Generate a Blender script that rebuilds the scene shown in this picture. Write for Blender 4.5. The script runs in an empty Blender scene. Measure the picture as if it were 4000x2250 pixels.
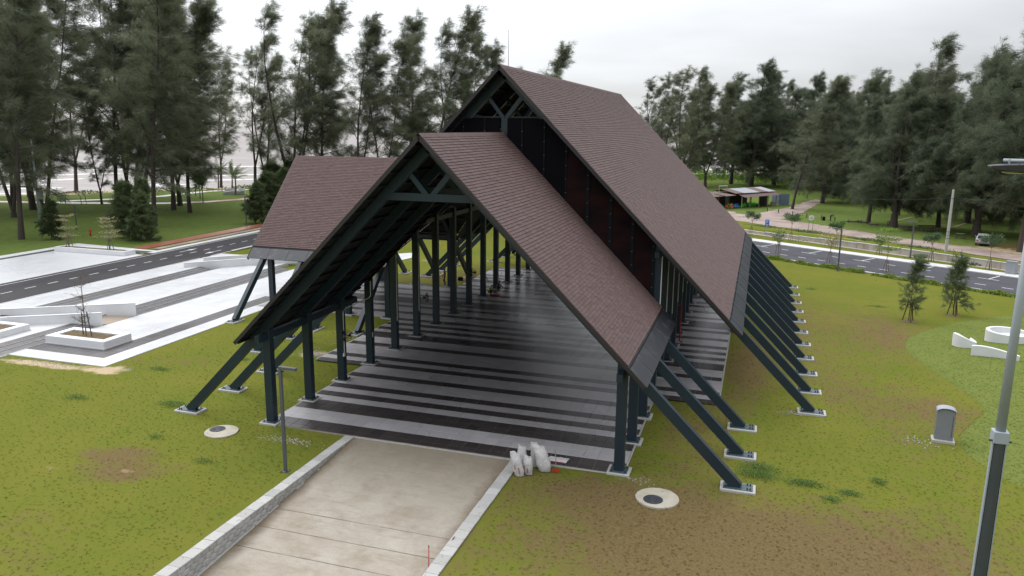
import bpy, bmesh, math, random
import numpy as np
from mathutils import Vector, Matrix
R = math.radians
rng = np.random.default_rng(7)
random.seed(7)
SC = bpy.context.scene
COL = SC.collection

# ------------------------------------------------------------------ camera
CAM = Vector((13.824, -31.516, 14.784))
cd = bpy.data.cameras.new('camera'); co = bpy.data.objects.new('camera', cd); COL.objects.link(co)
cr = Vector((0.95256293, 0.30418916, 0.00963421)); cu = Vector((-0.07112522, 0.19172488, 0.97886811)); cf = Vector((-0.29591395, 0.93311871, -0.20426553))
co.matrix_world = Matrix(((cr.x, cu.x, -cf.x, CAM.x), (cr.y, cu.y, -cf.y, CAM.y), (cr.z, cu.z, -cf.z, CAM.z), (0, 0, 0, 1)))
cd.sensor_width = 36; cd.lens = 27.105; cd.clip_end = 9000; cd.clip_start = 0.1
SC.camera = co

# ------------------------------------------------------------------ sky and sun: overcast, the sun behind cloud to the left of the view
SUN_EL, SUN_AZ = R(40), R(-60)          # azimuth measured from +Y towards +X
wd = bpy.data.worlds.new('World'); SC.world = wd; wd.use_nodes = True
nt = wd.node_tree; nt.nodes.clear()
def wn(t, **k):
    n = nt.nodes.new(t)
    for a, b in k.items(): setattr(n, a, b)
    return n
out = wn('ShaderNodeOutputWorld'); bg = wn('ShaderNodeBackground')
sky = wn('ShaderNodeTexSky', sky_type='NISHITA', sun_disc=False, sun_elevation=SUN_EL, sun_rotation=SUN_AZ)
skys = wn('ShaderNodeVectorMath', operation='SCALE'); skys.inputs['Scale'].default_value = 0.09
nt.links.new(sky.outputs[0], skys.inputs[0])
tc = wn('ShaderNodeTexCoord')
sep = wn('ShaderNodeSeparateXYZ'); nt.links.new(tc.outputs['Generated'], sep.inputs[0])
# clouds: stretched soft noise on the sky direction projected on a flat layer
zc = wn('ShaderNodeMath', operation='ADD'); zc.inputs[1].default_value = 0.12; nt.links.new(sep.outputs['Z'], zc.inputs[0])
zm = wn('ShaderNodeMath', operation='MAXIMUM'); zm.inputs[1].default_value = 0.05; nt.links.new(zc.outputs[0], zm.inputs[0])
dx = wn('ShaderNodeMath', operation='DIVIDE'); dy = wn('ShaderNodeMath', operation='DIVIDE')
nt.links.new(sep.outputs['X'], dx.inputs[0]); nt.links.new(zm.outputs[0], dx.inputs[1])
nt.links.new(sep.outputs['Y'], dy.inputs[0]); nt.links.new(zm.outputs[0], dy.inputs[1])
cmb = wn('ShaderNodeCombineXYZ'); nt.links.new(dx.outputs[0], cmb.inputs[0]); nt.links.new(dy.outputs[0], cmb.inputs[1])
ns = wn('ShaderNodeTexNoise'); ns.inputs['Scale'].default_value = 0.75; ns.inputs['Detail'].default_value = 5; ns.inputs['Roughness'].default_value = 0.5
nt.links.new(cmb.outputs[0], ns.inputs['Vector'])
# broad brightening round the hidden sun
dt = wn('ShaderNodeVectorMath', operation='DOT_PRODUCT'); nt.links.new(tc.outputs['Generated'], dt.inputs[0])
dt.inputs[1].default_value = (math.sin(SUN_AZ) * math.cos(SUN_EL), math.cos(SUN_AZ) * math.cos(SUN_EL), math.sin(SUN_EL))
glow = wn('ShaderNodeMapRange'); glow.inputs['From Min'].default_value = 0.20; glow.inputs['From Max'].default_value = 0.90
glow.inputs['To Min'].default_value = 0.96; glow.inputs['To Max'].default_value = 1.75; nt.links.new(dt.outputs['Value'], glow.inputs['Value'])
zen = wn('ShaderNodeMath', operation='MULTIPLY_ADD'); zen.inputs[1].default_value = 1.10; zen.inputs[2].default_value = 0.22; nt.links.new(zm.outputs[0], zen.inputs[0])
glz = wn('ShaderNodeMath', operation='MULTIPLY'); nt.links.new(glow.outputs[0], glz.inputs[0]); nt.links.new(zen.outputs[0], glz.inputs[1])
cl = wn('ShaderNodeMapRange'); cl.inputs['From Min'].default_value = 0.3; cl.inputs['From Max'].default_value = 0.7
cl.inputs['To Min'].default_value = 0.92; cl.inputs['To Max'].default_value = 1.12; nt.links.new(ns.outputs['Fac'], cl.inputs['Value'])
mul = wn('ShaderNodeMath', operation='MULTIPLY'); nt.links.new(glz.outputs[0], mul.inputs[0]); nt.links.new(cl.outputs[0], mul.inputs[1])
tint = wn('ShaderNodeVectorMath', operation='SCALE'); tint.inputs[0].default_value = (0.965, 0.985, 1.02); nt.links.new(mul.outputs[0], tint.inputs['Scale'])
mx = wn('ShaderNodeMix', data_type='RGBA'); mx.inputs[0].default_value = 0.90
nt.links.new(skys.outputs[0], mx.inputs[6]); nt.links.new(tint.outputs[0], mx.inputs[7])
nt.links.new(mx.outputs[2], bg.inputs['Color']); bg.inputs['Strength'].default_value = 1.0
nt.links.new(bg.outputs[0], out.inputs['Surface'])
sd = bpy.data.lights.new('sun', 'SUN'); sd.energy = 0.8; sd.angle = R(25); sd.color = (1, 0.97, 0.92)
so = bpy.data.objects.new('sun', sd); COL.objects.link(so)
sdir = Vector((math.sin(SUN_AZ) * math.cos(SUN_EL), math.cos(SUN_AZ) * math.cos(SUN_EL), math.sin(SUN_EL)))
so.rotation_euler = (-sdir).to_track_quat('-Z', 'Y').to_euler(); so.location = (0, 0, 60)
SC.view_settings.view_transform = 'Standard'; SC.view_settings.look = 'None'
SC.view_settings.exposure = 0.65; SC.view_settings.gamma = 1.0; SC.view_settings.use_curve_mapping = False
SC.render.engine = 'CYCLES'
SC.cycles.max_bounces = 5; SC.cycles.diffuse_bounces = 2; SC.cycles.glossy_bounces = 2; SC.cycles.transmission_bounces = 2; SC.cycles.transparent_max_bounces = 8
SC.cycles.use_adaptive_sampling = True; SC.cycles.adaptive_threshold = 0.012
SC.cycles.use_denoising = True; SC.cycles.sample_clamp_indirect = 2.0
try: SC.cycles.denoiser = 'OPENIMAGEDENOISE'
except Exception: pass

# ------------------------------------------------------------------ material helpers
MATS = {}
class NT:
    def __init__(s, name):
        s.m = bpy.data.materials.new(name); s.m.use_nodes = True; s.t = s.m.node_tree; s.t.nodes.clear()
        s.o = s.t.nodes.new('ShaderNodeOutputMaterial'); s.p = s.t.nodes.new('ShaderNodeBsdfPrincipled')
        s.l(s.p.outputs[0], s.o.inputs['Surface'])
    def n(s, t, **k):
        n = s.t.nodes.new(t)
        for a, b in k.items(): setattr(n, a, b)
        return n
    def l(s, a, b): s.t.links.new(a, b)
    def pos(s):
        return s.n('ShaderNodeNewGeometry').outputs['Position']
    def noise(s, scale, detail=4, rough=0.6, vec=None, dist=0.0, stretch=None):
        n = s.n('ShaderNodeTexNoise'); n.inputs['Scale'].default_value = scale; n.inputs['Detail'].default_value = detail
        n.inputs['Roughness'].default_value = rough; n.inputs['Distortion'].default_value = dist
        v = vec if vec is not None else s.pos()
        if stretch:
            mp = s.n('ShaderNodeMapping'); mp.inputs['Scale'].default_value = stretch; s.l(v, mp.inputs['Vector']); v = mp.outputs[0]
        s.l(v, n.inputs['Vector']); return n.outputs['Fac']
    def ramp(s, f, stops):
        r = s.n('ShaderNodeValToRGB'); e = r.color_ramp.elements
        while len(e) < len(stops): e.new(0.5)
        for i, (p, c) in enumerate(stops):
            e[i].position = p; e[i].color = (c[0], c[1], c[2], 1) if hasattr(c, '__len__') else (c, c, c, 1)
        s.l(f, r.inputs[0]); return r.outputs[0]
    def mix(s, f, a, b, mode='MIX'):
        m = s.n('ShaderNodeMix', data_type='RGBA', blend_type=mode)
        for i, v in ((0, f), (6, a), (7, b)):
            if isinstance(v, (int, float)): m.inputs[i].default_value = v if i == 0 else (v, v, v, 1)
            elif isinstance(v, tuple): m.inputs[i].default_value = (v[0], v[1], v[2], 1)
            else: s.l(v, m.inputs[i])
        return m.outputs[2]
    def math(s, op, a, b=0.0):
        m = s.n('ShaderNodeMath', operation=op)
        for i, v in ((0, a), (1, b)):
            if isinstance(v, (int, float)): m.inputs[i].default_value = v
            else: s.l(v, m.inputs[i])
        return m.outputs[0]
    def bump(s, h, strength=0.3, dist=0.02):
        b = s.n('ShaderNodeBump'); b.inputs['Strength'].default_value = strength; b.inputs['Distance'].default_value = dist
        s.l(h, b.inputs['Height']); s.l(b.outputs[0], s.p.inputs['Normal'])
    def set(s, col=None, rough=None, metal=None, spec=None):
        for k, v in (('Base Color', col), ('Roughness', rough), ('Metallic', metal), ('Specular IOR Level', spec)):
            if v is None: continue
            i = s.p.inputs[k]
            if isinstance(v, tuple): i.default_value = (v[0], v[1], v[2], 1)
            elif isinstance(v, (int, float)): i.default_value = v
            else: s.l(v, i)
def rnd(s):
    """one random number for each island and each object"""
    a = s.n('ShaderNodeNewGeometry').outputs['Random Per Island']; b = s.n('ShaderNodeObjectInfo').outputs['Random']
    return s.math('FRACT', s.math('ADD', a, b))
def simple(name, col, rough=0.6, metal=0.0, var=0.25, scale=3.0, spec=0.5, bump=0.0, bscale=40):
    s = NT(name)
    f = s.noise(scale, 5)
    c = s.mix(f, tuple(x * (1 - var) for x in col), tuple(min(1, x * (1 + var)) for x in col))
    s.set(c, rough, metal, spec)
    if bump: s.bump(s.noise(bscale, 3), bump, 0.01)
    MATS[name] = s.m; return s.m
def M(n): return MATS[n]

simple('steel', (0.0085, 0.0205, 0.0320), 0.42, 0.0, 0.22, 1.2)
simple('steel_plate', (0.035, 0.060, 0.072), 0.45, 0.0, 0.3, 4)
simple('dark_steel', (0.005, 0.006, 0.008), 0.8, 0, 0.2, 3, 0.15)
simple('purlin', (0.008, 0.009, 0.011), 0.5, 0, 0.2)
simple('bolt', (0.02, 0.02, 0.022), 0.5)
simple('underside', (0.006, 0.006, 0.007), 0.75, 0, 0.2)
simple('fascia', (0.015, 0.013, 0.014), 0.6, 0, 0.25)
simple('white_concrete', (0.34, 0.335, 0.315), 0.8, 0, 0.18, 5, bump=0.2)
simple('white_paint', (0.58, 0.59, 0.60), 0.6, 0, 0.11, 1.1)
simple('conduit', (0.62, 0.63, 0.63), 0.45, 0, 0.05)
simple('line_paint', (0.56, 0.56, 0.56), 0.7, 0, 0.14, 6)
simple('kerb', (0.46, 0.46, 0.46), 0.8, 0, 0.14, 4)
simple('lamp_grey', (0.075, 0.082, 0.090), 0.5, 0, 0.12)
simple('galvanised', (0.27, 0.30, 0.335), 0.45, 0.05, 0.14, 2.5)
simple('galvanised_dark', (0.040, 0.048, 0.056), 0.45, 0.05, 0.2, 2.5)
simple('cabinet_grey', (0.17, 0.18, 0.20), 0.5, 0, 0.08)
simple('cabinet_top', (0.25, 0.265, 0.295), 0.5, 0, 0.06)
simple('bark', (0.052, 0.040, 0.036), 0.9, 0, 0.4, 6, bump=0.6, bscale=18)
simple('bark_pale', (0.15, 0.125, 0.095), 0.9, 0, 0.3, 8)
simple('stake', (0.115, 0.085, 0.06), 0.85, 0, 0.3, 8)
simple('stake_red', (0.075, 0.042, 0.026), 0.8, 0, 0.3, 8)
simple('soil', (0.105, 0.070, 0.030), 0.95, 0, 0.45, 9, bump=0.5)
simple('red_path', (0.30, 0.095, 0.065), 0.33, 0, 0.18, 2.5)
simple('pale_path', (0.36, 0.325, 0.31), 0.35, 0, 0.15, 1.5)
simple('red', (0.42, 0.020, 0.016), 0.5, 0, 0.12)
simple('maroon_red', (0.30, 0.022, 0.020), 0.55, 0, 0.12)
simple('orange', (0.85, 0.22, 0.03), 0.5)
simple('yellow', (0.75, 0.60, 0.04), 0.5)
simple('pole_red', (0.42, 0.02, 0.05), 0.4)
simple('black', (0.012, 0.012, 0.013), 0.5)
simple('rubber', (0.015, 0.015, 0.015), 0.85)
simple('glass_dark', (0.018, 0.022, 0.027), 0.08, 0, 0.1)
simple('car_paint', (0.42, 0.44, 0.45), 0.3, 0.3, 0.05)
simple('blue_sign', (0.012, 0.10, 0.50), 0.4, 0, 0.08)
simple('lens_yellow', (0.40, 0.36, 0.02), 0.3)
simple('wood_old', (0.075, 0.062, 0.052), 0.85, 0, 0.35, 6)
simple('wood_pale', (0.27, 0.22, 0.17), 0.85, 0, 0.3, 6)
simple('rust_sheet', (0.085, 0.048, 0.040), 0.6, 0.1, 0.5, 1.6)
simple('red_sheet', (0.065, 0.020, 0.021), 0.55, 0.1, 0.3, 1.6)
simple('zinc_sheet', (0.19, 0.20, 0.215), 0.4, 0.3, 0.2, 1.2)
simple('blue_sheet', (0.16, 0.22, 0.28), 0.6, 0.1, 0.45, 2.5)
simple('chair_green', (0.06, 0.55, 0.05), 0.4, 0, 0.1)
simple('chair_blue', (0.06, 0.16, 0.50), 0.4, 0, 0.1)
simple('chair_red', (0.48, 0.07, 0.06), 0.4, 0, 0.1)
simple('sack_plain', (0.5, 0.49, 0.48), 0.7)
simple('sack_inside', (0.11, 0.065, 0.035), 0.9, 0, 0.4, 12)
simple('sack_print', (0.30, 0.045, 0.055), 0.7)
simple('handle_grey', (0.24, 0.20, 0.18), 0.6)
simple('skin', (0.16, 0.085, 0.055), 0.6)
simple('hair', (0.012, 0.010, 0.010), 0.7)
simple('cloth_dark', (0.025, 0.025, 0.028), 0.85)
simple('cloth_brown', (0.085, 0.060, 0.035), 0.85)
simple('cloth_white', (0.34, 0.33, 0.32), 0.85)
simple('cloth_hivis', (0.42, 0.52, 0.05), 0.7)
simple('shoe', (0.02, 0.018, 0.016), 0.7)
simple('screen_black', (0.003, 0.003, 0.005), 0.9, 0, 0.2, 3, 0.1)
simple('cast_iron', (0.032, 0.034, 0.045), 0.55, 0.2, 0.25, 12, bump=0.5, bscale=60)
simple('fan_cage', (0.05, 0.05, 0.052), 0.45, 0.3)
simple('wire', (0.02, 0.02, 0.022), 0.5)
simple('stone_chip', (0.33, 0.31, 0.30), 0.9, 0, 0.4, 12)

def mk_shingle():
    s = NT('shingle'); r = rnd(s)
    c = s.ramp(r, [(0.0, (0.076, 0.045, 0.041)), (0.35, (0.090, 0.054, 0.049)), (0.7, (0.104, 0.064, 0.058)), (1.0, (0.084, 0.053, 0.051))])
    st = s.noise(0.22, 4, 0.6)
    c = s.mix(s.ramp(st, [(0.3, 0.0), (0.75, 0.45)]), c, (0.100, 0.067, 0.065))
    g = s.noise(55, 2, 0.7)
    c = s.mix(0.5, c, s.ramp(g, [(0.25, 0.5), (0.75, 1.5)]), 'MULTIPLY')
    s.set(c, 0.82, 0, 0.4); s.bump(g, 0.5, 0.006); MATS['shingle'] = s.m
mk_shingle()
def mk_panel():
    s = NT('eave_panel'); r = rnd(s)
    n = s.noise(1.3, 6, 0.65, dist=0.6)
    c = s.mix(r, (0.014, 0.015, 0.020), (0.022, 0.024, 0.030))
    c = s.mix(s.ramp(n, [(0.52, 0.0), (0.75, 0.55)]), c, (0.10, 0.105, 0.115))
    s.set(c, 0.42, 0, 0.45); MATS['eave_panel'] = s.m
mk_panel()
def mk_sack():
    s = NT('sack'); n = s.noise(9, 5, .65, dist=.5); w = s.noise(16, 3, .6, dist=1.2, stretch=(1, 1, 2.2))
    c = s.ramp(n, [(.3, (.36, .35, .345)), (.55, (.48, .47, .47)), (.75, (.55, .545, .54))]); c = s.mix(s.ramp(w, [(.34, .35), (.44, 0.0)]), c, (.24, .225, .21)); s.set(c, .75, 0, .3); s.bump(w, .6, .02); MATS['sack'] = s.m  # crease shade painted into the colour, following the wrinkle bump
mk_sack()
def mk_tile(name, a, b, rough):
    s = NT(name); r = rnd(s)
    n = s.noise(0.7, 6, 0.65); fine = s.noise(30, 3)
    c = s.mix(r, a, b); c = s.mix(s.ramp(n, [(0.4, 0.0), (0.85, 0.28)]), c, tuple(x * 0.7 for x in a))
    c = s.mix(0.06, c, s.ramp(fine, [(0.3, 0.6), (0.7, 1.4)]), 'MULTIPLY')
    rr = s.ramp(s.noise(0.09, 3), [(0.38, rough * 0.8), (0.62, rough * 1.25)])
    s.set(c, rr, 0, 0.38); MATS[name] = s.m
mk_tile('tile_light', (0.31, 0.30, 0.31), (0.36, 0.35, 0.36), 0.30)
mk_tile('tile_dark', (0.034, 0.029, 0.029), (0.048, 0.040, 0.039), 0.30)
mk_tile('paver_white', (0.49, 0.495, 0.505), (0.55, 0.555, 0.565), 0.34)
mk_tile('paver_dark', (0.056, 0.052, 0.054), (0.078, 0.073, 0.075), 0.42)
simple('grout', (0.26, 0.215, 0.19), 0.8, 0, 0.25, 4)
simple('grout_pale', (0.42, 0.415, 0.41), 0.6, 0, 0.12, 3)

def mk_leaf(name, a, b, trans=0.25, c3=None):
    s = NT(name); r = rnd(s)
    ob = s.n('ShaderNodeObjectInfo').outputs['Random']
    c = s.mix(r, a, b)
    if c3: c = s.mix(s.ramp(s.noise(0.35, 3), [(0.45, 0.0), (0.7, 0.8)]), c, c3)
    c = s.mix(s.math('MULTIPLY', ob, 0.35), c, tuple(x * 0.62 for x in a))
    s.set(c, 0.62, 0, 0.25)
    t = s.n('ShaderNodeBsdfTranslucent'); s.l(c, t.inputs[0]); m = s.n('ShaderNodeMixShader'); m.inputs[0].default_value = trans
    s.l(s.p.outputs[0], m.inputs[1]); s.l(t.outputs[0], m.inputs[2]); s.l(m.outputs[0], s.o.inputs['Surface']); MATS[name] = s.m
mk_leaf('needle', (0.105, 0.130, 0.085), (0.168, 0.190, 0.115), 0.5, (0.172, 0.176, 0.095))
mk_leaf('needle_field', (0.092, 0.122, 0.080), (0.145, 0.176, 0.105), 0.5, (0.128, 0.154, 0.084))
mk_leaf('needle_young', (0.085, 0.12, 0.055), (0.14, 0.175, 0.075), 0.42)
mk_leaf('leaf_green', (0.060, 0.110, 0.040), (0.12, 0.20, 0.055), 0.3)
mk_leaf('leaf_bright', (0.13, 0.22, 0.035), (0.20, 0.30, 0.055), 0.3)
mk_leaf('leaf_dry', (0.26, 0.23, 0.12), (0.36, 0.33, 0.19), 0.2)
mk_leaf('leaf_dark', (0.065, 0.110, 0.050), (0.105, 0.155, 0.070), 0.3)
mk_leaf('leaf_weed', (0.115, 0.190, 0.050), (0.16, 0.235, 0.065), 0.4)
mk_leaf('leaf_hedge', (0.12, 0.18, 0.028), (0.22, 0.29, 0.045), 0.25)
mk_leaf('palm_leaf', (0.07, 0.11, 0.035), (0.14, 0.18, 0.05), 0.25)
mk_leaf('twig', (0.10, 0.075, 0.06), (0.15, 0.11, 0.09), 0.0)

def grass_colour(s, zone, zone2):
    """zone: r brown, g bare sand, b lush;  zone2: r = far park and field lawn, g = mown mound"""
    p = s.pos()
    n1 = s.noise(0.16, 5, 0.62, p); n2 = s.noise(1.1, 5, 0.65, p, 0.4); n3 = s.noise(9, 4, 0.7, p); n4 = s.noise(38, 3, 0.75, p)
    sep = s.n('ShaderNodeSeparateColor'); s.l(zone, sep.inputs[0])
    se2 = s.n('ShaderNodeSeparateColor'); s.l(zone2, se2.inputs[0])
    c = s.mix(s.ramp(n1, [(0.35, 0.0), (0.65, 1.0)]), (0.122, 0.126, 0.022), (0.096, 0.116, 0.018))
    c = s.mix(s.ramp(n2, [(0.45, 0.0), (0.80, 0.55)]), c, (0.140, 0.128, 0.030))
    lush = s.math('ADD', sep.outputs[2], s.math('MULTIPLY', s.math('SUBTRACT', n2, 0.5), 0.9))
    c = s.mix(s.ramp(lush, [(0.35, 0.0), (0.75, 0.9)]), c, (0.074, 0.108, 0.016))
    br = s.math('ADD', sep.outputs[0], s.math('MULTIPLY', s.math('ADD', s.math('SUBTRACT', n2, 0.5), s.math('MULTIPLY', s.math('SUBTRACT', n3, 0.5), 0.8)), 1.2))
    brc = s.mix(s.ramp(n3, [(0.35, 0.0), (0.65, 1.0)]), (0.104, 0.069, 0.032), (0.138, 0.100, 0.050))
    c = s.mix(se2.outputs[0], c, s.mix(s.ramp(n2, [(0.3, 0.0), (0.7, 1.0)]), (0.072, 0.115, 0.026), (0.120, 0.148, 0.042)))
    c = s.mix(s.ramp(br, [(0.34, 0.0), (0.78, 0.92)]), c, brc)
    c = s.mix(se2.outputs[1], c, s.mix(s.ramp(n2, [(0.3, 0.0), (0.7, 1.0)]), (0.100, 0.130, 0.030), (0.128, 0.146, 0.040)))
    sa = s.math('ADD', sep.outputs[1], s.math('MULTIPLY', s.math('SUBTRACT', n2, 0.5), 0.7))
    c = s.mix(s.ramp(sa, [(0.42, 0.0), (0.66, 1.0)]), c, s.mix(s.ramp(n3, [(0.3, 0.0), (0.7, 1.0)]), (0.30, 0.215, 0.125), (0.46, 0.37, 0.26)))
    return c, n3, n4
def mk_ground():
    s = NT('ground')
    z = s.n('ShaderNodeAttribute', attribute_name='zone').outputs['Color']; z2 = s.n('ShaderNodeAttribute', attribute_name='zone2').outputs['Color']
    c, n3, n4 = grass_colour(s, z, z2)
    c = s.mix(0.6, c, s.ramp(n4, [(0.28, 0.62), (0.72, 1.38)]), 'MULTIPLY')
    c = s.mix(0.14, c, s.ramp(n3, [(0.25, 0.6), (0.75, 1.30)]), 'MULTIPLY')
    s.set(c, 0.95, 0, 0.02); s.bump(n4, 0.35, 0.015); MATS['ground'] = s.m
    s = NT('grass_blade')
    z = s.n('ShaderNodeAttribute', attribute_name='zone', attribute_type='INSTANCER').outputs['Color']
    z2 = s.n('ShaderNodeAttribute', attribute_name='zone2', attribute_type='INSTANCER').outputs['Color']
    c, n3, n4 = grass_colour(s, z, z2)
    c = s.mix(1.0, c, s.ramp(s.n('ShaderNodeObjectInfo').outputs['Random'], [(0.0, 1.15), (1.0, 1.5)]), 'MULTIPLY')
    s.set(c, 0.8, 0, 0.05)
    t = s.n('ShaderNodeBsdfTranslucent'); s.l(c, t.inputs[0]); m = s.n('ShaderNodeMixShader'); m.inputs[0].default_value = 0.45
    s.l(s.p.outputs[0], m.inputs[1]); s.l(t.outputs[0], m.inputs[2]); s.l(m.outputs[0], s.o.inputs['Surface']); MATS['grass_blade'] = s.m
mk_ground()
def mk_asphalt():
    s = NT('asphalt'); n = s.noise(0.35, 6, 0.6, stretch=(1, 0.35, 1)); f = s.noise(60, 2)
    c = s.ramp(n, [(0.3, (0.017, 0.016, 0.019)), (0.55, (0.031, 0.029, 0.032)), (0.8, (0.024, 0.022, 0.024))])
    c = s.mix(0.4, c, s.ramp(f, [(0.3, 0.6), (0.7, 1.4)]), 'MULTIPLY')
    s.set(c, s.ramp(n, [(0.35, 0.6), (0.6, 0.85)]), 0, 0.25); s.bump(f, 0.2, 0.004); MATS['asphalt'] = s.m
    s = NT('asphalt_dry'); n = s.noise(0.25, 6, 0.6); f = s.noise(60, 2)
    c = s.ramp(n, [(0.3, (0.043, 0.042, 0.050)), (0.7, (0.066, 0.064, 0.074))])
    c = s.mix(0.4, c, s.ramp(f, [(0.3, 0.6), (0.7, 1.4)]), 'MULTIPLY'); s.set(c, 0.85, 0, 0.2); MATS['asphalt_dry'] = s.m
    s = NT('dirt_road'); n = s.noise(0.3, 7, 0.65); f = s.noise(14, 4)
    c = s.ramp(n, [(0.3, (0.18, 0.135, 0.115)), (0.55, (0.285, 0.225, 0.20)), (0.8, (0.36, 0.29, 0.25))])
    c = s.mix(0.4, c, s.ramp(f, [(0.3, 0.6), (0.7, 1.4)]), 'MULTIPLY'); s.set(c, 0.9, 0, 0.2); s.bump(n, 0.4, 0.05); MATS['dirt_road'] = s.m
    s = NT('ramp_concrete')
    p = s.pos(); n = s.noise(0.55, 8, 0.68, p, 0.5); n2 = s.noise(2.6, 6, 0.7, p, 0.3, (0.35, 1.6, 1)); f = s.noise(26, 4, 0.7, p); sp = s.n('ShaderNodeSeparateXYZ'); s.l(p, sp.inputs[0])
    c = s.ramp(n, [(0.28, (0.215, 0.182, 0.136)), (0.50, (0.285, 0.252, 0.205)), (0.74, (0.350, 0.320, 0.272))])
    n5 = s.noise(1.1, 9, 0.7, p, 0.3, (0.9, 1.0, 1))
    c = s.mix(s.ramp(n5, [(0.45, 0.0), (0.75, 0.45)]), c, (0.370, 0.345, 0.305))
    c = s.mix(s.ramp(n2, [(0.34, 0.35), (0.50, 0.0)]), c, (0.180, 0.146, 0.100))
    # dirt washed along the left and right feet of the slab and at the top
    ex = s.math('ABSOLUTE', sp.outputs[0])
    mr = s.n('ShaderNodeMapRange'); mr.inputs['From Min'].default_value = 2.9; mr.inputs['From Max'].default_value = 4.0; s.l(ex, mr.inputs['Value'])
    ed = s.math('ADD', mr.outputs[0], s.math('MULTIPLY', s.math('SUBTRACT', n, 0.5), 1.8))
    c = s.mix(s.ramp(ed, [(0.42, 0.0), (0.98, 0.88)]), c, (0.125, 0.092, 0.056))
    tp = s.n('ShaderNodeMapRange'); tp.inputs['From Min'].default_value = -6.5; tp.inputs['From Max'].default_value = -1.0; s.l(sp.outputs[1], tp.inputs['Value'])
    te = s.math('ADD', tp.outputs[0], s.math('MULTIPLY', s.math('SUBTRACT', n, 0.5), 2.2))
    c = s.mix(s.ramp(te, [(0.40, 0.0), (1.05, 0.72)]), c, (0.170, 0.140, 0.098))
    c = s.mix(0.4, c, s.ramp(f, [(0.3, 0.65), (0.7, 1.35)]), 'MULTIPLY'); s.set(c, 0.85, 0, 0.3); s.bump(s.math('ADD', f, n2), 0.25, 0.01); MATS['ramp_concrete'] = s.m
    s = NT('block_concrete'); r = rnd(s); n = s.noise(2.2, 6, 0.7); n2 = s.noise(5, 4, 0.6, dist=0.8)
    c = s.mix(r, (0.30, 0.295, 0.28), (0.39, 0.385, 0.37)); c = s.mix(s.ramp(n, [(0.55, 0.0), (0.8, 0.5)]), c, (0.20, 0.18, 0.15))
    c = s.mix(s.ramp(n2, [(0.60, 0.0), (0.72, 0.8)]), c, (0.12, 0.105, 0.092))
    s.set(c, 0.85, 0, 0.3); s.bump(s.noise(35, 3), 0.25, 0.008); MATS['block_concrete'] = s.m
    s = NT('drain_concrete'); n = s.noise(0.8, 6, 0.65, stretch=(1, 1, 0.3))
    c = s.ramp(n, [(0.3, (0.26, 0.225, 0.19)), (0.55, (0.40, 0.365, 0.32)), (0.8, (0.50, 0.47, 0.43))]); s.set(c, 0.9, 0, 0.2); MATS['drain_concrete'] = s.m
    s = NT('maroon_pane'); n = s.noise(0.5, 4, 0.5, stretch=(1, 1, 2.5))
    c = s.ramp(n, [(0.35, (0.004, 0.002, 0.003)), (0.7, (0.020, 0.005, 0.005))]); s.set(c, 0.8, 0, 0.12); MATS['maroon_pane'] = s.m
    s = NT('sea'); n = s.noise(0.10, 5, 0.6, stretch=(1, 1, 1)); w = s.noise(0.35, 4, 0.6, dist=0.6)
    # swell lines run along the shore
    mp = s.n('ShaderNodeMapping'); mp.inputs['Rotation'].default_value = (0, 0, -R(50)); mp.inputs['Scale'].default_value = (0.035, 0.30, 1); s.l(s.pos(), mp.inputs['Vector'])
    sw = s.noise(1.0, 4, 0.6, mp.outputs[0])
    c = s.ramp(sw, [(0.3, (0.185, 0.165, 0.155)), (0.6, (0.235, 0.215, 0.205)), (0.78, (0.30, 0.28, 0.27))]); s.set(c, 0.6, 0, 0.12)
    s.bump(s.math('ADD', sw, s.math('MULTIPLY', w, 0.4)), 0.35, 0.5); MATS['sea'] = s.m
    s = NT('surf'); n = s.noise(1.2, 5, 0.7); s.set(s.ramp(n, [(0.3, (0.42, 0.41, 0.39)), (0.7, (0.60, 0.59, 0.57))]), 0.6); MATS['surf'] = s.m
mk_asphalt()

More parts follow.
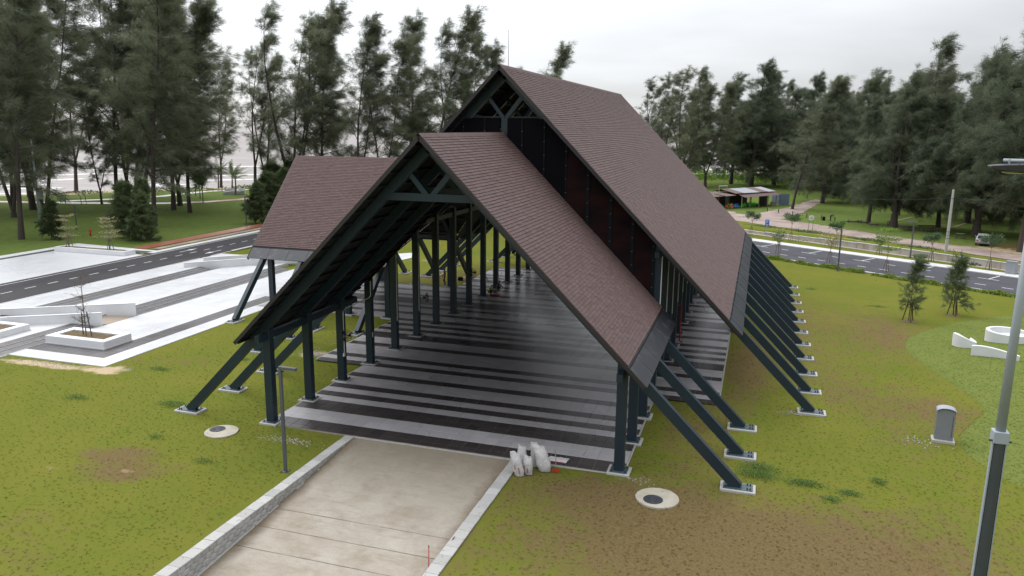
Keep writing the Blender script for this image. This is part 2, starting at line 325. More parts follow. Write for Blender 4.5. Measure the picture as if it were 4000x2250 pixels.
# ------------------------------------------------------------------ geometry helpers
class MB:
    def __init__(s): s.v = []; s.f = []
    def add(s, vs, fs):
        o = len(s.v); s.v += [tuple(v) for v in vs]; s.f += [tuple(i + o for i in f) for f in fs]; return s
    def box(s, x0, x1, y0, y1, z0, z1):
        return s.add([(x0, y0, z0), (x1, y0, z0), (x1, y1, z0), (x0, y1, z0), (x0, y0, z1), (x1, y0, z1), (x1, y1, z1), (x0, y1, z1)],
                     [(3, 2, 1, 0), (4, 5, 6, 7), (0, 1, 5, 4), (1, 2, 6, 5), (2, 3, 7, 6), (3, 0, 4, 7)])
    def cbox(s, c, sx, sy, sz): return s.box(c[0] - sx / 2, c[0] + sx / 2, c[1] - sy / 2, c[1] + sy / 2, c[2] - sz / 2, c[2] + sz / 2)
    def hexa(s, b, t):
        return s.add(list(b) + list(t), [(3, 2, 1, 0), (4, 5, 6, 7), (0, 1, 5, 4), (1, 2, 6, 5), (2, 3, 7, 6), (3, 0, 4, 7)])
    def beam(s, a, b, w, h, up=(0, 0, 1)):
        a = Vector(a); b = Vector(b); d = (b - a).normalized(); u = Vector(up); sx = d.cross(u)
        if sx.length < 1e-4: sx = d.cross(Vector((1, 0, 0)))
        sx.normalize(); u = sx.cross(d).normalized(); sx *= w / 2; u *= h / 2
        return s.hexa([a - sx - u, a + sx - u, b + sx - u, b - sx - u], [a - sx + u, a + sx + u, b + sx + u, b - sx + u])
    def prism(s, poly, z0, z1):
        n = len(poly); vs = [(p[0], p[1], z0) for p in poly] + [(p[0], p[1], z1) for p in poly]
        return s.add(vs, [tuple(range(n))[::-1], tuple(range(n, 2 * n))] + [(i, (i + 1) % n, n + (i + 1) % n, n + i) for i in range(n)])
    def slab(s, quad, t):
        """quad of 3D points in order, thickness t downwards along its normal"""
        q = [Vector(p) for p in quad]; nn = (q[1] - q[0]).cross(q[-1] - q[0]).normalized()
        if nn.z < 0: nn = -nn; q = q[::-1]
        n = len(q); vs = [p - nn * t for p in q] + q
        return s.add(vs, [tuple(range(n))[::-1], tuple(range(n, 2 * n))] + [(i, (i + 1) % n, n + (i + 1) % n, n + i) for i in range(n)])
    def tube(s, pts, rad, n=8, cap=True):
        pts = [Vector(p) for p in pts]; rad = rad if hasattr(rad, '__len__') else [rad] * len(pts); vs = []; px = None
        for i, p in enumerate(pts):
            d = (pts[min(i + 1, len(pts) - 1)] - pts[max(i - 1, 0)]).normalized()
            if px is None:
                px = d.orthogonal().normalized()
            else:
                px = (px - d * px.dot(d)); px = px.normalized() if px.length > 1e-6 else d.orthogonal().normalized()
            py = d.cross(px)
            vs += [p + (px * math.cos(2 * math.pi * k / n) + py * math.sin(2 * math.pi * k / n)) * rad[i] for k in range(n)]
        fs = [(i * n + k, i * n + (k + 1) % n, (i + 1) * n + (k + 1) % n, (i + 1) * n + k) for i in range(len(pts) - 1) for k in range(n)]
        if cap: fs += [tuple(range(n))[::-1], tuple((len(pts) - 1) * n + k for k in range(n))]
        return s.add(vs, fs)
    def cyl(s, x, y, z0, z1, r0, r1=None, n=16): return s.tube([(x, y, z0), (x, y, z1)], [r0, r0 if r1 is None else r1], n)
    def loft(s, secs, closed=True, caps=True):
        n = len(secs[0]); vs = [p for q in secs for p in q]
        fs = [(i * n + k, i * n + (k + 1) % n, (i + 1) * n + (k + 1) % n, (i + 1) * n + k) for i in range(len(secs) - 1) for k in range(n if closed else n - 1)]
        if caps: fs += [tuple(range(n))[::-1], tuple((len(secs) - 1) * n + k for k in range(n))]
        return s.add(vs, fs)
    def mesh(s, name, mat=None, smooth=False, bevel=0.0):
        me = bpy.data.meshes.new(name); me.from_pydata(s.v, [], s.f)
        bm = bmesh.new(); bm.from_mesh(me)
        bmesh.ops.recalc_face_normals(bm, faces=bm.faces)
        if bevel > 0: bmesh.ops.bevel(bm, geom=bm.edges[:], offset=bevel, segments=1, affect='EDGES', profile=0.5)
        bm.to_mesh(me); bm.free()
        if smooth: me.polygons.foreach_set('use_smooth', [True] * len(me.polygons))
        if mat: me.materials.append(M(mat))
        me.update(); return me
    def build(s, name, mat, parent=None, smooth=False, bevel=0.0, loc=None):
        o = bpy.data.objects.new(name, s.mesh(name, mat, smooth, bevel)); COL.objects.link(o)
        if parent is not None: o.parent = parent
        if loc is not None: o.location = loc
        return o
def npmesh(name, v, f, mat):
    """fast mesh from arrays; f is (n,3) or (n,4)"""
    v = np.asarray(v, np.float32); f = np.asarray(f, np.int32); k = f.shape[1]
    me = bpy.data.meshes.new(name); me.vertices.add(len(v)); me.vertices.foreach_set('co', v.ravel())
    me.loops.add(f.size); me.loops.foreach_set('vertex_index', f.ravel())
    me.polygons.add(len(f)); me.polygons.foreach_set('loop_start', np.arange(len(f), dtype=np.int32) * k)
    me.polygons.foreach_set('use_smooth', np.zeros(len(f), bool)); me.update(calc_edges=True)
    if mat: me.materials.append(M(mat))
    return me
def ob(name, me, parent=None, loc=None, rot=None, scale=None):
    o = bpy.data.objects.new(name, me); COL.objects.link(o)
    if parent is not None: o.parent = parent
    if loc is not None: o.location = loc
    if rot is not None: o.rotation_euler = rot
    if scale is not None: o.scale = scale
    return o
def tag(o, label=None, cat=None, group=None, kind=None):
    for k, v in (('label', label), ('category', cat), ('group', group), ('kind', kind)):
        if v: o[k] = v
    return o
def thing(name, label, cat, loc=(0, 0, 0), rz=0.0, group=None):
    o = ob(name, None, None, loc, (0, 0, rz)); return tag(o, label, cat, group)
def dup(src, loc=None, rz=None, label=None, scale=None, group=None):
    r = src.copy(); COL.objects.link(r)
    if loc is not None: r.location = loc
    if rz is not None: r.rotation_euler = (0, 0, rz)
    if scale is not None: r.scale = scale
    if label: r['label'] = label
    if group: r['group'] = group
    for ch in list(src.children):
        c = ch.copy(); COL.objects.link(c); c.parent = r
        for g in list(ch.children):
            d = g.copy(); COL.objects.link(d); d.parent = c
    return r
def struct(o): o['kind'] = 'structure'; return o
# ================================================================== THE SETTING
def smooth(t): t = np.clip(t, 0, 1); return t * t * (3 - 2 * t)
def shore(x, y): return -0.77 * (x + 120) + 0.64 * (y - 122)
def gz(x, y):
    x = np.asarray(x, float); y = np.asarray(y, float)
    z = 0.6 * smooth((-38.5 - x) / 4.5)
    s = shore(x, y)
    return z + (-2.8 - z) * smooth((s + 16) / 34)
def gzf(x, y): return float(gz(x, y))
def blob(x, y, cx, cy, rx, ry=None, rot=0.0):
    ry = ry or rx; dx = x - cx; dy = y - cy; c, s_ = math.cos(rot), math.sin(rot)
    return np.exp(-(((dx * c + dy * s_) / rx) ** 2 + ((-dx * s_ + dy * c) / ry) ** 2))
AX = np.array([0.828, -0.561]); NX = np.array([0.561, 0.828]); RO = np.array([27.0, 67.5])     # right-hand road: along, across (away from the pavilion), origin on its far kerb
def rd(s, d): p = RO + AX * s + NX * d; return (float(p[0]), float(p[1]))
def zones(x, y):
    brown = np.zeros_like(x) + 0.10; sand = np.zeros_like(x); lush = np.zeros_like(x)
    for a, cx, cy, rx, ry, ro in [(.85, 17, -4.5, 7.5, 4.5, .2), (.5, 10, -5.5, 5, 4.5, 0), (.45, 8, -2.2, 4, 1.6, 0), (.7, 13.9, 18, 1.6, 9, 0), (.55, 11.8, 5.5, 2.4, 5, 0), (.4, 20, 12, 3, 9, .3),
                                  (.55, 24.3, 13, 2.2, 3, .4), (.35, 24, 30, 3, 6, 0), (.8, -13.2, -5.6, 2.2, .9, .3), (.9, -11.6, -7.0, 2.1, .9, .3), (.4, -11.8, -11.5, 1.6, 1.2, 0), (.45, -9.6, -13.4, 2, 1, 0),
                                  (.35, -21, 7, 5, 2, .2), (.35, -13, 42, 6, 9, 0), (.30, -18, 38, 8, 5, 0), (.30, 4, -11, 2.5, 6, 0), (.35, 22, 30, 6, 14, 0), (.3, 17.5, 33, 2, 14, 0), (-.35, 15.2, 4.6, 2.6, 2.0, 0), (-.2, 17.5, 9, 2.5, 3, 0)]:
        brown += a * blob(x, y, cx, cy, rx, ry, ro)
    for a, cx, cy, rx, ry, ro in [(.85, -28, 3.7, 5, .7, 0), (.6, -22.9, 4.2, 1.6, .8, 0), (.45, -23.3, 12, .6, 7, 0), (.75, -13.4, 11.2, 1.7, .9, .5), (.6, -12.4, 14.6, 1.6, .9, .4), (.5, -13.3, 17.5, 1.4, .8, .3), (.45, 22.2, 8.1, 1.0, .8, 0),
                                  (.58, -11.8, -7.0, 1.5, .6, .3), (.52, -13.0, -5.6, 1.3, .5, .3), (.45, -14.8, -7.6, 1.0, .4, .2), (.35, 13.4, 24.8, .8, .5, 0), (.4, 14.8, 20.8, 1.1, .5, .3), (.42, 16.6, 10.2, 1.2, .4, 0), (.4, 10.3, -.5, 1.0, .5, 0), (.35, -7.2, -1.6, 1.6, .5, 0), (.35, 19, 31, 1, .6, 0), (.5, -22, 47, 3, 2, 0)]:
        sand += a * blob(x, y, cx, cy, rx, ry, ro)
    for a, cx, cy, rx, ry, ro in [(.5, -6.5, -4, 4, 4, 0), (.4, -14, -1, 5, 3, 0), (.55, -10.6, 5, 1.2, 5, 0), (.55, 14.6, 2.2, 1.6, 1.0, 0), (.45, 17, 1.3, 1.8, .8, 0), (.4, -20, 14, 3, 4, 0), (.5, -18, 54, 9, 8, 0), (.45, 21, 0, 2, 2, 0), (.35, 3, -9, 1.5, 2, 0)]:
        lush += a * blob(x, y, cx, cy, rx, ry, ro)
    # verge and bank beyond the right-hand road
    rx_, ry_ = x - RO[0], y - RO[1]; d = rx_ * NX[0] + ry_ * NX[1]; sa = rx_ * AX[0] + ry_ * AX[1]
    right = smooth((x + 6) / 8)
    bank = right * np.exp(-((d - 9.5 - 0.12 * np.maximum(0, -sa)) / 2.6) ** 2) * smooth((2 - sa) / 10)
    sand += 0.62 * bank
    sand += 0.62 * right * np.exp(-((d - 20) / 4.5) ** 2) * smooth((sa + 4) / 10); brown += 0.8 * right * np.exp(-((d - 24) / 7) ** 2) * smooth((sa + 2) / 10)                       # bare earth under the trees by the dirt road
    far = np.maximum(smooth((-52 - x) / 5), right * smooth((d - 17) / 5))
    sh = shore(x, y)
    sand += 1.0 * smooth((sh + 24) / 9)
    sand += 0.30 * right * smooth((y - 150) / 30) * np.exp(-((y - 172 + 0.5 * x) / 8) ** 2)
    return brown, sand, lush, far
def ground_attrs(me, xs, ys, mound=0.0):
    br, sa, lu, fa = zones(xs, ys); n = len(xs)
    a = me.color_attributes.new('zone', 'FLOAT_COLOR', 'POINT'); c = np.ones((n, 4), np.float32); c[:, 0] = np.clip(br, 0, 1.2); c[:, 1] = np.clip(sa, 0, 1.2); c[:, 2] = np.clip(lu, 0, 1)
    if mound: c[:, 0:3] = 0
    a.data.foreach_set('color', c.ravel())
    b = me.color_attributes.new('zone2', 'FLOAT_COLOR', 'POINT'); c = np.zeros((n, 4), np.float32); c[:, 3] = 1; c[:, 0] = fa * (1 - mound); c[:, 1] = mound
    b.data.foreach_set('color', c.ravel())
def axis(lo, hi, step, extra, far):
    a = list(np.arange(lo, hi + 1e-6, step)) + list(extra)
    d = step; v = hi
    while v < far: d *= 1.35; v += d; a.append(v)
    d = step; v = lo
    while v > -far: d *= 1.35; v -= d; a.append(v)
    a = sorted(set(round(t, 3) for t in a)); return np.array([t for i, t in enumerate(a) if i == 0 or t - a[i - 1] > 0.08 or t in extra])
def clean_axis(a, keep):
    out_ = []
    for t in a:
        if any(abs(t - k) < 0.12 and abs(t - k) > 1e-6 for k in keep): continue
        out_.append(t)
    return np.array(out_)
GX = clean_axis(axis(-64, 60, 0.8, (-4.5, 4.5), 3500), (-4.5, 4.5)); GY = clean_axis(axis(-38, 80, 0.8, (-0.3,), 3500), (-0.3,))
def grid_ground():
    X, Y = np.meshgrid(GX, GY, indexing='ij'); nx, ny = X.shape; x = X.ravel(); y = Y.ravel(); z = gz(x, y)
    z = z + np.where((np.abs(x) < 60) & (np.abs(y) < 90), 0.025 * np.sin(x * 0.9 + 1.3 * np.sin(y * 0.37)) * np.sin(y * 0.8 + x * 0.21) - 0.02, 0)
    i, j = np.meshgrid(np.arange(nx - 1), np.arange(ny - 1), indexing='ij'); i = i.ravel(); j = j.ravel()
    xc = (GX[i] + GX[i + 1]) / 2; yc = (GY[j] + GY[j + 1]) / 2
    keep = ~((np.abs(xc) < 4.5) & (yc < -0.3) & (yc > -34))
    i, j = i[keep], j[keep]
    f = np.stack([i * ny + j, (i + 1) * ny + j, (i + 1) * ny + j + 1, i * ny + j + 1], 1)
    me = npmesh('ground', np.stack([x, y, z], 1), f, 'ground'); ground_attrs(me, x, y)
    me.polygons.foreach_set('use_smooth', [True] * len(me.polygons))
    o = ob('ground', me); struct(o); o['label'] = 'uneven grass lawn with brown and sandy patches round the pavilion'; return o
ground = grid_ground()

# sea and surf
m = MB()
m.add([(-4500, -1500, -1.5), (2500, -1500, -1.5), (2500, 6000, -1.5), (-4500, 6000, -1.5)], [(0, 1, 2, 3)])
sea = struct(m.build('sea', 'sea')); sea['label'] = 'pale grey sea beyond the beach trees'
def along_shore(t, s): # t along the shore, s out to sea
    return (-120 + 0.64 * t - 0.77 * s, 122 + 0.77 * t + 0.64 * s)
m = MB()
for row, (s0, wd_) in enumerate([(9, 1.3), (24, 1.6), (42, 1.5), (62, 1.8), (85, 1.6), (112, 2.2)]):
    t = -120.0
    while t < 330:
        L = random.uniform(8, 34); n = 9; s1 = s0 + random.uniform(-4, 4); pts = []
        for k in range(n + 1):
            u = k / n; w = wd_ * math.sin(math.pi * u) ** 0.6 * random.uniform(.6, 1.2) + .05; c = s1 + 1.2 * math.sin(u * 5 + row)
            pts.append((along_shore(t + u * L, c), along_shore(t + u * L, c + w)))
        for k in range(n):
            (a0, b0), (a1, b1) = pts[k], pts[k + 1]
            h = 0.18
            m.add([(a0[0], a0[1], -1.47), (a1[0], a1[1], -1.47), (b1[0], b1[1], -1.47 + h), (b0[0], b0[1], -1.47 + h)], [(0, 1, 2, 3)])
        t += L + random.uniform(6, 40)
o = m.build('surf', 'surf'); tag(o, 'broken white surf lines rolling in along the beach', kind='stuff')

# ---------------------------------------------------------------- left-hand road, kerbs, paths
def sheet(name, poly, z, mat, label=None, t=0.0):
    m = MB()
    if t: m.prism(poly, z - t, z)
    else: m.add([(p[0], p[1], z) for p in poly], [tuple(range(len(poly)))])
    o = struct(m.build(name, mat)); 
    if label: o['label'] = label
    return o
def rect(x0, x1, y0, y1): return [(x0, y0), (x1, y0), (x1, y1), (x0, y1)]
ZL = 0.62
road_l = sheet('seaside_road', rect(-49.6, -43.0, -60, 190), ZL, 'asphalt', 'dark wet asphalt two lane road beside the white plaza')
def marks(parent, rects, z, name, mat='line_paint'):
    for r_ in rects:
        m = MB(); m.add([(p[0], p[1], z) for p in r_], [tuple(range(len(r_)))]); m.build(name, mat, parent)
for k in range(-16, 40):
    y0 = 18.16 + k * 2.30
    marks(road_l, [rect(-46.44, -46.32, y0, y0 + 1.08)], ZL + .005, 'lane_dash')
marks(road_l, [rect(-43.16, -43.04, -60, 36.5), rect(-43.16, -43.04, 38.2, 190), rect(-49.52, -49.40, -60, 190)], ZL + .005, 'edge_line')
def arrow(x, y0, dirn): # straight arrow
    L = 2.9; a = lambda dx, dy: (x + dx, y0 + dirn * dy)
    marks(road_l, [[a(-.06, 0), a(.06, 0), a(.06, 1.6), a(.28, 1.6), a(0, L), a(-.28, 1.6), a(-.06, 1.6)]], ZL + .006, 'road_arrow')
arrow(-47.9, 39.0, 1); arrow(-44.6, 41.9, -1)
# kerbs: pale blocks, far side and the verge beyond the plaza
def kerb_run(name, p0, p1, w, h, z0, step, label, mat='kerb'):
    root = struct(ob(name, None)); root['label'] = label
    p0 = Vector((p0[0], p0[1], 0)); p1 = Vector((p1[0], p1[1], 0)); d = p1 - p0; n = max(1, int(d.length / step)); dn = d.normalized(); sd = Vector((-dn.y, dn.x, 0)) * w / 2
    me = MB().box(0.006, d.length / n - .006, -w / 2, w / 2, 0, h).mesh('kerb_stone', mat, bevel=0.015)
    for i in range(n):
        q = p0 + d * (i / n); o = ob('kerb_stone', me, root, (q.x, q.y, z0), (0, 0, math.atan2(dn.y, dn.x)))
    return root
kerb_run('seaside_kerb', (-50.1, 37.0), (-50.1, 97), 0.8, .12, ZL, 1.5, 'pale concrete kerb between the seaside road and the red path')
kerb_run('plaza_kerb', (-42.85, 41.5), (-42.85, 95), 0.3, .12, ZL, 1.5, 'thin pale kerb on the pavilion side of the seaside road')
sheet('red_footpath', rect(-55.2, -53.2, 39.6, 170), ZL, 'red_path', 'narrow brick red footpath following the seaside road')
sheet('verge_sand', rect(-52.6, -51.6, 40, 170), ZL - .003, 'dirt_road', 'thin sandy strip of bare verge beside the kerb')
sheet('red_patch', rect(-42.2, -38.6, 44.0, 46.5), .59, 'red_path', 'short red crossing patch by the road behind the pavilion wing')
# upper plaza across the road
m = MB().prism([(-61.9, -30), (-49.7, -30), (-49.7, 35.9), (-61.2, 36.4)], .45, .66)
up = struct(m.build('far_plaza', 'paver_white')); up['label'] = 'wet white paved square across the seaside road'
m = MB().prism([(-62.9, -30), (-61.95, -30), (-61.25, 36.45), (-62.2, 37.4)], .45, .645); m.build('dark_border', 'paver_dark', up)
m = MB().prism([(-64.4, -30), (-62.95, -30), (-62.3, 37.5), (-63.7, 40.0)], .45, .63); m.build('outer_border', 'kerb', up)
m = MB().prism([(-63.6, 40.0), (-62.2, 37.45), (-51.0, 36.9), (-50.6, 38.9)], .45, .635); m.build('outer_border', 'kerb', up)
m = MB().prism([(-53.2, 36.95), (-50.0, 36.9), (-50.0, 38.2), (-53.2, 38.2)], .5, .655); m.build('dark_border', 'paver_dark', up)
m = MB().prism([(-49.98, -30), (-49.62, -30), (-49.62, 36.5), (-49.98, 36.5)], .5, .675); m.build('drain_cover', 'paver_dark', up)
# winding beach paths
def ribbon(name, ctr, w, z, mat, label):
    P_ = [Vector((p[0], p[1], 0)) for p in ctr]; L = []; Rr = []
    for i, p in enumerate(P_):
        d = (P_[min(i + 1, len(P_) - 1)] - P_[max(i - 1, 0)]).normalized(); s_ = Vector((-d.y, d.x, 0)) * w / 2
        L.append(p + s_); Rr.append(p - s_)
    m = MB(); n = len(P_)
    m.add([(p.x, p.y, gzf(p.x, p.y) + z) for p in L + Rr], [(i, i + 1, n + i + 1, n + i) for i in range(n - 1)])
    o = struct(m.build(name, mat)); o['label'] = label; return o
ribbon('beach_path', [(-150, 66), (-130, 71), (-115, 74.5), (-103, 77.5), (-95, 80.5), (-89, 83), (-84, 88), (-81.3, 95), (-81, 101), (-82, 108), (-86, 115)], 2.6, .03, 'pale_path', 'wet pale path curving through the beach park')
ribbon('beach_path', [(-108, 79.5), (-103, 86), (-99.5, 94), (-99.6, 101), (-99.2, 107), (-97, 112.8), (-93.5, 116.5), (-90.4, 119), (-84, 122)], 2.3, .035, 'pale_path', 'narrow pale path looping closer to the sea')
ribbon('red_path_stretch', [(-86.3, 85.4), (-84, 88), (-82.5, 91.4), (-81.3, 95), (-81, 99)], 2.2, .05, 'red_path', 'red surfaced stretch of the park path')
ribbon('red_path_stretch', [(-122, 72.9), (-115, 74.5), (-111, 75.5)], 2.2, .05, 'red_path', 'red surfaced stretch of the park path at the far left')

# ---------------------------------------------------------------- tile fields: nearest pieces are objects of their own, the rest one mesh
def tile_field(parent, cells, zt, th, mats, names, nobj, gap=0.012, gaps=None):
    """cells: (x0,x1,y0,y1,k) ; k picks material and name"""
    cells = sorted(cells, key=lambda c: (c[0] - CAM.x) ** 2 + (c[2] - CAM.y) ** 2)
    shared = {}
    for (x0, x1, y0, y1, k) in cells[:nobj]:
        key = (round(x1 - x0, 3), round(y1 - y0, 3), k)
        if gaps: gap = gaps[k]
        if key not in shared:
            shared[key] = MB().box(gap / 2, key[0] - gap / 2, gap / 2, key[1] - gap / 2, 0, th).mesh(names[k], mats[k], bevel=0.003)
        ob(names[k], shared[key], parent, (x0, y0, zt - th))
    for k in range(len(mats)):
        c = np.array([q[:4] for q in cells[nobj:] if q[4] == k])
        if not len(c): continue
        h = (gaps[k] if gaps else gap) / 2; n = len(c)
        x0, x1, y0, y1 = c[:, 0] + h, c[:, 1] - h, c[:, 2] + h, c[:, 3] - h
        v = np.zeros((n, 8, 3)); v[:, :4, 2] = zt - th; v[:, 4:, 2] = zt
        for q, (a, b) in enumerate([(x0, y0), (x1, y0), (x1, y1), (x0, y1)]):
            v[:, q, 0] = a; v[:, q, 1] = b; v[:, q + 4, 0] = a; v[:, q + 4, 1] = b
        base = (np.arange(n) * 8)[:, None, None]
        f = (base + np.array([[4, 5, 6, 7], [0, 1, 5, 4], [1, 2, 6, 5], [2, 3, 7, 6], [3, 0, 4, 7]])[None]).reshape(-1, 4)
        o = ob(names[k] + '_field', npmesh(names[k] + '_field', v.reshape(-1, 3), f, mats[k]), parent); o['kind'] = 'stuff'

# ---------------------------------------------------------------- near plaza with two flights of shallow steps
plaza = struct(ob('plaza', None)); plaza['label'] = 'white paved plaza with dark stepped bands beside the pavilion'
B0, B1, C0, C1 = -31.9, -33.7, -38.3, -39.65
m = MB().box(B0, -24.0, 4.42, 40, -.3, .018); m.build('base', 'grout_pale', plaza)
m = MB().box(C0, B1, -20, 40, -.3, .318); m.build('base', 'grout_pale', plaza)
m = MB().box(-42.99, C1, -20, 40, -.3, .608); m.build('base', 'grout_pale', plaza)
cells = []
def fill(x0, x1, y0, y1, sx, sy, k, brick=False):
    nx = max(1, round((x1 - x0) / sx)); ny = max(1, round((y1 - y0) / sy))
    for i in range(nx):
        for j in range(ny): cells.append((x0 + (x1 - x0) * i / nx, x0 + (x1 - x0) * (i + 1) / nx, y0 + (y1 - y0) * j / ny, y0 + (y1 - y0) * (j + 1) / ny, k))
fill(-25.43, -24.02, 4.44, 21.5, .7, 1.2, 0); fill(B0, -25.43, 4.44, 5.8, 1.2, .7, 0)
fill(-26.84, -25.43, 5.8, 25.0, .7, .7, 1); fill(B0, -26.84, 5.8, 7.2, .7, .7, 1)
fill(B0, -26.84, 7.2, 37, .84, 1.2, 0); fill(-26.84, -25.43, 25.0, 37, .7, 1.2, 0)
tile_field(plaza, cells, .034, .02, ['paver_white', 'paver_dark'], ['white_paver', 'dark_paver'], 220, .012)
cells = []; fill(C0, B1, -16, 36, .92, 1.3, 0); tile_field(plaza, cells, .334, .02, ['paver_white'], ['white_paver'], 40, .012)
cells = []; fill(-42.98, C1, -16, 32, .83, 1.3, 0); tile_field(plaza, cells, .624, .02, ['paver_white'], ['white_paver'], 40, .012)
def flight(x0, x1, z0, rise, spans, n=3):
    w = (x0 - x1) / n
    for (ya, yb) in spans:
        for k in range(n):
            xa = x0 - k * w; z = z0 + rise * (k + 1)
            zf = z - rise * .72; za = z                                   # shallow riser, tread laid to a fall
            st = MB().hexa([(xa - w + .002, ya, z0 - .3), (xa, ya, z0 - .3), (xa, yb, z0 - .3), (xa - w + .002, yb, z0 - .3)], [(xa - w + .002, ya, za - .014), (xa, ya, zf - .014), (xa, yb, zf - .014), (xa - w + .002, yb, za - .014)]).build('step', 'paver_dark', plaza)
            MB().box(xa - .032, xa + .006, ya + .01, yb - .01, zf - .02, zf + .004).build('nosing', 'kerb', st)
            y = ya; sl = (za - zf) / w
            me = MB().hexa([(.004, .006, -sl * .004 - .014), (w - .06, .006, -sl * (w - .06) - .014), (w - .06, .694, -sl * (w - .06) - .014), (.004, .694, -sl * .004 - .014)], [(.004, .006, -sl * .004), (w - .06, .006, -sl * (w - .06)), (w - .06, .694, -sl * (w - .06)), (.004, .694, -sl * .004)]).mesh('tread_tile', 'paver_dark')
            while y < yb - .69:
                if y > -2: ob('tread_tile', me, st, (xa - w, y, za - .002))
                y += .7
flight(B0, B1, .034, .1, [(-16, 11.7), (15.5, 36.5)]); flight(C0, C1, .334, .0967, [(-16, 8.9), (9.6, 32.5)])
# oblique parapet walls of the two ramps
def wall(name, a, b, z0, z1a, z1b, t, label):
    a = Vector((a[0], a[1], 0)); b = Vector((b[0], b[1], 0)); d = (b - a).normalized(); s_ = Vector((-d.y, d.x, 0)) * t / 2
    m = MB().hexa([a - s_ + Vector((0, 0, z0)), a + s_ + Vector((0, 0, z0)), b + s_ + Vector((0, 0, z0)), b - s_ + Vector((0, 0, z0))],
                  [a - s_ + Vector((0, 0, z1a)), a + s_ + Vector((0, 0, z1a)), b + s_ + Vector((0, 0, z1b)), b - s_ + Vector((0, 0, z1b))])
    r_ = thing(name, label, 'wall'); m.build('wall_body', 'white_paint', r_, bevel=.012)
    s2 = s_ * 1.12
    MB().hexa([a - s2 + Vector((0, 0, z1a + .002)), a + s2 + Vector((0, 0, z1a + .002)), b + s2 + Vector((0, 0, z1b + .002)), b - s2 + Vector((0, 0, z1b + .002))],
              [a - s2 + Vector((0, 0, z1a + .03)), a + s2 + Vector((0, 0, z1a + .03)), b + s2 + Vector((0, 0, z1b + .03)), b - s2 + Vector((0, 0, z1b + .03))]).build('coping', 'white_paint', r_)
wall('parapet_wall', (-32.0, 15.55), (-43.0, 8.4), -.1, 1.03, 1.03, .2, 'white ramp parapet wall behind the bare planter tree, its farther one')
wall('parapet_wall', (-32.0, 12.25), (-42.2, 5.75), -.1, 1.0, 1.0, .2, 'white ramp parapet wall directly behind the bare planter tree')
wall('parapet_wall', (-40.75, 31.25), (-32.2, 40.6), .2, 1.08, 1.08, .2, 'white parapet wall at the far end of the plaza steps')
wall('parapet_wall', (-40.95, 34.4), (-35.2, 40.0), .5, 1.12, 1.12, .2, 'white parapet wall nearest the road at the far end of the plaza')
m = MB(); m.hexa([(-31.95, 12.6, -.2), (-31.95, 15.3, -.2), (-37, 12.1, -.2), (-37, 9.3, -.2)], [(-31.95, 12.6, .036), (-31.95, 15.3, .036), (-37, 12.1, .40), (-37, 9.3, .40)])
m.build('ramp', 'wood_pale', plaza)
MB().box(-33.2, -31.8, 3.3, 4.35, -.1, .03).build('access_cover', 'kerb', plaza)

def planter(name, x0, x1, y0, y1, z0, h, rim, label):
    r_ = thing(name, label, 'planter', ((x0 + x1) / 2, (y0 + y1) / 2, z0)); w = (x1 - x0) / 2; d = (y1 - y0) / 2
    for a in [(-w, w, -d, -d + rim), (-w, w, d - rim, d), (-w, -w + rim, -d + rim + .001, d - rim - .001), (w - rim, w, -d + rim + .001, d - rim - .001)]:
        MB().box(a[0], a[1], a[2], a[3], 0, h).build('rim', 'white_paint', r_, bevel=.012)
    n = 14; vs = []; fs = []
    for i in range(n + 1):
        for j in range(n + 1):
            vs.append((-w + rim + 2 * (w - rim) * i / n, -d + rim + 2 * (d - rim) * j / n, h - .09 + random.uniform(-.03, .03)))
    for i in range(n):
        for j in range(n): fs.append((i * (n + 1) + j, (i + 1) * (n + 1) + j, (i + 1) * (n + 1) + j + 1, i * (n + 1) + j + 1))
    MB().add(vs, fs).build('soil', 'soil', r_)
    MB().box(-w - .04, w + .04, -d - .04, d + .04, 0.0, .05).build('skirting', 'kerb', r_)
    return r_
planter('planter_box', -31.86, -26.84, 7.25, 9.66, .036, .54, .52, 'white rectangular planter with a bare staked tree, standing on the plaza')
planter('planter_box', -39.3, -34.75, 6.0, 8.6, .336, .45, .5, 'white planter box cut off by the left edge of the photo')
planter('planter_box', -61.0, -51.2, 34.4, 36.0, .661, .5, .35, 'long white planter with two dry topped shrubs across the road')

# ---------------------------------------------------------------- concrete ramp to the pavilion with its block walls
RS = 0.066
def rz_(y): return RS * (y + 0.34) if y < -.34 else 0.0
ramp = struct(ob('access_ramp', None)); ramp['label'] = 'stained concrete ramp leading up to the pavilion floor'
cuts = [-.36, -6.95, -8.25, -9.6, -16.0, -24.0, -34.0]
for a, b in zip(cuts[:-1], cuts[1:]):
    a2, b2 = a - .012, b + .012; n = 14; vs = []; fs = []
    m = MB()
    for i in range(n + 1):
        for j in range(n + 1):
            x = -4.0 + 8.0 * i / n; y = a2 + (b2 - a2) * j / n; vs.append((x, y, rz_(y) + random.uniform(-.006, .006)))
    for i in range(n):
        for j in range(n): fs.append((i * (n + 1) + j, (i + 1) * (n + 1) + j, (i + 1) * (n + 1) + j + 1, i * (n + 1) + j + 1))
    m.add(vs, fs); m.build('slab', 'ramp_concrete', ramp)
m = MB().hexa([(-4.0, -34, rz_(-34) - .25), (4.0, -34, rz_(-34) - .25), (4.0, -.36, -.25), (-4.0, -.36, -.25)], [(-4.0, -34, rz_(-34) - .02), (4.0, -34, rz_(-34) - .02), (4.0, -.36, -.02), (-4.0, -.36, -.02)])
m.build('slab_bed', 'grout', ramp)
MB().box(-4.0, 4.0, -.42, -.33, -.05, .03).build('threshold', 'white_concrete', ramp)
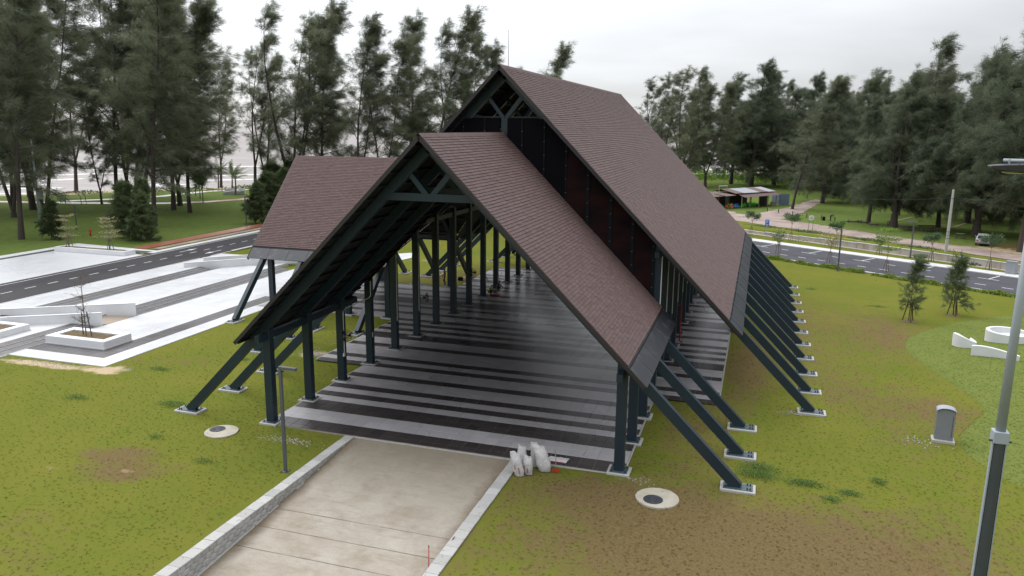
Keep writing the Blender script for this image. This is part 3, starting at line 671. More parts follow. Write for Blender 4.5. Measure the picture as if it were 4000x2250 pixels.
def block_wall(side, label):
    w = thing('block_wall', label, 'wall', (side * 4.24, -.35, 0))
    x0, x1 = -.25, .25
    shared = MB().box(x0, x1, -.594, -.006, -.03, .045).mesh('cap_stone', 'block_concrete', bevel=.012)
    for k in range(40):
        ob('cap_stone', shared, w, (random.uniform(-.006, .006), -k * .6, random.uniform(-.004, .004)), (0, 0, random.uniform(-.008, .008)))
    # split-face blocks below, curved faces towards the ramp, set back in courses
    def blk():
        m = MB(); secs = []
        for t in np.linspace(0, 1, 7):
            y = -.40 * t; bow = .045 * (1 - (2 * t - 1) ** 2)
            xf = -side * (.20 + bow); xb = side * .2
            secs.append([(xf * .9, y, -.20), (xf, y, -.16), (xf, y, -.03), (xf * .93, y, 0), (xb, y, 0), (xb, y, -.20)])
        return m.loft(secs).mesh('block', 'block_concrete')
    sh = blk()
    for c in range(7):
        zt = -.032 - c * .2
        for k in range(62):
            y = -k * .402 - (c % 2) * .2
            if rz_(y - .35 - .4) > zt - .0: continue            # still buried behind the slab
            if y < -24: continue
            ob('block', sh, w, (random.uniform(-.008, .008), y, zt), (0, 0, random.uniform(-.012, .012)))
    MB().hexa([(-.15, -33.6, rz_(-34) - .3), (.15, -33.6, rz_(-34) - .3), (.15, 0, -.3), (-.15, 0, -.3)], [(-.15, -33.6, -.04), (.15, -33.6, -.04), (.15, 0, -.04), (-.15, 0, -.04)]).build('core', 'grout', w)
    m = MB().hexa([(-side * .32, -33.6, rz_(-34) - .3), (-side * .12, -33.6, rz_(-34) - .3), (-side * .12, 0, -.3), (-side * .32, 0, -.3)],
                  [(-side * .32, -33.6, rz_(-34) + .05), (-side * .12, -33.6, rz_(-34) + .05), (-side * .12, 0, -.01), (-side * .32, 0, -.01)]); m.build('footing', 'white_concrete', w)
block_wall(-1, 'grey block retaining wall with flat caps on the left side of the ramp')
block_wall(1, 'pale flat capped retaining wall on the right side of the ramp')
# earth faces of the cut behind the walls
for sx in (-1, 1):
    o = MB().add([(sx * 4.5, -.3, 0), (sx * 4.5, -34, 0), (sx * 4.5, -34, -3), (sx * 4.5, -.3, -3)], [(0, 1, 2, 3)]).build('earth_bank', 'soil'); struct(o)
    o['label'] = 'buried earth face behind the %s ramp wall' % ('left' if sx < 0 else 'right')

# ---------------------------------------------------------------- right-hand road with parking bays, kerb, drain, dirt track
road_r = sheet('parking_road', [rd(-60, -9.7), rd(90, -9.7), rd(90, .02), rd(-60, .02)], .012, 'asphalt_dry', 'grey asphalt road with parking bays on the right')
def rrect(s0, s1, d0, d1): return [rd(s0, d0), rd(s1, d0), rd(s1, d1), rd(s0, d1)]
for k in range(-6, 16): marks(road_r, [rrect(-10.2 + 2.43 * k, -9.2 + 2.43 * k, -6.72, -6.58)], .017, 'lane_dash')
for k in range(-3, 7):
    s = .5 + 6.72 * k
    marks(road_r, [rrect(s - 1.0, s + 1.0, -3.02, -2.89)], .017, 'bay_line'); marks(road_r, [rrect(s - .06, s + .06, -2.885, 0)], .017, 'bay_line')
    marks(road_r, [rrect(s + 3.0, s + 3.9, -3.02, -2.89)], .017, 'bay_line')
kerb_run('parking_kerb', rd(-40, .95), rd(70, .95), 1.85, .12, 0.0, 1.8, 'broad white concrete kerb along the parking bays')
kerb_run('hedge_kerb', rd(-25, -9.85), rd(40, -9.85), .28, .12, 0.0, 1.5, 'narrow white kerb showing through the low hedge')
# drain: near lip, channel wall
dr = thing('drain_wall', 'low pale concrete drain wall running behind the parking kerb', 'wall')
pA, pB = np.array([6.0, 90.9]), np.array([60.0, 48.4]); dn_ = (pB - pA) / np.linalg.norm(pB - pA); nn_ = np.array([-dn_[1], dn_[0]]); LL = np.linalg.norm(pB - pA); n = 24
for i in range(n):
    a = pA + dn_ * (LL * i / n + .02); b = pA + dn_ * (LL * (i + 1) / n - .02)
    h = .34 + .40 * min(1, max(0, (i - 3) / 6)); q = lambda p, o_, z: (p[0] + nn_[0] * o_, p[1] + nn_[1] * o_, z)
    MB().hexa([q(a, 0, -.3), q(b, 0, -.3), q(b, .22, -.3), q(a, .22, -.3)], [q(a, 0, h), q(b, 0, h), q(b, .22, h), q(a, .22, h)]).build('wall_panel', 'drain_concrete', dr)
    MB().hexa([q(a, -.03, h + .002), q(b, -.03, h + .002), q(b, .27, h + .002), q(a, .27, h + .002)], [q(a, -.03, h + .07), q(b, -.03, h + .07), q(b, .27, h + .07), q(a, .27, h + .07)]).build('coping', 'kerb', dr)
    MB().hexa([q(a, -.62, -.1), q(b, -.62, -.1), q(b, -.02, -.1), q(a, -.02, -.1)], [q(a, -.62, .03), q(b, -.62, .03), q(b, -.02, .03), q(a, -.02, .03)]).build('drain_lip', 'drain_concrete', dr)
# raised earth bank behind the drain
m = MB(); vs = []; fs = []; n = 60
for i in range(n + 1):
    a = pA + dn_ * (LL * i / n)
    for (o_, z) in ((.3, -.2), (.32, .42 + .3 * min(1, max(0, (i - 7) / 15))), (1.6, .62), (3.8, .55), (7.5, -.03)):
        w = random.uniform(-.12, .12); vs.append((a[0] + nn_[0] * (o_ + w), a[1] + nn_[1] * (o_ + w), z + random.uniform(-.04, .04)))
for i in range(n):
    for j in range(4): fs.append((i * 5 + j, (i + 1) * 5 + j, (i + 1) * 5 + j + 1, i * 5 + j + 1))
me = m.add(vs, fs).mesh('drain_bank', 'ground', smooth=True); va = np.array([v.co[:] for v in me.vertices]); ground_attrs(me, va[:, 0], va[:, 1]); bank = struct(ob('drain_bank', me)); bank['label'] = 'sandy grass bank between the drain wall and the dirt track'
# dirt track: two edges
near_ = [(-14, 128), (0, 112), (11.6, 100.2), (16, 95.5), (22, 91.1), (26.5, 87.6), (31.9, 82.4), (36.6, 78.2), (42.8, 72), (52, 64), (70, 50), (95, 30)]
far_ = [(-6, 134), (3, 122), (11.5, 112), (17.2, 106), (22.5, 101), (27.3, 95.4), (30.5, 91), (34, 88.2), (37, 84.2), (41.3, 81.2), (44.8, 77.1), (55, 69), (74, 56), (100, 37)]
def jig(pts, n, a):
    P_ = np.array(pts); t = np.linspace(0, len(P_) - 1, n); i = np.minimum(t.astype(int), len(P_) - 2); f = (t - i)[:, None]
    q = P_[i] * (1 - f) + P_[i + 1] * f; return q + rng.normal(0, a, q.shape)
na, fa_ = jig(near_, 90, .16), jig(far_, 90, .3)
m = MB(); m.add([(p[0], p[1], .02) for p in na] + [(p[0], p[1], .02) for p in fa_], [(i, i + 1, 91 + i, 90 + i) for i in range(89)])
o = struct(m.build('dirt_track', 'dirt_road')); o['label'] = 'worn pinkish dirt track past the old sheds'
na, fa_ = jig([(16.5, 104), (20.0, 110), (22.5, 122), (24.5, 134), (28, 146)], 40, .15), jig([(12, 110), (15.5, 118), (19.5, 128), (22.3, 138), (25.5, 149)], 40, .2)
m = MB(); m.add([(p[0], p[1], .026) for p in na] + [(p[0], p[1], .026) for p in fa_], [(i, i + 1, 41 + i, 40 + i) for i in range(39)])
o = struct(m.build('dirt_track', 'dirt_road')); o['label'] = 'side branch of the dirt track going past the shed'

# ---------------------------------------------------------------- mown lawn mound on the right
def mound():
    edge = [(35.3, 39.8), (31.5, 37.7), (27.9, 33.9), (25.5, 30.3), (24.5, 27.7), (24.3, 24.6), (24.9, 21.6), (26.0, 17.1), (26.3, 14.5), (26.05, 13.4), (24.7, 10.7), (24.0, 8.9), (24.1, 6.5), (26, 3.5), (30, 2), (36, 3), (42, 8), (46, 16), (47, 26), (43, 36)]
    E_ = np.array(edge); k = len(E_); sm = []
    for i in range(k):                                  # Catmull-Rom
        p0, p1, p2, p3 = E_[i - 1], E_[i], E_[(i + 1) % k], E_[(i + 2) % k]
        for t in np.linspace(0, 1, 6, endpoint=False): sm.append(.5 * ((2 * p1) + (-p0 + p2) * t + (2 * p0 - 5 * p1 + 4 * p2 - p3) * t * t + (-p0 + 3 * p1 - 3 * p2 + p3) * t ** 3))
    E_ = np.array(sm); c = E_.mean(0); rings = np.array([1, .97, .92, .84, .74, .6, .45, .3, .15]); zs = np.array([-.05, .05, .10, .16, .21, .27, .31, .33, .34])
    vs = []; n = len(E_)
    for r_, z in zip(rings, zs): vs += [(c[0] + (e[0] - c[0]) * r_, c[1] + (e[1] - c[1]) * r_, z) for e in E_]
    vs.append((c[0], c[1], .345)); fs = [(i * n + j, i * n + (j + 1) % n, (i + 1) * n + (j + 1) % n, (i + 1) * n + j) for i in range(len(rings) - 1) for j in range(n)]
    fs += [((len(rings) - 1) * n + j, (len(rings) - 1) * n + (j + 1) % n, len(vs) - 1) for j in range(n)]
    me = MB().add(vs, fs).mesh('lawn_mound', 'ground', smooth=True); va = np.array([v.co[:] for v in me.vertices]); ground_attrs(me, va[:, 0], va[:, 1], 1.0)
    o = struct(ob('lawn_mound', me)); o['label'] = 'pale green mown lawn mound with white seats'
mound()

# ---------------------------------------------------------------- grass tufts on the lawn (one object, blades instanced)
GRASS = {}
def grass_field():
    xs = np.arange(-40, 48, .4); ys = np.arange(-20, 62, .4); X, Y = np.meshgrid(xs, ys, indexing='ij'); x = X.ravel(); y = Y.ravel(); ny = len(ys)
    i, j = np.meshgrid(np.arange(len(xs) - 1), np.arange(ny - 1), indexing='ij'); i = i.ravel(); j = j.ravel()
    xc = xs[i] + .2; yc = ys[j] + .2
    pave = ((np.abs(xc) < 9.25) & (yc > -.55) & (yc < 58)) | ((np.abs(xc) < 12.75) & (yc > 10.0) & (yc < 46.5)) | ((xc < -12) & (xc > -25.2) & (yc > 21.2) & (yc < 35)) | ((xc < -23.8) & (yc > 4.2)) | ((np.abs(xc) < 4.72) & (yc < 0)) | ((xc < -31) & (yc > -16))
    d = (xc - RO[0]) * NX[0] + (yc - RO[1]) * NX[1]; pave |= d > -10.3
    i, j = i[~pave], j[~pave]; f = np.stack([i * ny + j, (i + 1) * ny + j, (i + 1) * ny + j + 1, i * ny + j + 1], 1)
    me = npmesh('grass', np.stack([x, y, gz(x, y)], 1), f, 'grass_blade'); ground_attrs(me, x, y)
    dist = np.hypot(x - CAM.x, y - CAM.y); _, sand, _, _ = zones(x, y)
    dens = 18 * np.clip((78 - dist) / 45, .06, 1) ** 1.6 * np.clip(1 - 1.3 * sand, 0, 1)
    a = me.attributes.new('dens', 'FLOAT', 'POINT'); a.data.foreach_set('value', dens.astype(np.float32))
    o = tag(ob('grass', me), 'short lawn grass growing round the pavilion', kind='stuff')
    g = bpy.data.node_groups.new('grass', 'GeometryNodeTree'); g.interface.new_socket('Geometry', in_out='INPUT', socket_type='NodeSocketGeometry'); g.interface.new_socket('Geometry', in_out='OUTPUT', socket_type='NodeSocketGeometry')
    N = g.nodes.new; I = N('NodeGroupInput'); O = N('NodeGroupOutput'); L = g.links.new
    dp = N('GeometryNodeDistributePointsOnFaces'); na_ = N('GeometryNodeInputNamedAttribute'); na_.data_type = 'FLOAT'; na_.inputs['Name'].default_value = 'dens'
    L(I.outputs[0], dp.inputs['Mesh']); L(na_.outputs[0], dp.inputs['Density'])
    jn = N('GeometryNodeJoinGeometry')
    for k in range(7):
        cn = N('GeometryNodeMeshCone'); cn.inputs['Vertices'].default_value = 3; cn.inputs['Radius Bottom'].default_value = .011; cn.inputs['Radius Top'].default_value = 0.0; cn.inputs['Depth'].default_value = random.uniform(.07, .12)
        cn.fill_type = 'NONE'
        tr = N('GeometryNodeTransform'); a_ = k * 2.4; t_ = random.uniform(.5, 1.1)
        tr.inputs['Translation'].default_value = (math.cos(a_) * random.uniform(.01, .06), math.sin(a_) * random.uniform(.01, .06), -.012); tr.inputs['Rotation'].default_value = (-math.sin(a_) * t_, math.cos(a_) * t_, 0)
        L(cn.outputs['Mesh'], tr.inputs['Geometry']); L(tr.outputs[0], jn.inputs[0])
    sm_ = N('GeometryNodeSetMaterial'); sm_.inputs['Material'].default_value = M('grass_blade'); L(jn.outputs[0], sm_.inputs['Geometry'])
    ip = N('GeometryNodeInstanceOnPoints'); L(dp.outputs['Points'], ip.inputs['Points']); L(sm_.outputs[0], ip.inputs['Instance'])
    rv = N('FunctionNodeRandomValue'); rv.data_type = 'FLOAT_VECTOR'; rv.inputs[0].default_value = (-.15, -.15, 0); rv.inputs[1].default_value = (.15, .15, 6.28); L(rv.outputs[0], ip.inputs['Rotation'])
    rs = N('FunctionNodeRandomValue'); rs.data_type = 'FLOAT'; rs.inputs[2].default_value = .25; rs.inputs[3].default_value = .62; L(rs.outputs[1], ip.inputs['Scale'])
    L(ip.outputs[0], O.inputs[0])
    md = o.modifiers.new('grass', 'NODES'); md.node_group = g; GRASS['g'] = g
grass_field()

def mound_grass():
    src = bpy.data.objects['lawn_mound'].data; me = src.copy(); me.name = 'mown_grass'; n = len(me.vertices)
    co_ = np.zeros(n * 3, np.float32); me.vertices.foreach_get('co', co_); co_ = co_.reshape(-1, 3); dist = np.hypot(co_[:, 0] - CAM.x, co_[:, 1] - CAM.y)
    a = me.attributes.new('dens', 'FLOAT', 'POINT'); a.data.foreach_set('value', (60 * np.clip((80 - dist) / 45, .1, 1)).astype(np.float32))
    me.materials.clear(); me.materials.append(M('grass_blade')); o = tag(ob('mown_grass', me), 'pale mown grass covering the lawn mound', kind='stuff'); md = o.modifiers.new('grass', 'NODES'); md.node_group = GRASS['g']
mound_grass()
# ================================================================== THE PAVILION
pav = thing('pavilion', 'large open sided hall with steep brown shingle roofs on raking dark steel frames', 'pavilion')
W1, F1, F2, E1, E2 = 8.85, 13.87, 17.35, 10.02, 13.53
H1, H2, HW = 14.446, 18.068, 12.11
K1, K2, KW = 1.002, 1.0217, 1.023
YW, FW, EW, CW = 28.05, 11.4, 7.63, 6.4
bay = lambda i: 3.5 * i

# floor ------------------------------------------------------------
flo = struct(ob('pavilion_floor', None)); flo['label'] = 'striped dark and pale polished tile floor of the pavilion'
for (a, b, c, d) in [(-9.06, 9.06, -.3, 10.2), (-12.53, 12.53, 10.2, 45.8), (-9.06, 9.06, 45.8, 57.2), (-25.2, -12.53, 21.6, 34.45)]:
    MB().box(a, b, c, d, -.25, .036).build('floor_bed', 'grout', flo)
SEQ = [1, 1, 0, 0, 1, 1, 0, 1, 0, 1, 0, 0, 1, 0, 0, 1, 0, 1, 0, 0, 0, 1, 0, 0, 1, 1, 0, 1, 0, 1, 0, 1, 0, 0, 1, 0, 0, 1, 0, 1, 1, 1, 0, 1, 0, 0, 1, 0, 0, 1, 0, 1, 0, 0, 1, 1, 0, 1, 0, 1, 0, 0, 0, 1, 0, 1, 1, 0, 0, 1, 0, 1, 0, 0, 1, 0, 1, 1, 0, 1, 0, 0, 1]
cells = []
for j, k in enumerate(SEQ):
    y0, y1 = -.57 + .7 * j, .13 + .7 * j
    spans = []
    if y1 <= 10.25: spans = [(-9.05, 9.05)]
    elif y1 < 45.95: spans = [(-12.52, 12.52)]
    elif y1 < 57.3: spans = [(-9.05, 9.05)]
    if 21.55 < y0 and y1 < 34.6: spans = [(-25.18, 12.52)]
    y0 = max(y0, -.29)
    for (a, b) in spans:
        xs = [a] + [x for x in np.arange(-25.2, 13, .7) if a + .15 < x < b - .15] + [b]
        cells += [(xs[q], xs[q + 1], y0, y1, k) for q in range(len(xs) - 1)]
tile_field(flo, cells, .052, .016, ['tile_light', 'tile_dark'], ['light_tile', 'dark_tile'], 300, .016, (.006, .018))
for (a, b, c, d) in [(-9.12, -9.07, -.3, 10.2), (9.07, 9.12, -.3, 10.2), (12.54, 12.6, 10.15, 45.8), (-12.6, -12.54, 10.15, 21.6), (9.13, 12.53, 10.13, 10.19), (-12.53, -9.13, 10.13, 10.19), (4.3, 9.06, -.37, -.31)]:
    MB().box(a, b, c, d, -.1, .03).build('floor_edge', 'white_concrete', flo)

# columns ------------------------------------------------------------
col_plinth = MB().box(-.50, .50, -.46, .46, -.1, .09).mesh('plinth', 'white_concrete', bevel=.02)
col_plate = MB().box(-.38, .38, -.35, .35, .091, .12).mesh('base_plate', 'steel_plate', bevel=.004)
bm_ = MB()
for sx in (-.3, .3):
    for sy in (-.27, .27): bm_.cyl(sx, sy, .121, .19, .03, n=6)
col_bolts = bm_.mesh('anchor_bolts', 'bolt')
def column(x, y, h, tilt=0.0):
    c = MB().box(-.215, .215, -.19, .19, .12, h).build('column', 'steel', pav, bevel=.012, loc=(x, y, 0))
    ob('plinth', col_plinth, c); ob('base_plate', col_plate, c); ob('anchor_bolts', col_bolts, c)['kind'] = 'stuff'
    return c
for i in range(17):
    y = bay(i); main = 3 <= i <= 13
    h = (17.35 * K2 - K2 * W1 - .05) if main else (F1 * K1 - K1 * W1 - .05)
    for sx in (-1, 1): column(sx * W1, y, h)
WX = [-23.7, -20.2, -16.7, -13.2]
for x in WX:
    hw = KW * (FW - CW) - .05
    for sy in (-1, 1): column(x, YW + sy * CW, hw)
# raking rafters that run down to the ground ------------------------------------------------------------
st_plinth = MB().box(-.72, .72, -.42, .42, -.1, .085).mesh('plinth', 'white_concrete', bevel=.02)
st_plate = MB().box(-.60, .60, -.32, .32, .086, .112).mesh('base_plate', 'steel_plate', bevel=.004)
bm_ = MB()
for sx in (.38, .5):
    for sy in (-.22, .22): bm_.cyl(sx, sy, .113, .19, .032, n=6)
for sy in (-.22, .22): bm_.cyl(-.5, sy, .113, .19, .032, n=6)
st_bolts = bm_.mesh('anchor_bolts', 'bolt')
def rafter(foot, apex, ground_foot=True, axis_x=True, sgn=1):
    f = Vector(foot); a = Vector(apex); up = Vector((0, 0, 1))
    r_ = MB().beam(f, a, .31, .44).build('rafter', 'steel', pav)
    if ground_foot:
        # the foot is cut level on its plate
        rot = 0 if axis_x and sgn > 0 else (math.pi if axis_x else (math.pi / 2 if sgn > 0 else -math.pi / 2))
        for nm, me in (('plinth', st_plinth), ('base_plate', st_plate), ('anchor_bolts', st_bolts)):
            q_ = ob(nm, me, r_, (f.x, f.y, 0), (0, 0, rot))
            if nm == 'anchor_bolts': q_['kind'] = 'stuff'
    return r_
for i in range(17):
    y = bay(i); main = 3 <= i <= 13; F = F2 if main else F1; K = K2 if main else K1
    for sx in (-1, 1):
        cut = main and sx < 0 and 5 <= i <= 10
        x0 = W1 + .3 if cut else F
        if cut and i in (7, 8, 9): x0 = 5.2
        dz = .10 if main else .02; rafter((sx * x0, y, K * (F - x0) + (-dz if cut else .08)), (sx * .02, y, K * F - dz), not cut, True, sx)
for x in WX:
    for sy in (-1, 1):
        rafter((x, YW + sy * FW, .10), (x, YW + sy * .02, KW * FW), True, False, sy)
# collar beams, V struts, king posts
for i in range(17):
    y = bay(i); main = 3 <= i <= 13
    if main:
        MB().beam((-1.9, y, 15.33), (1.9, y, 15.33), .05, .06).build('tie_rod', 'steel', pav)
        for sx in (-1, 1): MB().beam((sx * .04, y, 15.25), (sx * 1.0, y, 16.45), .22, .20).build('strut', 'steel', pav)
        if i in (3, 13): MB().box(-.185, .185, y - .16, y + .16, 13.2, 15.28).build('king_post', 'steel', pav)
    else:
        MB().beam((-2.05, y, 11.70), (2.05, y, 11.70), .30, .34).build('collar_beam', 'steel', pav)
        for sx in (-1, 1): MB().beam((sx * .14, y, 11.8), (sx * 1.02, y, 12.82), .24, .24).build('strut', 'steel', pav)
# longitudinal beams along the column heads
for sx in (-1, 1):
    for (a, b, z) in ((-.9, 8.8, 4.62), (47.2, 57, 4.62), (10.0, 45.9, 8.15)):
        MB().box(sx * W1 - .13, sx * W1 + .13, a, b, z - .22, z + .12).build('eaves_beam', 'steel', pav)
for sy in (-1, 1):
    MB().box(-24.6, -12.9, YW + sy * CW - .13, YW + sy * CW + .13, 4.5, 4.86).build('eaves_beam', 'steel', pav)

# roofs ------------------------------------------------------------
ALL_SH = []
def roof_slope(name, origin, along, down, length, slope, label, start=0.0, limit=None, detail=True, end_fn=None, poly=None):
    """origin: ridge corner; along: unit vector on the ridge; down: unit vector down the slope"""
    o_ = Vector(origin); a = Vector(along).normalized(); d = Vector(down).normalized(); nn = a.cross(d); nn = -nn if nn.z < 0 else nn
    q = poly if poly else [(0, 0), (length, 0), (length, slope), (0, slope)]
    pts = [o_ + a * u + d * v - nn * .02 for (u, v) in q]
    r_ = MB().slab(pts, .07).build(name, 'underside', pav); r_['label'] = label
    e, w = .165, .335; n = int(slope / e)
    X = []; 
    if detail:
        for c in range(n):
            v0 = c * e; u = -(c % 2) * w * .5 - rng.uniform(0, .05); lo, hi = (0, length) if limit is None else limit(v0 + e / 2)
            while u < hi:
                ww = w * rng.uniform(.85, 1.15); u0, u1 = max(u, lo), min(u + ww, hi)
                if u1 - u0 > .06: X.append((u0, u1, v0, rng.uniform(0, 1)))
                u += ww
    else:
        for c in range(n):
            lo, hi = (0, length) if limit is None else limit(c * e + e / 2)
            if hi - lo > .05: X.append((lo, hi, c * e, .5))
    X = np.array(X)
    ALL_SH.append((r_, X, np.array(o_), np.array(a), np.array(d), np.array(nn), e))
    return r_
S1 = math.hypot(9.30, 9.30 * K1); S2 = math.hypot(12.90, 12.90 * K2); SW = math.hypot(EW - .72, (EW - .72) * KW)
d1 = lambda s: Vector((s, 0, -K1)).normalized(); d2 = lambda s: Vector((s, 0, -K2)).normalized(); dw = lambda s: Vector((0, s, -KW)).normalized()
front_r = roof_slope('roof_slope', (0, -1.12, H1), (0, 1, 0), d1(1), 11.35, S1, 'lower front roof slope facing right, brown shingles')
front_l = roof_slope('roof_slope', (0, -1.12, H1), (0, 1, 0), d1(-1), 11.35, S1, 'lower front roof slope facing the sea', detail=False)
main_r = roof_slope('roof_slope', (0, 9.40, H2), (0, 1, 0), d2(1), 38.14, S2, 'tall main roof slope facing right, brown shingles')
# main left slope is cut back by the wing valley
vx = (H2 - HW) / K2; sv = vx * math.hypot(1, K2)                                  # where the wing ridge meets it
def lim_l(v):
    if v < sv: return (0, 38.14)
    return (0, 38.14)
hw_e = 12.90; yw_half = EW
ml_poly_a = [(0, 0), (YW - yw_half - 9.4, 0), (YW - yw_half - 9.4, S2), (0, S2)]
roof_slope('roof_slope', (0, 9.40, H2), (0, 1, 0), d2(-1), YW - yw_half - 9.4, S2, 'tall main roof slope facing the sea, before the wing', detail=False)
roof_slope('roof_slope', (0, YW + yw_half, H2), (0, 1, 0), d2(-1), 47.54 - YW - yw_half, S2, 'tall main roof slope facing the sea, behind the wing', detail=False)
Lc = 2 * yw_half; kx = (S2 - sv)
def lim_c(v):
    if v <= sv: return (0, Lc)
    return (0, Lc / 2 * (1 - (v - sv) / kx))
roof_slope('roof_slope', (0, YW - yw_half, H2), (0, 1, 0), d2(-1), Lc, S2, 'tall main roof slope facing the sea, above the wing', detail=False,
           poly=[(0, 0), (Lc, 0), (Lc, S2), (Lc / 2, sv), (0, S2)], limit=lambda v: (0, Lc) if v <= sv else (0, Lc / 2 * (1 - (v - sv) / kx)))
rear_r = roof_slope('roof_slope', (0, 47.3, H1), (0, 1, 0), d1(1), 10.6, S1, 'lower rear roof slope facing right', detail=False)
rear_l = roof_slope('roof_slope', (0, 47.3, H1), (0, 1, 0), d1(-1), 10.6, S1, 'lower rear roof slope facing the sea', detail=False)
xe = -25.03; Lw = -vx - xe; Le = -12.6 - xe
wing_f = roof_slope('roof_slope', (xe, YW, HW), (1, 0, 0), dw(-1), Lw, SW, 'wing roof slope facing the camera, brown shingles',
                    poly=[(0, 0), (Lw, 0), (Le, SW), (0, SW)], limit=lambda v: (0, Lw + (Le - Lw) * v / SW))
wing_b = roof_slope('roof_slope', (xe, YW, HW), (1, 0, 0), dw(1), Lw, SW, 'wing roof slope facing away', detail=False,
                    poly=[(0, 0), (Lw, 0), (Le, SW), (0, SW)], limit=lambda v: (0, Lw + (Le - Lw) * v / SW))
# the 300 shingles nearest the camera are pieces of their own
cand = []
for si, (r_, X, o_, a, d, nn, e) in enumerate(ALL_SH):
    if len(X) < 500: continue
    c = o_[None] + a[None] * ((X[:, 0] + X[:, 1]) / 2)[:, None] + d[None] * (X[:, 2] + e / 2)[:, None]
    dist = np.linalg.norm(c - np.array(CAM)[None], axis=1)
    cand += [(dd, si, k) for k, dd in enumerate(dist)]
cand.sort(); near = set((si, k) for _, si, k in cand[:300])
def sh_verts(u0, u1, v0, t, o_, a, d, nn, e):
    """8 corners of a lifted tab"""
    g = .004; lift = .026 + .014 * t; v1 = v0 + e + .018 * t
    p = lambda u, v, h: o_ + a * u + d * v + nn * h
    return [p(u0 + g, v0 - .02, -.004), p(u1 - g, v0 - .02, -.004), p(u1 - g, v1, lift - .012), p(u0 + g, v1, lift - .012),
            p(u0 + g, v0 - .02, .003), p(u1 - g, v0 - .02, .003), p(u1 - g, v1, lift), p(u0 + g, v1, lift)]
FACES = np.array([[4, 5, 6, 7], [0, 1, 5, 4], [1, 2, 6, 5], [2, 3, 7, 6], [3, 0, 4, 7]])
unit_sh = {}
for si, (r_, X, o_, a, d, nn, e) in enumerate(ALL_SH):
    rest = [k for k in range(len(X)) if (si, k) not in near]
    Y = X[rest]; n = len(Y)
    u0, u1, v0, t = [Y[:, q][:, None] for q in range(4)]; g = .004; lift = .026 + .014 * t; v1 = v0 + e + .018 * t; vt = v0 - .02
    P_ = lambda u, v, h: o_[None] + a[None] * u + d[None] * v + nn[None] * h
    V = np.stack([P_(u0 + g, vt, -.004), P_(u1 - g, vt, -.004), P_(u1 - g, v1, lift - .012), P_(u0 + g, v1, lift - .012), P_(u0 + g, vt, .003), P_(u1 - g, vt, .003), P_(u1 - g, v1, lift), P_(u0 + g, v1, lift)], 1)
    F_ = ((np.arange(n) * 8)[:, None, None] + FACES[None]).reshape(-1, 4)
    so_ = ob('shingle_field', npmesh('shingle_field', V.reshape(-1, 3), F_, 'shingle'), r_); so_['kind'] = 'stuff'
    mine = [k for (s2, k) in near if s2 == si]
    if mine:
        if si not in unit_sh:
            v = sh_verts(0, .335, 0, .5, np.zeros(3), a, d, nn, e); unit_sh[si] = npmesh('shingle', v, FACES, 'shingle')
        for k in sorted(mine):
            u0_, u1_, v0_, t_ = X[k]
            base = o_ + a * u0_ + d * v0_
            sc = (u1_ - u0_) / .335
            # all slopes here run along the y axis, so a y scale sets the tab width
            ob('shingle', unit_sh[si], r_, tuple(base), None, (1, sc, 1))
# ridge caps: overlapping bent pieces
def ridge(p0, p1, k, parent):
    p0 = Vector(p0); p1 = Vector(p1); L = (p1 - p0).length; a = (p1 - p0).normalized(); s_ = Vector((-a.y, a.x, 0)); n = int(L / .26)
    V = []; F_ = []
    for i in range(n):
        q0 = p0 + a * (L * i / n - .02); q1 = p0 + a * (L * (i + 1) / n); h0 = .035; h1 = .05
        w = .17; dn = Vector((0, 0, -k * w))
        V += [q0 + s_ * w + dn + Vector((0, 0, h0)), q0 + Vector((0, 0, h0 + .015)), q0 - s_ * w + dn + Vector((0, 0, h0)), q1 + s_ * w + dn + Vector((0, 0, h1)), q1 + Vector((0, 0, h1 + .015)), q1 - s_ * w + dn + Vector((0, 0, h1))]
        b = i * 6; F_ += [(b, b + 1, b + 4, b + 3), (b + 1, b + 2, b + 5, b + 4)]
    o = ob('ridge_cap', npmesh('ridge_cap', [tuple(v) for v in V], F_, 'shingle'), parent); o['kind'] = 'stuff'
ridge((0, -1.14, H1), (0, 10.25, H1), K1, front_r); ridge((0, 9.38, H2), (0, 47.56, H2), K2, main_r); ridge((xe - .02, YW, HW), (-vx - .1, YW, HW), KW, wing_f); ridge((0, 47.3, H1), (0, 57.9, H1), K1, rear_r)
# dark metal panels along the eaves
def eave_panels(parent, pt, along, down, length, n, depth):
    """pt: upper corner at the shingle edge"""
    o_ = Vector(pt); a = Vector(along); d = Vector(down); nn = a.cross(d).normalized(); nn = -nn if nn.z < 0 else nn; w = length / n
    sh = None
    for i in range(n):
        q = o_ + a * (w * i + .012); e_ = a * (w - .024)
        MB().slab([q, q + e_, q + e_ + d * depth, q + d * depth], .05).build('eave_panel', 'eave_panel', parent)
    MB().slab([o_ - nn * .055, o_ + a * length - nn * .055, o_ + a * length + d * (depth - .02) - nn * .055, o_ + d * (depth - .02) - nn * .055], .03).build('panel_backing', 'underside', parent)
for s_, par in ((1, front_r), (-1, front_l)): eave_panels(par, (s_ * 9.32, -1.12, H1 - K1 * 9.32 - .005), (0, 1, 0), d1(s_), 11.4, 6, 1.03)
eave_panels(main_r, (12.92, 9.40, H2 - K2 * 12.92 - .005), (0, 1, 0), d2(1), 38.14, 20, .92)
eave_panels(main_r, (-12.92, 9.40, H2 - K2 * 12.92 - .005), (0, 1, 0), d2(-1), 11.0, 6, .92); eave_panels(main_r, (-12.92, 36.0, H2 - K2 * 12.92 - .005), (0, 1, 0), d2(-1), 11.5, 6, .92)
for s_, par in ((-1, wing_f), (1, wing_b)): eave_panels(par, (xe, YW + s_ * (EW - .70), HW - KW * (EW - .70) - .005), (1, 0, 0), dw(s_), 12.3, 7, 1.02)
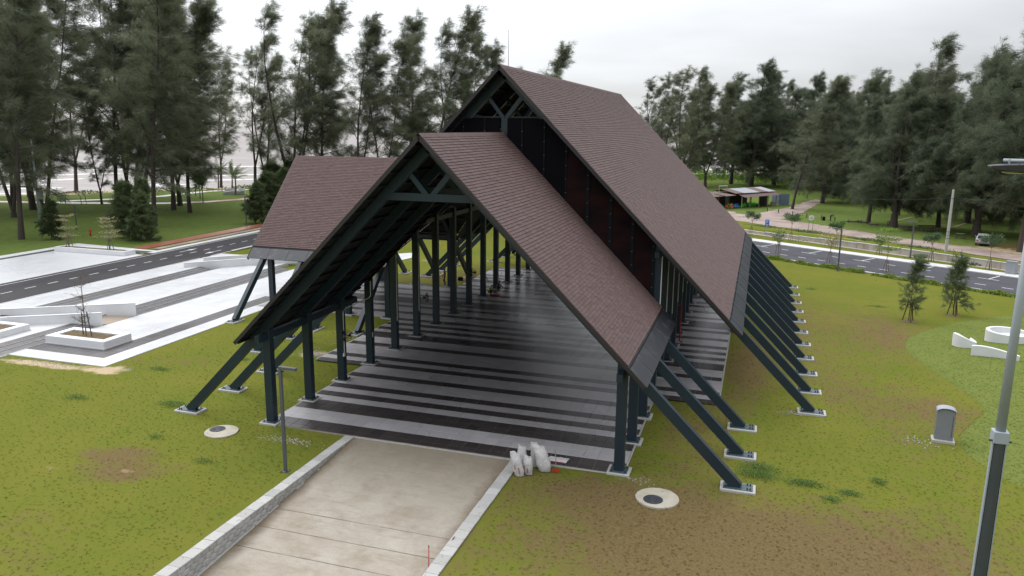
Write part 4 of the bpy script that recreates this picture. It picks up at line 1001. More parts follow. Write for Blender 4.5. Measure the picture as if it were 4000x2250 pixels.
for s_, par in ((1, rear_r), (-1, rear_l)): eave_panels(par, (s_ * 9.32, 47.4, H1 - K1 * 9.32 - .005), (0, 1, 0), d1(s_), 10.5, 6, 1.03)
# purlins, verge boards
def purlins(d, sx, H, K, xmax, y0, y1, n):
    for k in range(n):
        x = .25 + (xmax - .25) * k / (n - 1); z = H - K * x - .20
        MB().beam((sx * x, y0, z), (sx * x, y1, z), .08, .15, (sx * K, 0, 1)).build('purlin', 'purlin', pav)
for sx in (-1, 1):
    purlins(0, sx, H1, K1, 9.85, -1.04, 10.2, 17); purlins(0, sx, H2, K2, 13.35, 9.48, 20.3 if sx < 0 else 47.4, 20)
for sy in (-1, 1):
    for k in range(10):
        y = .25 + (EW - .45) * k / 9; z = HW - KW * y - .20
        MB().beam((-24.9, YW + sy * y, z), (-(H2 - HW + KW * y) / K2 - .25, YW + sy * y, z), .08, .15, (0, sy * KW, 1)).build('purlin', 'purlin', pav)
def verge(H, K, xm, y, t=.05, dpt=.17):
    for sx in (-1, 1):
        a = Vector((0, y, H - .02)); b = Vector((sx * xm, y, H - .02 - K * xm))
        o_ = Vector((0, 0, -dpt / 2 - .02)); MB().beam(a + o_, b + o_, t, dpt, (sx * K, 0, 1)).build('verge_board', 'fascia', pav)
verge(H1, K1, 9.95, -1.15); verge(H2, K2, 13.45, 9.37); verge(H2, K2, 13.45, 47.57); verge(H1, K1, 9.95, 57.95)
for sy in (-1, 1):
    a = Vector((xe - .03, YW, HW - .17)); b = Vector((xe - .03, YW + sy * (EW - .05), HW - .17 - KW * (EW - .05))); MB().beam(a, b, .05, .26, (0, sy * KW, 1)).build('verge_board', 'fascia', pav)
# infill screen in the step between the two roofs
mull = [0.19, 1.10, 2.38, 3.64, 4.90, 6.20, 7.45, 8.62]
def screen(y, red):
    for sx in (-1, 1):
        for k in range(len(mull) - 1):
            x0, x1 = mull[k] + .04, mull[k + 1] - .04
            lo = lambda x: H1 - K1 * x - .35; hi = lambda x: min(17.35 * K2 - K2 * x - .1, 15.28)
            MB().hexa([(sx * x0, y, lo(x0)), (sx * x1, y, lo(x1)), (sx * x1, y + .03, lo(x1)), (sx * x0, y + .03, lo(x0))], [(sx * x0, y, hi(x0)), (sx * x1, y, hi(x1)), (sx * x1, y + .03, hi(x1)), (sx * x0, y + .03, hi(x0))]).build('screen_panel', 'maroon_pane' if k >= 3 and red else 'screen_black', pav)
        for k, x in enumerate(mull[1:]):
            zt = min(17.35 * K2 - K2 * x - .1, 15.28); zb = H1 - K1 * x - .35; w = .04 if k < 3 else .10
            mu = MB().box(sx * x - w, sx * x + w, y - .05, y + .06, zb, zt).build('mullion', 'dark_steel', pav)
            for zz in np.arange(zb + .8, zt - .3, .75): MB().box(sx * x - .035, sx * x + .035, y - .07, y - .052, zz, zz + .03).build('clip', 'lamp_grey', mu)
screen(10.22, True)
# services: conduits, riser pipe, lightning rod
for i in range(3, 13): MB().tube([(9.10, bay(i) - .16, 3.2), (9.10, bay(i) - .16, 8.0)], .028, 6).build('conduit', 'conduit', pav)
MB().tube([(-8.6, 7.0 - .12, 1.7), (-8.6, 7.0 - .12, 4.25), (-8.68, 7.2, 4.33), (-8.68, 10.2, 4.36), (-8.62, 10.3, 4.5), (-8.62, 10.3, 5.4)], .03, 6).build('conduit', 'conduit', pav)
MB().box(-8.66, -8.58, 6.80, 6.95, 1.55, 1.75).build('socket_box', 'conduit', pav)
for i, (z0, z1) in ((3, (1.8, 2.1)), (4, (2.0, 6.5)), (5, (1.9, 6.8))): MB().tube([(-8.61, bay(i) - .1, z0), (-8.61, bay(i) - .1, z1)], .03, 6).build('conduit', 'conduit', pav)
MB().tube([(8.95, 21.8, 2.75), (9.28, 21.8, 2.75), (9.28, 21.8, .22), (9.45, 21.8, .16)], .055, 8).build('riser_pipe', 'maroon_red', pav)['label'] = 'red fire riser pipe on a right hand column'
MB().tube([(F2 - .05 - 4.0, 10.5, 4.0 + .35), (F2 - .15, 10.5, .42)], .045, 8).build('downpipe', 'conduit', pav)['label'] = 'white downpipe lying on the first raking rafter on the right'
MB().tube([(-F2 + .05 + 2.6, 10.5, 2.6 + .38), (-F2 + .15, 10.5, .42)], .045, 8).build('downpipe', 'conduit', pav)
MB().tube([(0, 11.0, 18.0), (0, 11.0, 20.05)], [.022, .012], 6).build('lightning_rod', 'galvanised', pav)
MB().box(12.55, 13.05, 26.3, 27.1, .0, .55).build('meter_box', 'lamp_grey', pav)
# ================================================================== VEGETATION
WIND = np.array([0.953, 0.304, 0.0])
def unitv(v): return v / (np.linalg.norm(v, axis=-1, keepdims=True) + 1e-9)
def strips(cen, dirs, length, width, rg):
    """thin triangles starting at cen pointing along dirs"""
    n = len(cen); side = unitv(np.cross(dirs, rg.normal(size=(n, 3)))); L = length[:, None]; Wd = width[:, None]
    V = np.stack([cen - side * Wd * .5, cen + side * Wd * .5, cen + dirs * L], 1)
    return V.reshape(-1, 3), np.arange(n * 3).reshape(-1, 3)
def curve_pts(p0, d0, L, n, bend, rg, wob=.06):
    p = np.array(p0, float); d = np.array(d0, float); out_ = [p.copy()]
    for k in range(n):
        d = unitv(d + bend / n + rg.normal(size=3) * wob); p = p + d * (L / n); out_.append(p.copy())
    return np.array(out_)
def casuarina(seed, H, base, Rc, nlimb, leaders, dense=1.0, trunk_r=.3, droop=.5, lean=(0, 0), up=.75, fork=0.0, leaf='needle', wind=.55, nl=(.40, .90), nw=.040, low=.3, taper=1.0, elmin=.2):
    """trunk+limbs mesh and crown mesh for one casuarina, base at the origin"""
    rg = np.random.default_rng(seed); wood = MB(); C = []; Dr = []
    def add_limb(p0, d0, L, r0, bend, sub, depth=0):
        n = 7; q = curve_pts(p0, d0, L, n, bend, rg); wood.tube(q, list(np.linspace(r0, max(.012, r0 * .15), n + 1)), 5 if r0 > .06 else 4, False)
        seg = np.diff(q, axis=0)
        for t in np.sort(rg.uniform(.18, 1.0, sub)):
            k = min(int(t * n), n - 1); p = q[k] + seg[k] * (t * n - k); sd = unitv(seg[k])
            sdir = unitv(sd * .55 + unitv(rg.normal(size=3)) * .75 + np.array([0, 0, .20]) + WIND * .30 * wind)
            Ls = L * rg.uniform(.18, .42) * (1.15 - .5 * t) + .45
            qs = curve_pts(p, sdir, Ls, 4, np.array([0, 0, -droop]) + WIND * wind * .5, rg, .1); wood.tube(qs, [r0 * .22 + .006, .02, .015, .01, .006], 3, False)
            m_ = int(max(3, 3.6 * dense * (Ls + .4))); tt = rg.uniform(.05, 1.0, m_) * 3.999; kk = tt.astype(int)
            pc = qs[kk] + (qs[kk + 1] - qs[kk]) * (tt - kk)[:, None]; C.append(pc); Dr.append(unitv(qs[kk + 1] - qs[kk]))
        # needles on the limb end
        tt = rg.uniform(n * .55, n - .01, int(8 * dense)); kk = tt.astype(int); C.append(q[kk] + seg[kk] * (tt - kk)[:, None]); Dr.append(unitv(seg[kk]))
    ltr = []
    if leaders == 1: ltr = [(0.0, np.array([lean[0], lean[1], 1.0]), H, trunk_r)]
    else:
        for k in range(leaders):
            a = 2 * math.pi * k / leaders + rg.uniform(-.4, .4); sp = rg.uniform(.14, .30)
            ltr.append((fork, np.array([lean[0] + sp * math.cos(a), lean[1] + sp * math.sin(a), 1.0]), (H - fork) * rg.uniform(.78, 1.0), trunk_r * rg.uniform(.55, .75)))
        if fork > .3: wood.tube([(0, 0, -.3), (lean[0] * fork * .5, lean[1] * fork * .5, fork * .5), (lean[0] * fork, lean[1] * fork, fork * 1.02)], [trunk_r * 1.35, trunk_r * 1.05, trunk_r], 9, False)
    for (z0, d0, L, r0) in ltr:
        p0 = np.array([lean[0] * z0, lean[1] * z0, z0 - (.3 if z0 < .1 else 0)]); n = 12
        q = curve_pts(p0, unitv(d0), L, n, np.array([-d0[0] * .8, -d0[1] * .8, .25]) + WIND * .12, rg, .028)
        rr = r0 * (1 - np.linspace(0, 1, n + 1) * .93); rr[0] *= 1.35 if z0 < .1 else 1.0
        wood.tube(q, list(rr), 9, False)
        zz = q[:, 2]; nl_ = int(nlimb / len(ltr) ** .75)
        for k in range(nl_):
            t = (k + rg.uniform(0, 1)) / nl_; z = base + (q[-1][2] - base) * t ** taper * .985
            i = int(np.clip(np.searchsorted(zz, z) - 1, 0, n - 1)); f = np.clip((z - zz[i]) / (zz[i + 1] - zz[i] + 1e-6), 0, 1); p = q[i] + (q[i + 1] - q[i]) * f
            az = k * 2.399 + rg.uniform(-.5, .5); prof = (low + (1 - low) * min(1, t / .22)) * (1 - .80 * max(0, (t - .3) / .7) ** 1.2)
            Lb = Rc * prof * rg.uniform(.55, 1.15); el = rg.uniform(elmin, up) * min(1, .35 + t * 2.2) + .45 * t
            d_ = np.array([math.cos(az) * math.cos(el), math.sin(az) * math.cos(el), math.sin(el)]) + WIND * wind * .25
            add_limb(p, unitv(d_), Lb, max(.02, rr[i] * rg.uniform(.28, .5)), np.array([0, 0, .25 - droop * .6 * (1 - t)]) + WIND * wind * .3, int(5 + Lb * 1.55))
        # leader tip plume
        for k in range(7): add_limb(q[-3] + (q[-1] - q[-3]) * rg.uniform(.1, 1), unitv(np.array([rg.normal() * .35, rg.normal() * .35, 1]) + WIND * wind * .7), rg.uniform(1.4, 3.4) * min(1, H / 18), .02, WIND * wind, 6)
    C = np.concatenate(C); Dr = np.concatenate(Dr); k = 13
    C = np.repeat(C, k, 0) + rg.normal(size=(len(C) * k, 3)) * .19 * min(1, H / 14); Dr = np.repeat(Dr, k, 0); n = len(C)
    dirs = unitv(Dr * .9 + rg.normal(size=(n, 3)) * .42 + np.array([0, 0, -.45 * droop]) + WIND * wind * .55)
    V, F_ = strips(C, dirs, rg.uniform(nl[0], nl[1], n) * (.6 if H < 8 else 1), np.full(n, nw), rg)
    return wood.mesh('trunk', 'bark', smooth=True), npmesh('crown', V, F_, leaf), n
KIND = {}
def kind(name, *a, **k):
    w, c, n = casuarina(*a, **k); KIND[name] = (w, c)
kind('tallA', 11, 31, 5.2, 6.6, 52, 1, .80, .26, .55, (.03, 0), .8, low=.6)
kind('tallB', 12, 32, 5.6, 7.0, 54, 2, .78, .29, .5, (-.03, 0), .8, 3.0, low=.6)
kind('tallC', 13, 30, 4.6, 6.0, 52, 1, .76, .23, .6, (.05, .02), .9, low=.6)
kind('twin', 14, 30, 5.2, 5.8, 48, 2, .78, .29, .55, (0, 0), .85, .6, low=.6)
kind('airy', 15, 31, 5.5, 5.6, 40, 3, .62, .30, .45, (-.02, 0), .95, 4.0)
kind('airyB', 16, 30, 8.0, 5.2, 34, 2, .55, .26, .4, (.06, 0), 1.0, 6.0)
kind('fieldA', 17, 25, 2.4, 8.0, 62, 1, .98, .40, .8, (.02, 0), .7, low=.85, leaf='needle_field', taper=1.2, elmin=-.05)
kind('fieldB', 18, 24, 3.4, 7.8, 58, 3, .92, .46, .8, (0, 0), .75, 2.2, low=.85, leaf='needle_field', taper=1.15, elmin=-.05)
kind('fieldC', 19, 26, 4.5, 7.2, 56, 2, 1.0, .36, .7, (.05, 0), .8, 5.0, low=.75, leaf='needle_field', taper=1.1, elmin=0.0)
kind('young', 20, 6, .4, 1.9, 40, 1, 1.6, .08, .35, (0, 0), .8, low=1.0, leaf='needle_young', nw=.05, wind=.3)
kind('bushy', 21, 8, .5, 2.8, 46, 2, 1.4, .11, .35, (0, 0), .75, .5, low=1.0, leaf='needle_young', nw=.055, wind=.3)
kind('staked', 22, 5.2, .9, 1.0, 22, 1, .20, .045, .3, (.03, 0), .8, low=1.0, leaf='needle_young', nl=(.35, .7), nw=.022, wind=.25)
kind('stakedB', 23, 5.3, .8, 1.25, 30, 1, .36, .055, .3, (0, 0), .8, low=1.0, leaf='needle_young', nl=(.35, .7), nw=.026, wind=.25)
def tree(k, x, y, h, label, group=None, rz=0.0, name='casuarina_tree', wide=1.0, cat='tree'):
    w, c = KIND[k]; h0 = max(v.co.z for v in w.vertices) if k not in TH else TH[k]; TH[k] = h0
    s = h / h0; t = thing(name, label, cat, (x, y, gzf(x, y) - .05), rz, group); t.scale = (s * wide * 1.06, s * wide * 1.06, s)
    ob('trunk', w, t); ob('crown', c, t); return t
TH = {}
GB, GR = 'casuarinas of the beach park', 'casuarinas round the field'
T = tree
T('tallA', -72.7, 40.2, 38, 'casuarina with a leaning brown trunk nearest the far planter, at the left', GB, .2)
T('tallC', -84.5, 39.5, 39, 'casuarina at the left photo edge behind the leaning one', GB, -.5)
T('twin', -94.0, 57.1, 40, 'casuarina with a dark double trunk left of the tall grey lamp pole', GB, .1)
T('tallC', -121.0, 83.0, 36, 'slim casuarina standing on the sand at the far left', GB, -.3)
T('twin', -90.7, 59.8, 40, 'casuarina forking low into two trunks right of the tall grey lamp pole', GB, .9)
T('airyB', -128.5, 101.0, 34, 'forked casuarina on the beach, with the sea showing through', GB, .4, wide=1.15)
T('airy', -98.0, 77.8, 18, 'short slender casuarina beside the climbing frame', GB, .8)
T('tallB', -94.9, 80.9, 43, 'large casuarina in the middle of the left grove, by the pale path', GB, -.2, wide=1.1)
T('tallC', -77.1, 65.4, 40, 'casuarina with a pale slanting trunk just left of the thickest one', GB, .5)
T('tallA', -67.2, 56.4, 36.5, 'thick trunked casuarina nearest the red footpath', GB, -.15, wide=1.12)
T('tallB', -83.4, 80.6, 40, 'casuarina with a thick forked trunk standing in the path loop', GB, .6)
T('tallA', -87, 70, 41, 'dense casuarina hidden deep in the left grove', GB, .3)
T('tallC', -104, 92, 42, 'casuarina by the scrub at the back of the left grove', GB, .9, wide=1.1)
T('tallA', -112, 72, 42, 'dark casuarina behind the double trunk at the left', GB, -.6)
T('tallB', -106, 56, 42, 'broad casuarina filling the upper left corner', GB, .2, wide=1.1)
T('tallA', -98, 46, 41, 'casuarina at the left edge behind the lawn', GB, .7)
T('tallA', -79.5, 74.5, 39, 'casuarina rising between the thick trunked one and the pale trunk', GB, .9, wide=1.1)
T('tallB', -101.0, 66.5, 42, 'tall casuarina behind the two low forked ones', GB, 1.3, wide=1.15)
T('tallC', -74.5, 72.5, 33, 'casuarina at the right rim of the left grove', GB, -.5, wide=1.2)
T('tallC', -118, 62, 42, 'casuarina deep behind the left photo edge', GB, .3, wide=1.1)
T('airyB', -81.0, 98.8, 31.5, 'tall airy casuarina by the white benches, sea behind it', GB, .1, wide=1.0)
T('airy', -79.8, 101.2, 29, 'second thin trunked casuarina beside the white benches', GB, -.7, wide=.9)
T('airyB', -104, 118, 29, 'casuarina with a crooked stem above the small palms', GB, 1.2)
T('tallC', -63.0, 86.5, 35.0, 'casuarina above the left end of the wing ridge', GB, .1, wide=1.05)
T('airy', -60.0, 80.5, 33.5, 'airy casuarina rising over the wing ridge', GB, -.3, wide=1.2)
T('tallA', -55.5, 81.5, 33, 'tall casuarina over the middle of the wing ridge', GB, .4)
T('airyB', -46.5, 77.5, 30, 'thin leaning casuarina between the wing ridge and the front gable', GB, .9)
T('tallB', -43.0, 79.5, 31.5, 'olive green casuarina left of the front gable peak', GB, -.2, wide=1.05)
T('tallA', -40.5, 84.7, 33, 'full crowned casuarina behind the front gable', GB, .7, wide=1.05)
T('tallC', -36.8, 82.8, 33, 'slender topped casuarina left of the main gable', GB, .2)
T('airy', -32.0, 84.3, 31, 'narrow casuarina beside the main gable', GB, -.5, wide=1.0)
T('tallA', -28.5, 86.5, 28.5, 'casuarina leaning past the main gable slope', GB, .3)
T('tallC', -34.0, 131.0, 32.5, 'casuarina top showing right above the main ridge', GB, .1)
T('airyB', -41.0, 133.0, 27.5, 'thin casuarina top behind the lightning rod', GB, .5)
T('tallC', -38.5, 95, 24, 'low casuarina behind the front roof ridge', GB, 1.0)
# right: the field
T('airyB', -14.8, 195, 24, 'small casuarina peeping over the far end of the main ridge', GR, .1)
T('airy', -11.5, 176, 29, 'airy casuarina touching the far end of the main roof edge', GR, .8, wide=1.2)
T('airyB', -17.5, 186, 27, 'thin casuarina just right of the far ridge end', GR, -.3, wide=1.2)
T('tallC', -4.5, 168, 26, 'feathery casuarina low against the main roof slope', GR, .5, wide=1.15)
T('tallB', 0.6, 174.0, 30.5, 'many stemmed casuarina at the edge of the main roof, left of the shed', GR, .1, wide=1.15)
T('airy', -6.5, 182.0, 31, 'airy casuarina right beside the main roof slope', GR, .4, wide=1.25)
T('fieldC', 6.3, 190.6, 30, 'casuarina with a slim trunk standing behind the shed', GR, -.3, wide=1.05)
T('fieldA', 11.7, 183.2, 32.5, 'casuarina with a straight dark trunk on the open field', GR, .2, wide=1.1)
T('fieldC', 17.5, 192, 31, 'casuarina right of the straight trunked one', GR, .5, wide=1.1)
T('tallC', 20.1, 124.9, 24.5, 'leaning casuarina at the bend of the dirt track', GR, -.2, wide=1.25)
T('fieldA', 26.5, 140.0, 25.5, 'dense casuarina behind the leaning one', GR, .9)
T('fieldC', 31.1, 105.0, 20.5, 'small casuarina behind the log seats', GR, .2)
T('fieldB', 34.3, 101.0, 24.6, 'casuarina forking low into thick stems beside the picnic bench', GR, .1, wide=1.1)
T('fieldB', 44.1, 94.1, 27.5, 'casuarina with a dark trunk right of the utility pole', GR, .6, wide=1.0)
T('fieldA', 47.0, 112.5, 27, 'casuarina behind the parked car', GR, .3)
T('tallB', 41.0, 103.5, 29.5, 'tall airy topped casuarina with a nest, over the utility pole', GR, -.4, wide=1.1)
T('fieldC', 45.9, 79.8, 29, 'dark casuarina at the right photo edge beside the car', GR, .8)
T('tallB', 53.5, 88, 31.5, 'tallest casuarina in the upper right corner', GR, .2, wide=1.15)
T('fieldA', 53.0, 98, 27, 'broad casuarina at the far right behind the car', GR, -.5)
bgl = 'casuarina in the dense wood closing the back of the field'
ORD = ['first', 'second', 'third', 'fourth', 'fifth', 'sixth', 'seventh', 'eighth', 'ninth', 'tenth', 'eleventh', 'twelfth', 'thirteenth', 'fourteenth', 'fifteenth', 'sixteenth', 'seventeenth', 'eighteenth', 'nineteenth', 'twentieth', 'twenty first', 'twenty second']
k_ = 0
BACK = [(24, 178, 29), (31, 168, 27.5), (37, 160, 28.5), (43, 150, 27), (49, 142, 28), (55, 132, 28), (60, 120, 28), (63, 108, 29), (33, 146, 26), (41, 135, 26), (52, 118, 26), (22, 205, 29), (32, 195, 29), (42, 185, 29), (52, 175, 29), (62, 160, 29), (70, 140, 30), (15, 215, 28), (3, 222, 28), (-8, 226, 27), (38, 121, 22), (28, 156, 25)]
BACK.sort(key=lambda q: math.atan2(q[0] - CAM.x, q[1] - CAM.y))
for (x, y, h) in BACK:
    T(('fieldA', 'fieldC', 'fieldB', 'tallB')[k_ % 4], x, y, h, 'casuarina of the dense back wood, %s of its row from the left' % ORD[k_], 'wood at the back of the field', (k_ * .77) % 1.6 - .8); k_ += 1
# young casuarinas
T('young', -69.3, 41.5, 5.2, 'young conical casuarina left of the dry topped shrubs', None, 0, 'young_casuarina')
T('bushy', -60.4, 45.2, 7.6, 'bushy double young casuarina behind the far planter', None, .4, 'young_casuarina')
T('young', -57.9, 43.9, 6.4, 'young casuarina at the start of the red footpath', None, .8, 'young_casuarina')
T('young', -56.0, 64.2, 6.5, 'young casuarina beside the lamp post left of the wing', None, .2, 'young_casuarina')
T('bushy', -62.0, 78.5, 8.5, 'dark bushy casuarina half hidden by the wing roof', None, .2, 'young_casuarina', 1.2)
T('bushy', -58.2, 72, 7.5, 'low dark casuarina touching the wing roof edge', None, 1.1, 'young_casuarina', 1.2)

# broad leaf shapes ------------------------------------------------------------
def leaf_cloud(seed, n, pts, spread, size, mat, up=.2, flat=.6, asp=.45):
    rg = np.random.default_rng(seed); P_ = np.array(pts); c = P_[rg.integers(0, len(P_), n)] + rg.normal(size=(n, 3)) * np.array(spread)
    d = unitv(rg.normal(size=(n, 3)) * np.array([1, 1, flat]) + np.array([0, 0, up])); s_ = unitv(np.cross(d, rg.normal(size=(n, 3)))); L = (size * rg.uniform(.6, 1.3, n))[:, None]; w = L * asp * .5
    V = np.stack([c - d * L * .5, c + s_ * w, c + d * L * .5, c - s_ * w], 1).reshape(-1, 3); F_ = np.arange(n * 4).reshape(-1, 4)
    return npmesh('crown', V, F_, mat)
def stakes(parent, h, r0, n=3, mat='stake', rad=.035, name='stake', ring=True):
    tops = []
    for k in range(n):
        a = 2 * math.pi * k / n + .5; b = (math.cos(a) * r0, math.sin(a) * r0, -.1); t = (math.cos(a) * r0 * .35, math.sin(a) * r0 * .35, h)
        MB().tube([b, t], rad, 6).build(name, mat, parent); tops.append(t)
    if ring:
        m = MB()
        for k in range(n):
            a, b = tops[k], tops[(k + 1) % n]; f = .86; g = lambda q: (q[0] * 1.12, q[1] * 1.12, q[2] * f)
            m.tube([g(a), g(b)], rad * .8, 5)
        m.build('tie_bar', mat, parent)
def sapling(x, y, h, label, seed, mat, form, z=None, stake_h=1.3):
    rg = np.random.default_rng(seed); z = gzf(x, y) if z is None else z
    t = thing('staked_sapling', label, 'sapling', (x, y, z), 0, 'young trees staked along the parking road')
    w = MB(); q = [(0, 0, -.05)] + [(rg.normal() * .03 * k, rg.normal() * .03 * k, h * .62 * (k + 1) / 4) for k in range(4)]; w.tube(q, [.045, .04, .034, .028, .02], 6, False); pts = []
    top = np.array(q[-1])
    if form == 'umbrella':
        for k in range(9):
            a = k * 2.4; L = h * rg.uniform(.12, .24); e = top + np.array([math.cos(a) * L, math.sin(a) * L, h * rg.uniform(.12, .30)]); w.tube([top - [0, 0, .1 * k / 9 * h], e], [.016, .006], 4, False); pts += [top * .3 + e * .7, e, e]
        cr_ = leaf_cloud(seed, 1300, pts, (.20, .20, .14), .19, mat)
    elif form == 'flat':
        for lv in (.55, .78, 1.0):
            for k in range(7):
                a = k * .9 + lv * 3; L = h * (.20 if lv < .9 else .15) * rg.uniform(.7, 1.2); p0 = np.array([0, 0, h * lv * .93]); e = np.array([math.cos(a) * L, math.sin(a) * L, h * lv]); w.tube([p0, e], [.014, .006], 4, False); pts += [p0 * .4 + e * .6, e]
        w.tube([q[-1], (0, 0, h)], [.02, .008], 5, False); cr_ = leaf_cloud(seed, 1300, pts, (.24, .24, .07), .18, mat, 0, .25)
    else:
        for k in range(10):
            a = k * 2.4; L = h * rg.uniform(.12, .26); p0 = top * rg.uniform(.5, 1); e = p0 + np.array([math.cos(a) * L, math.sin(a) * L, h * rg.uniform(.15, .36)]); w.tube([p0, e], [.014, .005], 4, False); pts += [p0 * .4 + e * .6, e]
        cr_ = leaf_cloud(seed, 520, pts, (.20, .20, .17), .17, mat)
    w.build('trunk', 'bark_pale', t, smooth=True); ob('crown', cr_, t); stakes(t, stake_h, .36, 3, 'stake', .025)
    return t
for (x, y, h, l, mt, fm) in [(13.2, 82.7, 3.6, 'round crowned sapling left of the blue parking sign', 'leaf_dark', 'umbrella'), (16.6, 66.9, 3.2, 'thin leaved sapling in front of the blue parking sign, at the hedge', 'leaf_green', 'open'),
                             (18.4, 78.4, 4.2, 'round crowned sapling between the parking sign and the white sign', 'leaf_dark', 'umbrella'), (22.1, 62.3, 4.0, 'nearly leafless sapling left of the dark lamp post at the hedge', 'leaf_dry', 'open'),
                             (23.7, 74.8, 3.7, 'small dark sapling right of the white sign', 'leaf_green', 'umbrella'), (27.4, 58.0, 4.6, 'bright green flat topped sapling by the hedge', 'leaf_bright', 'flat'),
                             (28.4, 70.9, 2.6, 'short sapling on the verge behind the bright flat topped one', 'leaf_green', 'open'), (33.4, 67.1, 3.5, 'dark leaning sapling left of the concrete utility pole', 'leaf_dark', 'umbrella'),
                             (38.4, 63.4, 4.2, 'dark sapling in front of the parked car', 'leaf_dark', 'umbrella')]:
    sapling(x, y, h, l, int(x * 10), mt, fm, .0)
for (k, x, y, h, l) in [('staked', 25.92, 34.85, 5.4, 'thin staked young casuarina on the lawn, the left one of two'), ('stakedB', 29.77, 38.26, 5.3, 'bushier staked young casuarina on the lawn, the right one of two')]:
    t = T(k, x, y, h, l, None, .2, 'staked_casuarina'); t['category'] = 'tree'; stakes(t, 1.75, .5, 3, 'stake_red', .045)
    m = MB(); n = 14; m.add([(0, 0, .10)] + [(math.cos(2 * math.pi * q / n) * random.uniform(.5, .75), math.sin(2 * math.pi * q / n) * random.uniform(.5, .75), .03) for q in range(n)], [(0, 1 + q, 1 + (q + 1) % n) for q in range(n)]); m.build('soil_ring', 'soil', t)
# bare tree in the near planter and two dry topped shrubs across the road
t = thing('bare_tree', 'leafless thin tree tied to two grey stakes in the near planter', 'tree', (-29.5, 8.4, .49)); rg = np.random.default_rng(5); w = MB()
w.tube([(0, 0, -.05), (.02, 0, .8), (-.01, .02, 1.8), (.03, 0, 3.0), (.0, 0, 4.0), (.03, .02, 4.7)], [.045, .04, .034, .026, .018, .008], 6, False); w.build('trunk', 'bark_pale', t, smooth=True)
m = MB(); bw = MB()
for zc_, n_, L_ in ((.95, 9, 1.0), (1.75, 7, .85), (2.6, 6, 1.0), (3.4, 6, .8), (4.0, 5, .6), (1.2, 6, .9)):
    for k in range(n_):
        a = rg.uniform(0, 6.28); q = curve_pts((0, 0, zc_ + rg.uniform(-.1, .1)), unitv(np.array([math.cos(a), math.sin(a), .35])), L_ * rg.uniform(.6, 1.15), 5, np.array([0, 0, .35]), rg, .1); bw.tube(q, [.014, .011, .009, .007, .005, .003], 4, False)
        for i in range(8):
            j = rg.integers(1, 5); q2 = curve_pts(q[j], unitv(q[j] - q[j - 1] + rg.normal(size=3) * .5), .30 * rg.uniform(.5, 1.3), 3, np.array([0, 0, .2]), rg, .15); m.tube(q2, [.006, .005, .004, .003], 3, False)
bw.build('branches', 'twig', t); m.build('twigs', 'twig', t)['kind'] = 'stuff'
MB().tube([(-.36, .1, -.1), (-.26, .05, 1.55)], .04, 7).build('stake', 'wood_old', t); MB().tube([(.62, -.1, -.1), (.24, .0, 1.7)], .04, 7).build('stake', 'wood_old', t); MB().tube([(-.3, .06, 1.28), (.36, .0, 1.40)], .03, 6).build('tie_bar', 'wood_old', t)
for (x, y, l, sd) in [(-60.0, 35.5, 'dry topped layered shrub at the left end of the far planter', 3), (-54.0, 35.3, 'dry topped layered shrub at the right end of the far planter', 9)]:
    t = thing('layered_shrub', l, 'shrub', (x, y, 1.1), 0, 'dry topped shrubs in the far planter'); rg = np.random.default_rng(sd); w = MB(); w.tube([(0, 0, -.05), (.03, 0, 1.6), (0, 0, 3.3)], [.05, .04, .02], 6, False); pts = []
    for lv, Rl in ((1.1, 1.25), (2.0, .85), (2.9, 1.0), (3.4, .75)) if sd == 3 else ((1.3, 1.5), (1.8, 1.2), (2.5, 1.0), (3.0, .9), (3.4, .8)):
        for k in range(10):
            a = rg.uniform(0, 6.28); L = Rl * rg.uniform(.5, 1.1); e = np.array([math.cos(a) * L, math.sin(a) * L, lv + .22 * L]); w.tube([(0, 0, lv - .25), e], [.016, .006], 4, False); pts += [e * np.array([f, f, 1]) + np.array([0, 0, -.2 * (1 - f)]) for f in (.5, .75, 1)]
    w.build('trunk', 'bark_pale', t); ob('crown', leaf_cloud(sd, 900, pts, (.17, .17, .05), .17, 'leaf_dry', 0, .3), t); stakes(t, 1.2, .4, 3)
# small coconut palms by the beach
def palm(x, y, h, label, seed):
    rg = np.random.default_rng(seed); t = thing('coconut_palm', label, 'palm', (x, y, gzf(x, y)), 0, 'young palms by the beach'); MB().tube([(0, 0, -.1), (.1, .05, h * .25), (.12, .1, h * .48)], [.20, .15, .12], 8).build('trunk', 'bark_pale', t)
    m = MB()
    for k in range(15):
        a = k * 2.4; el = rg.uniform(.5, 1.35); L = h * rg.uniform(.42, .60); q = curve_pts((.12, .1, h * .48), np.array([math.cos(a) * math.cos(el), math.sin(a) * math.cos(el), math.sin(el)]), L, 7, np.array([0, 0, -.9]) + WIND * .25, rg, .02)
        for i in range(7):
            d = unitv(q[i + 1] - q[i]); sd_ = unitv(np.cross(d, [0, 0, 1]))
            for u in (0, .25, .5, .75):
                p = q[i] + (q[i + 1] - q[i]) * u; ll = .55 * math.sin(math.pi * (i + u + .6) / 8) * h / 5 + .05
                for s_ in (-1, 1):
                    e = p + sd_ * s_ * ll * .75 + d * ll * .5 + np.array([0, 0, -ll * .35]); wv = d * .045; m.add([p - wv, p + wv, e], [(0, 1, 2)])
    m.build('crown', 'palm_leaf', t)
palm(-98.7, 115.0, 6.5, 'small palm left of the pair by the white benches', 1); palm(-88.2, 102.3, 6.8, 'small palm in front of the white benches', 2); palm(-102.2, 114.8, 7.2, 'dark young palm leftmost of the beach palms', 3); palm(-100.9, 132.2, 7.0, 'small upright palm nearest the sea', 4); palm(-96.4, 128, 7.2, 'small palm behind the airy casuarina by the benches', 6)
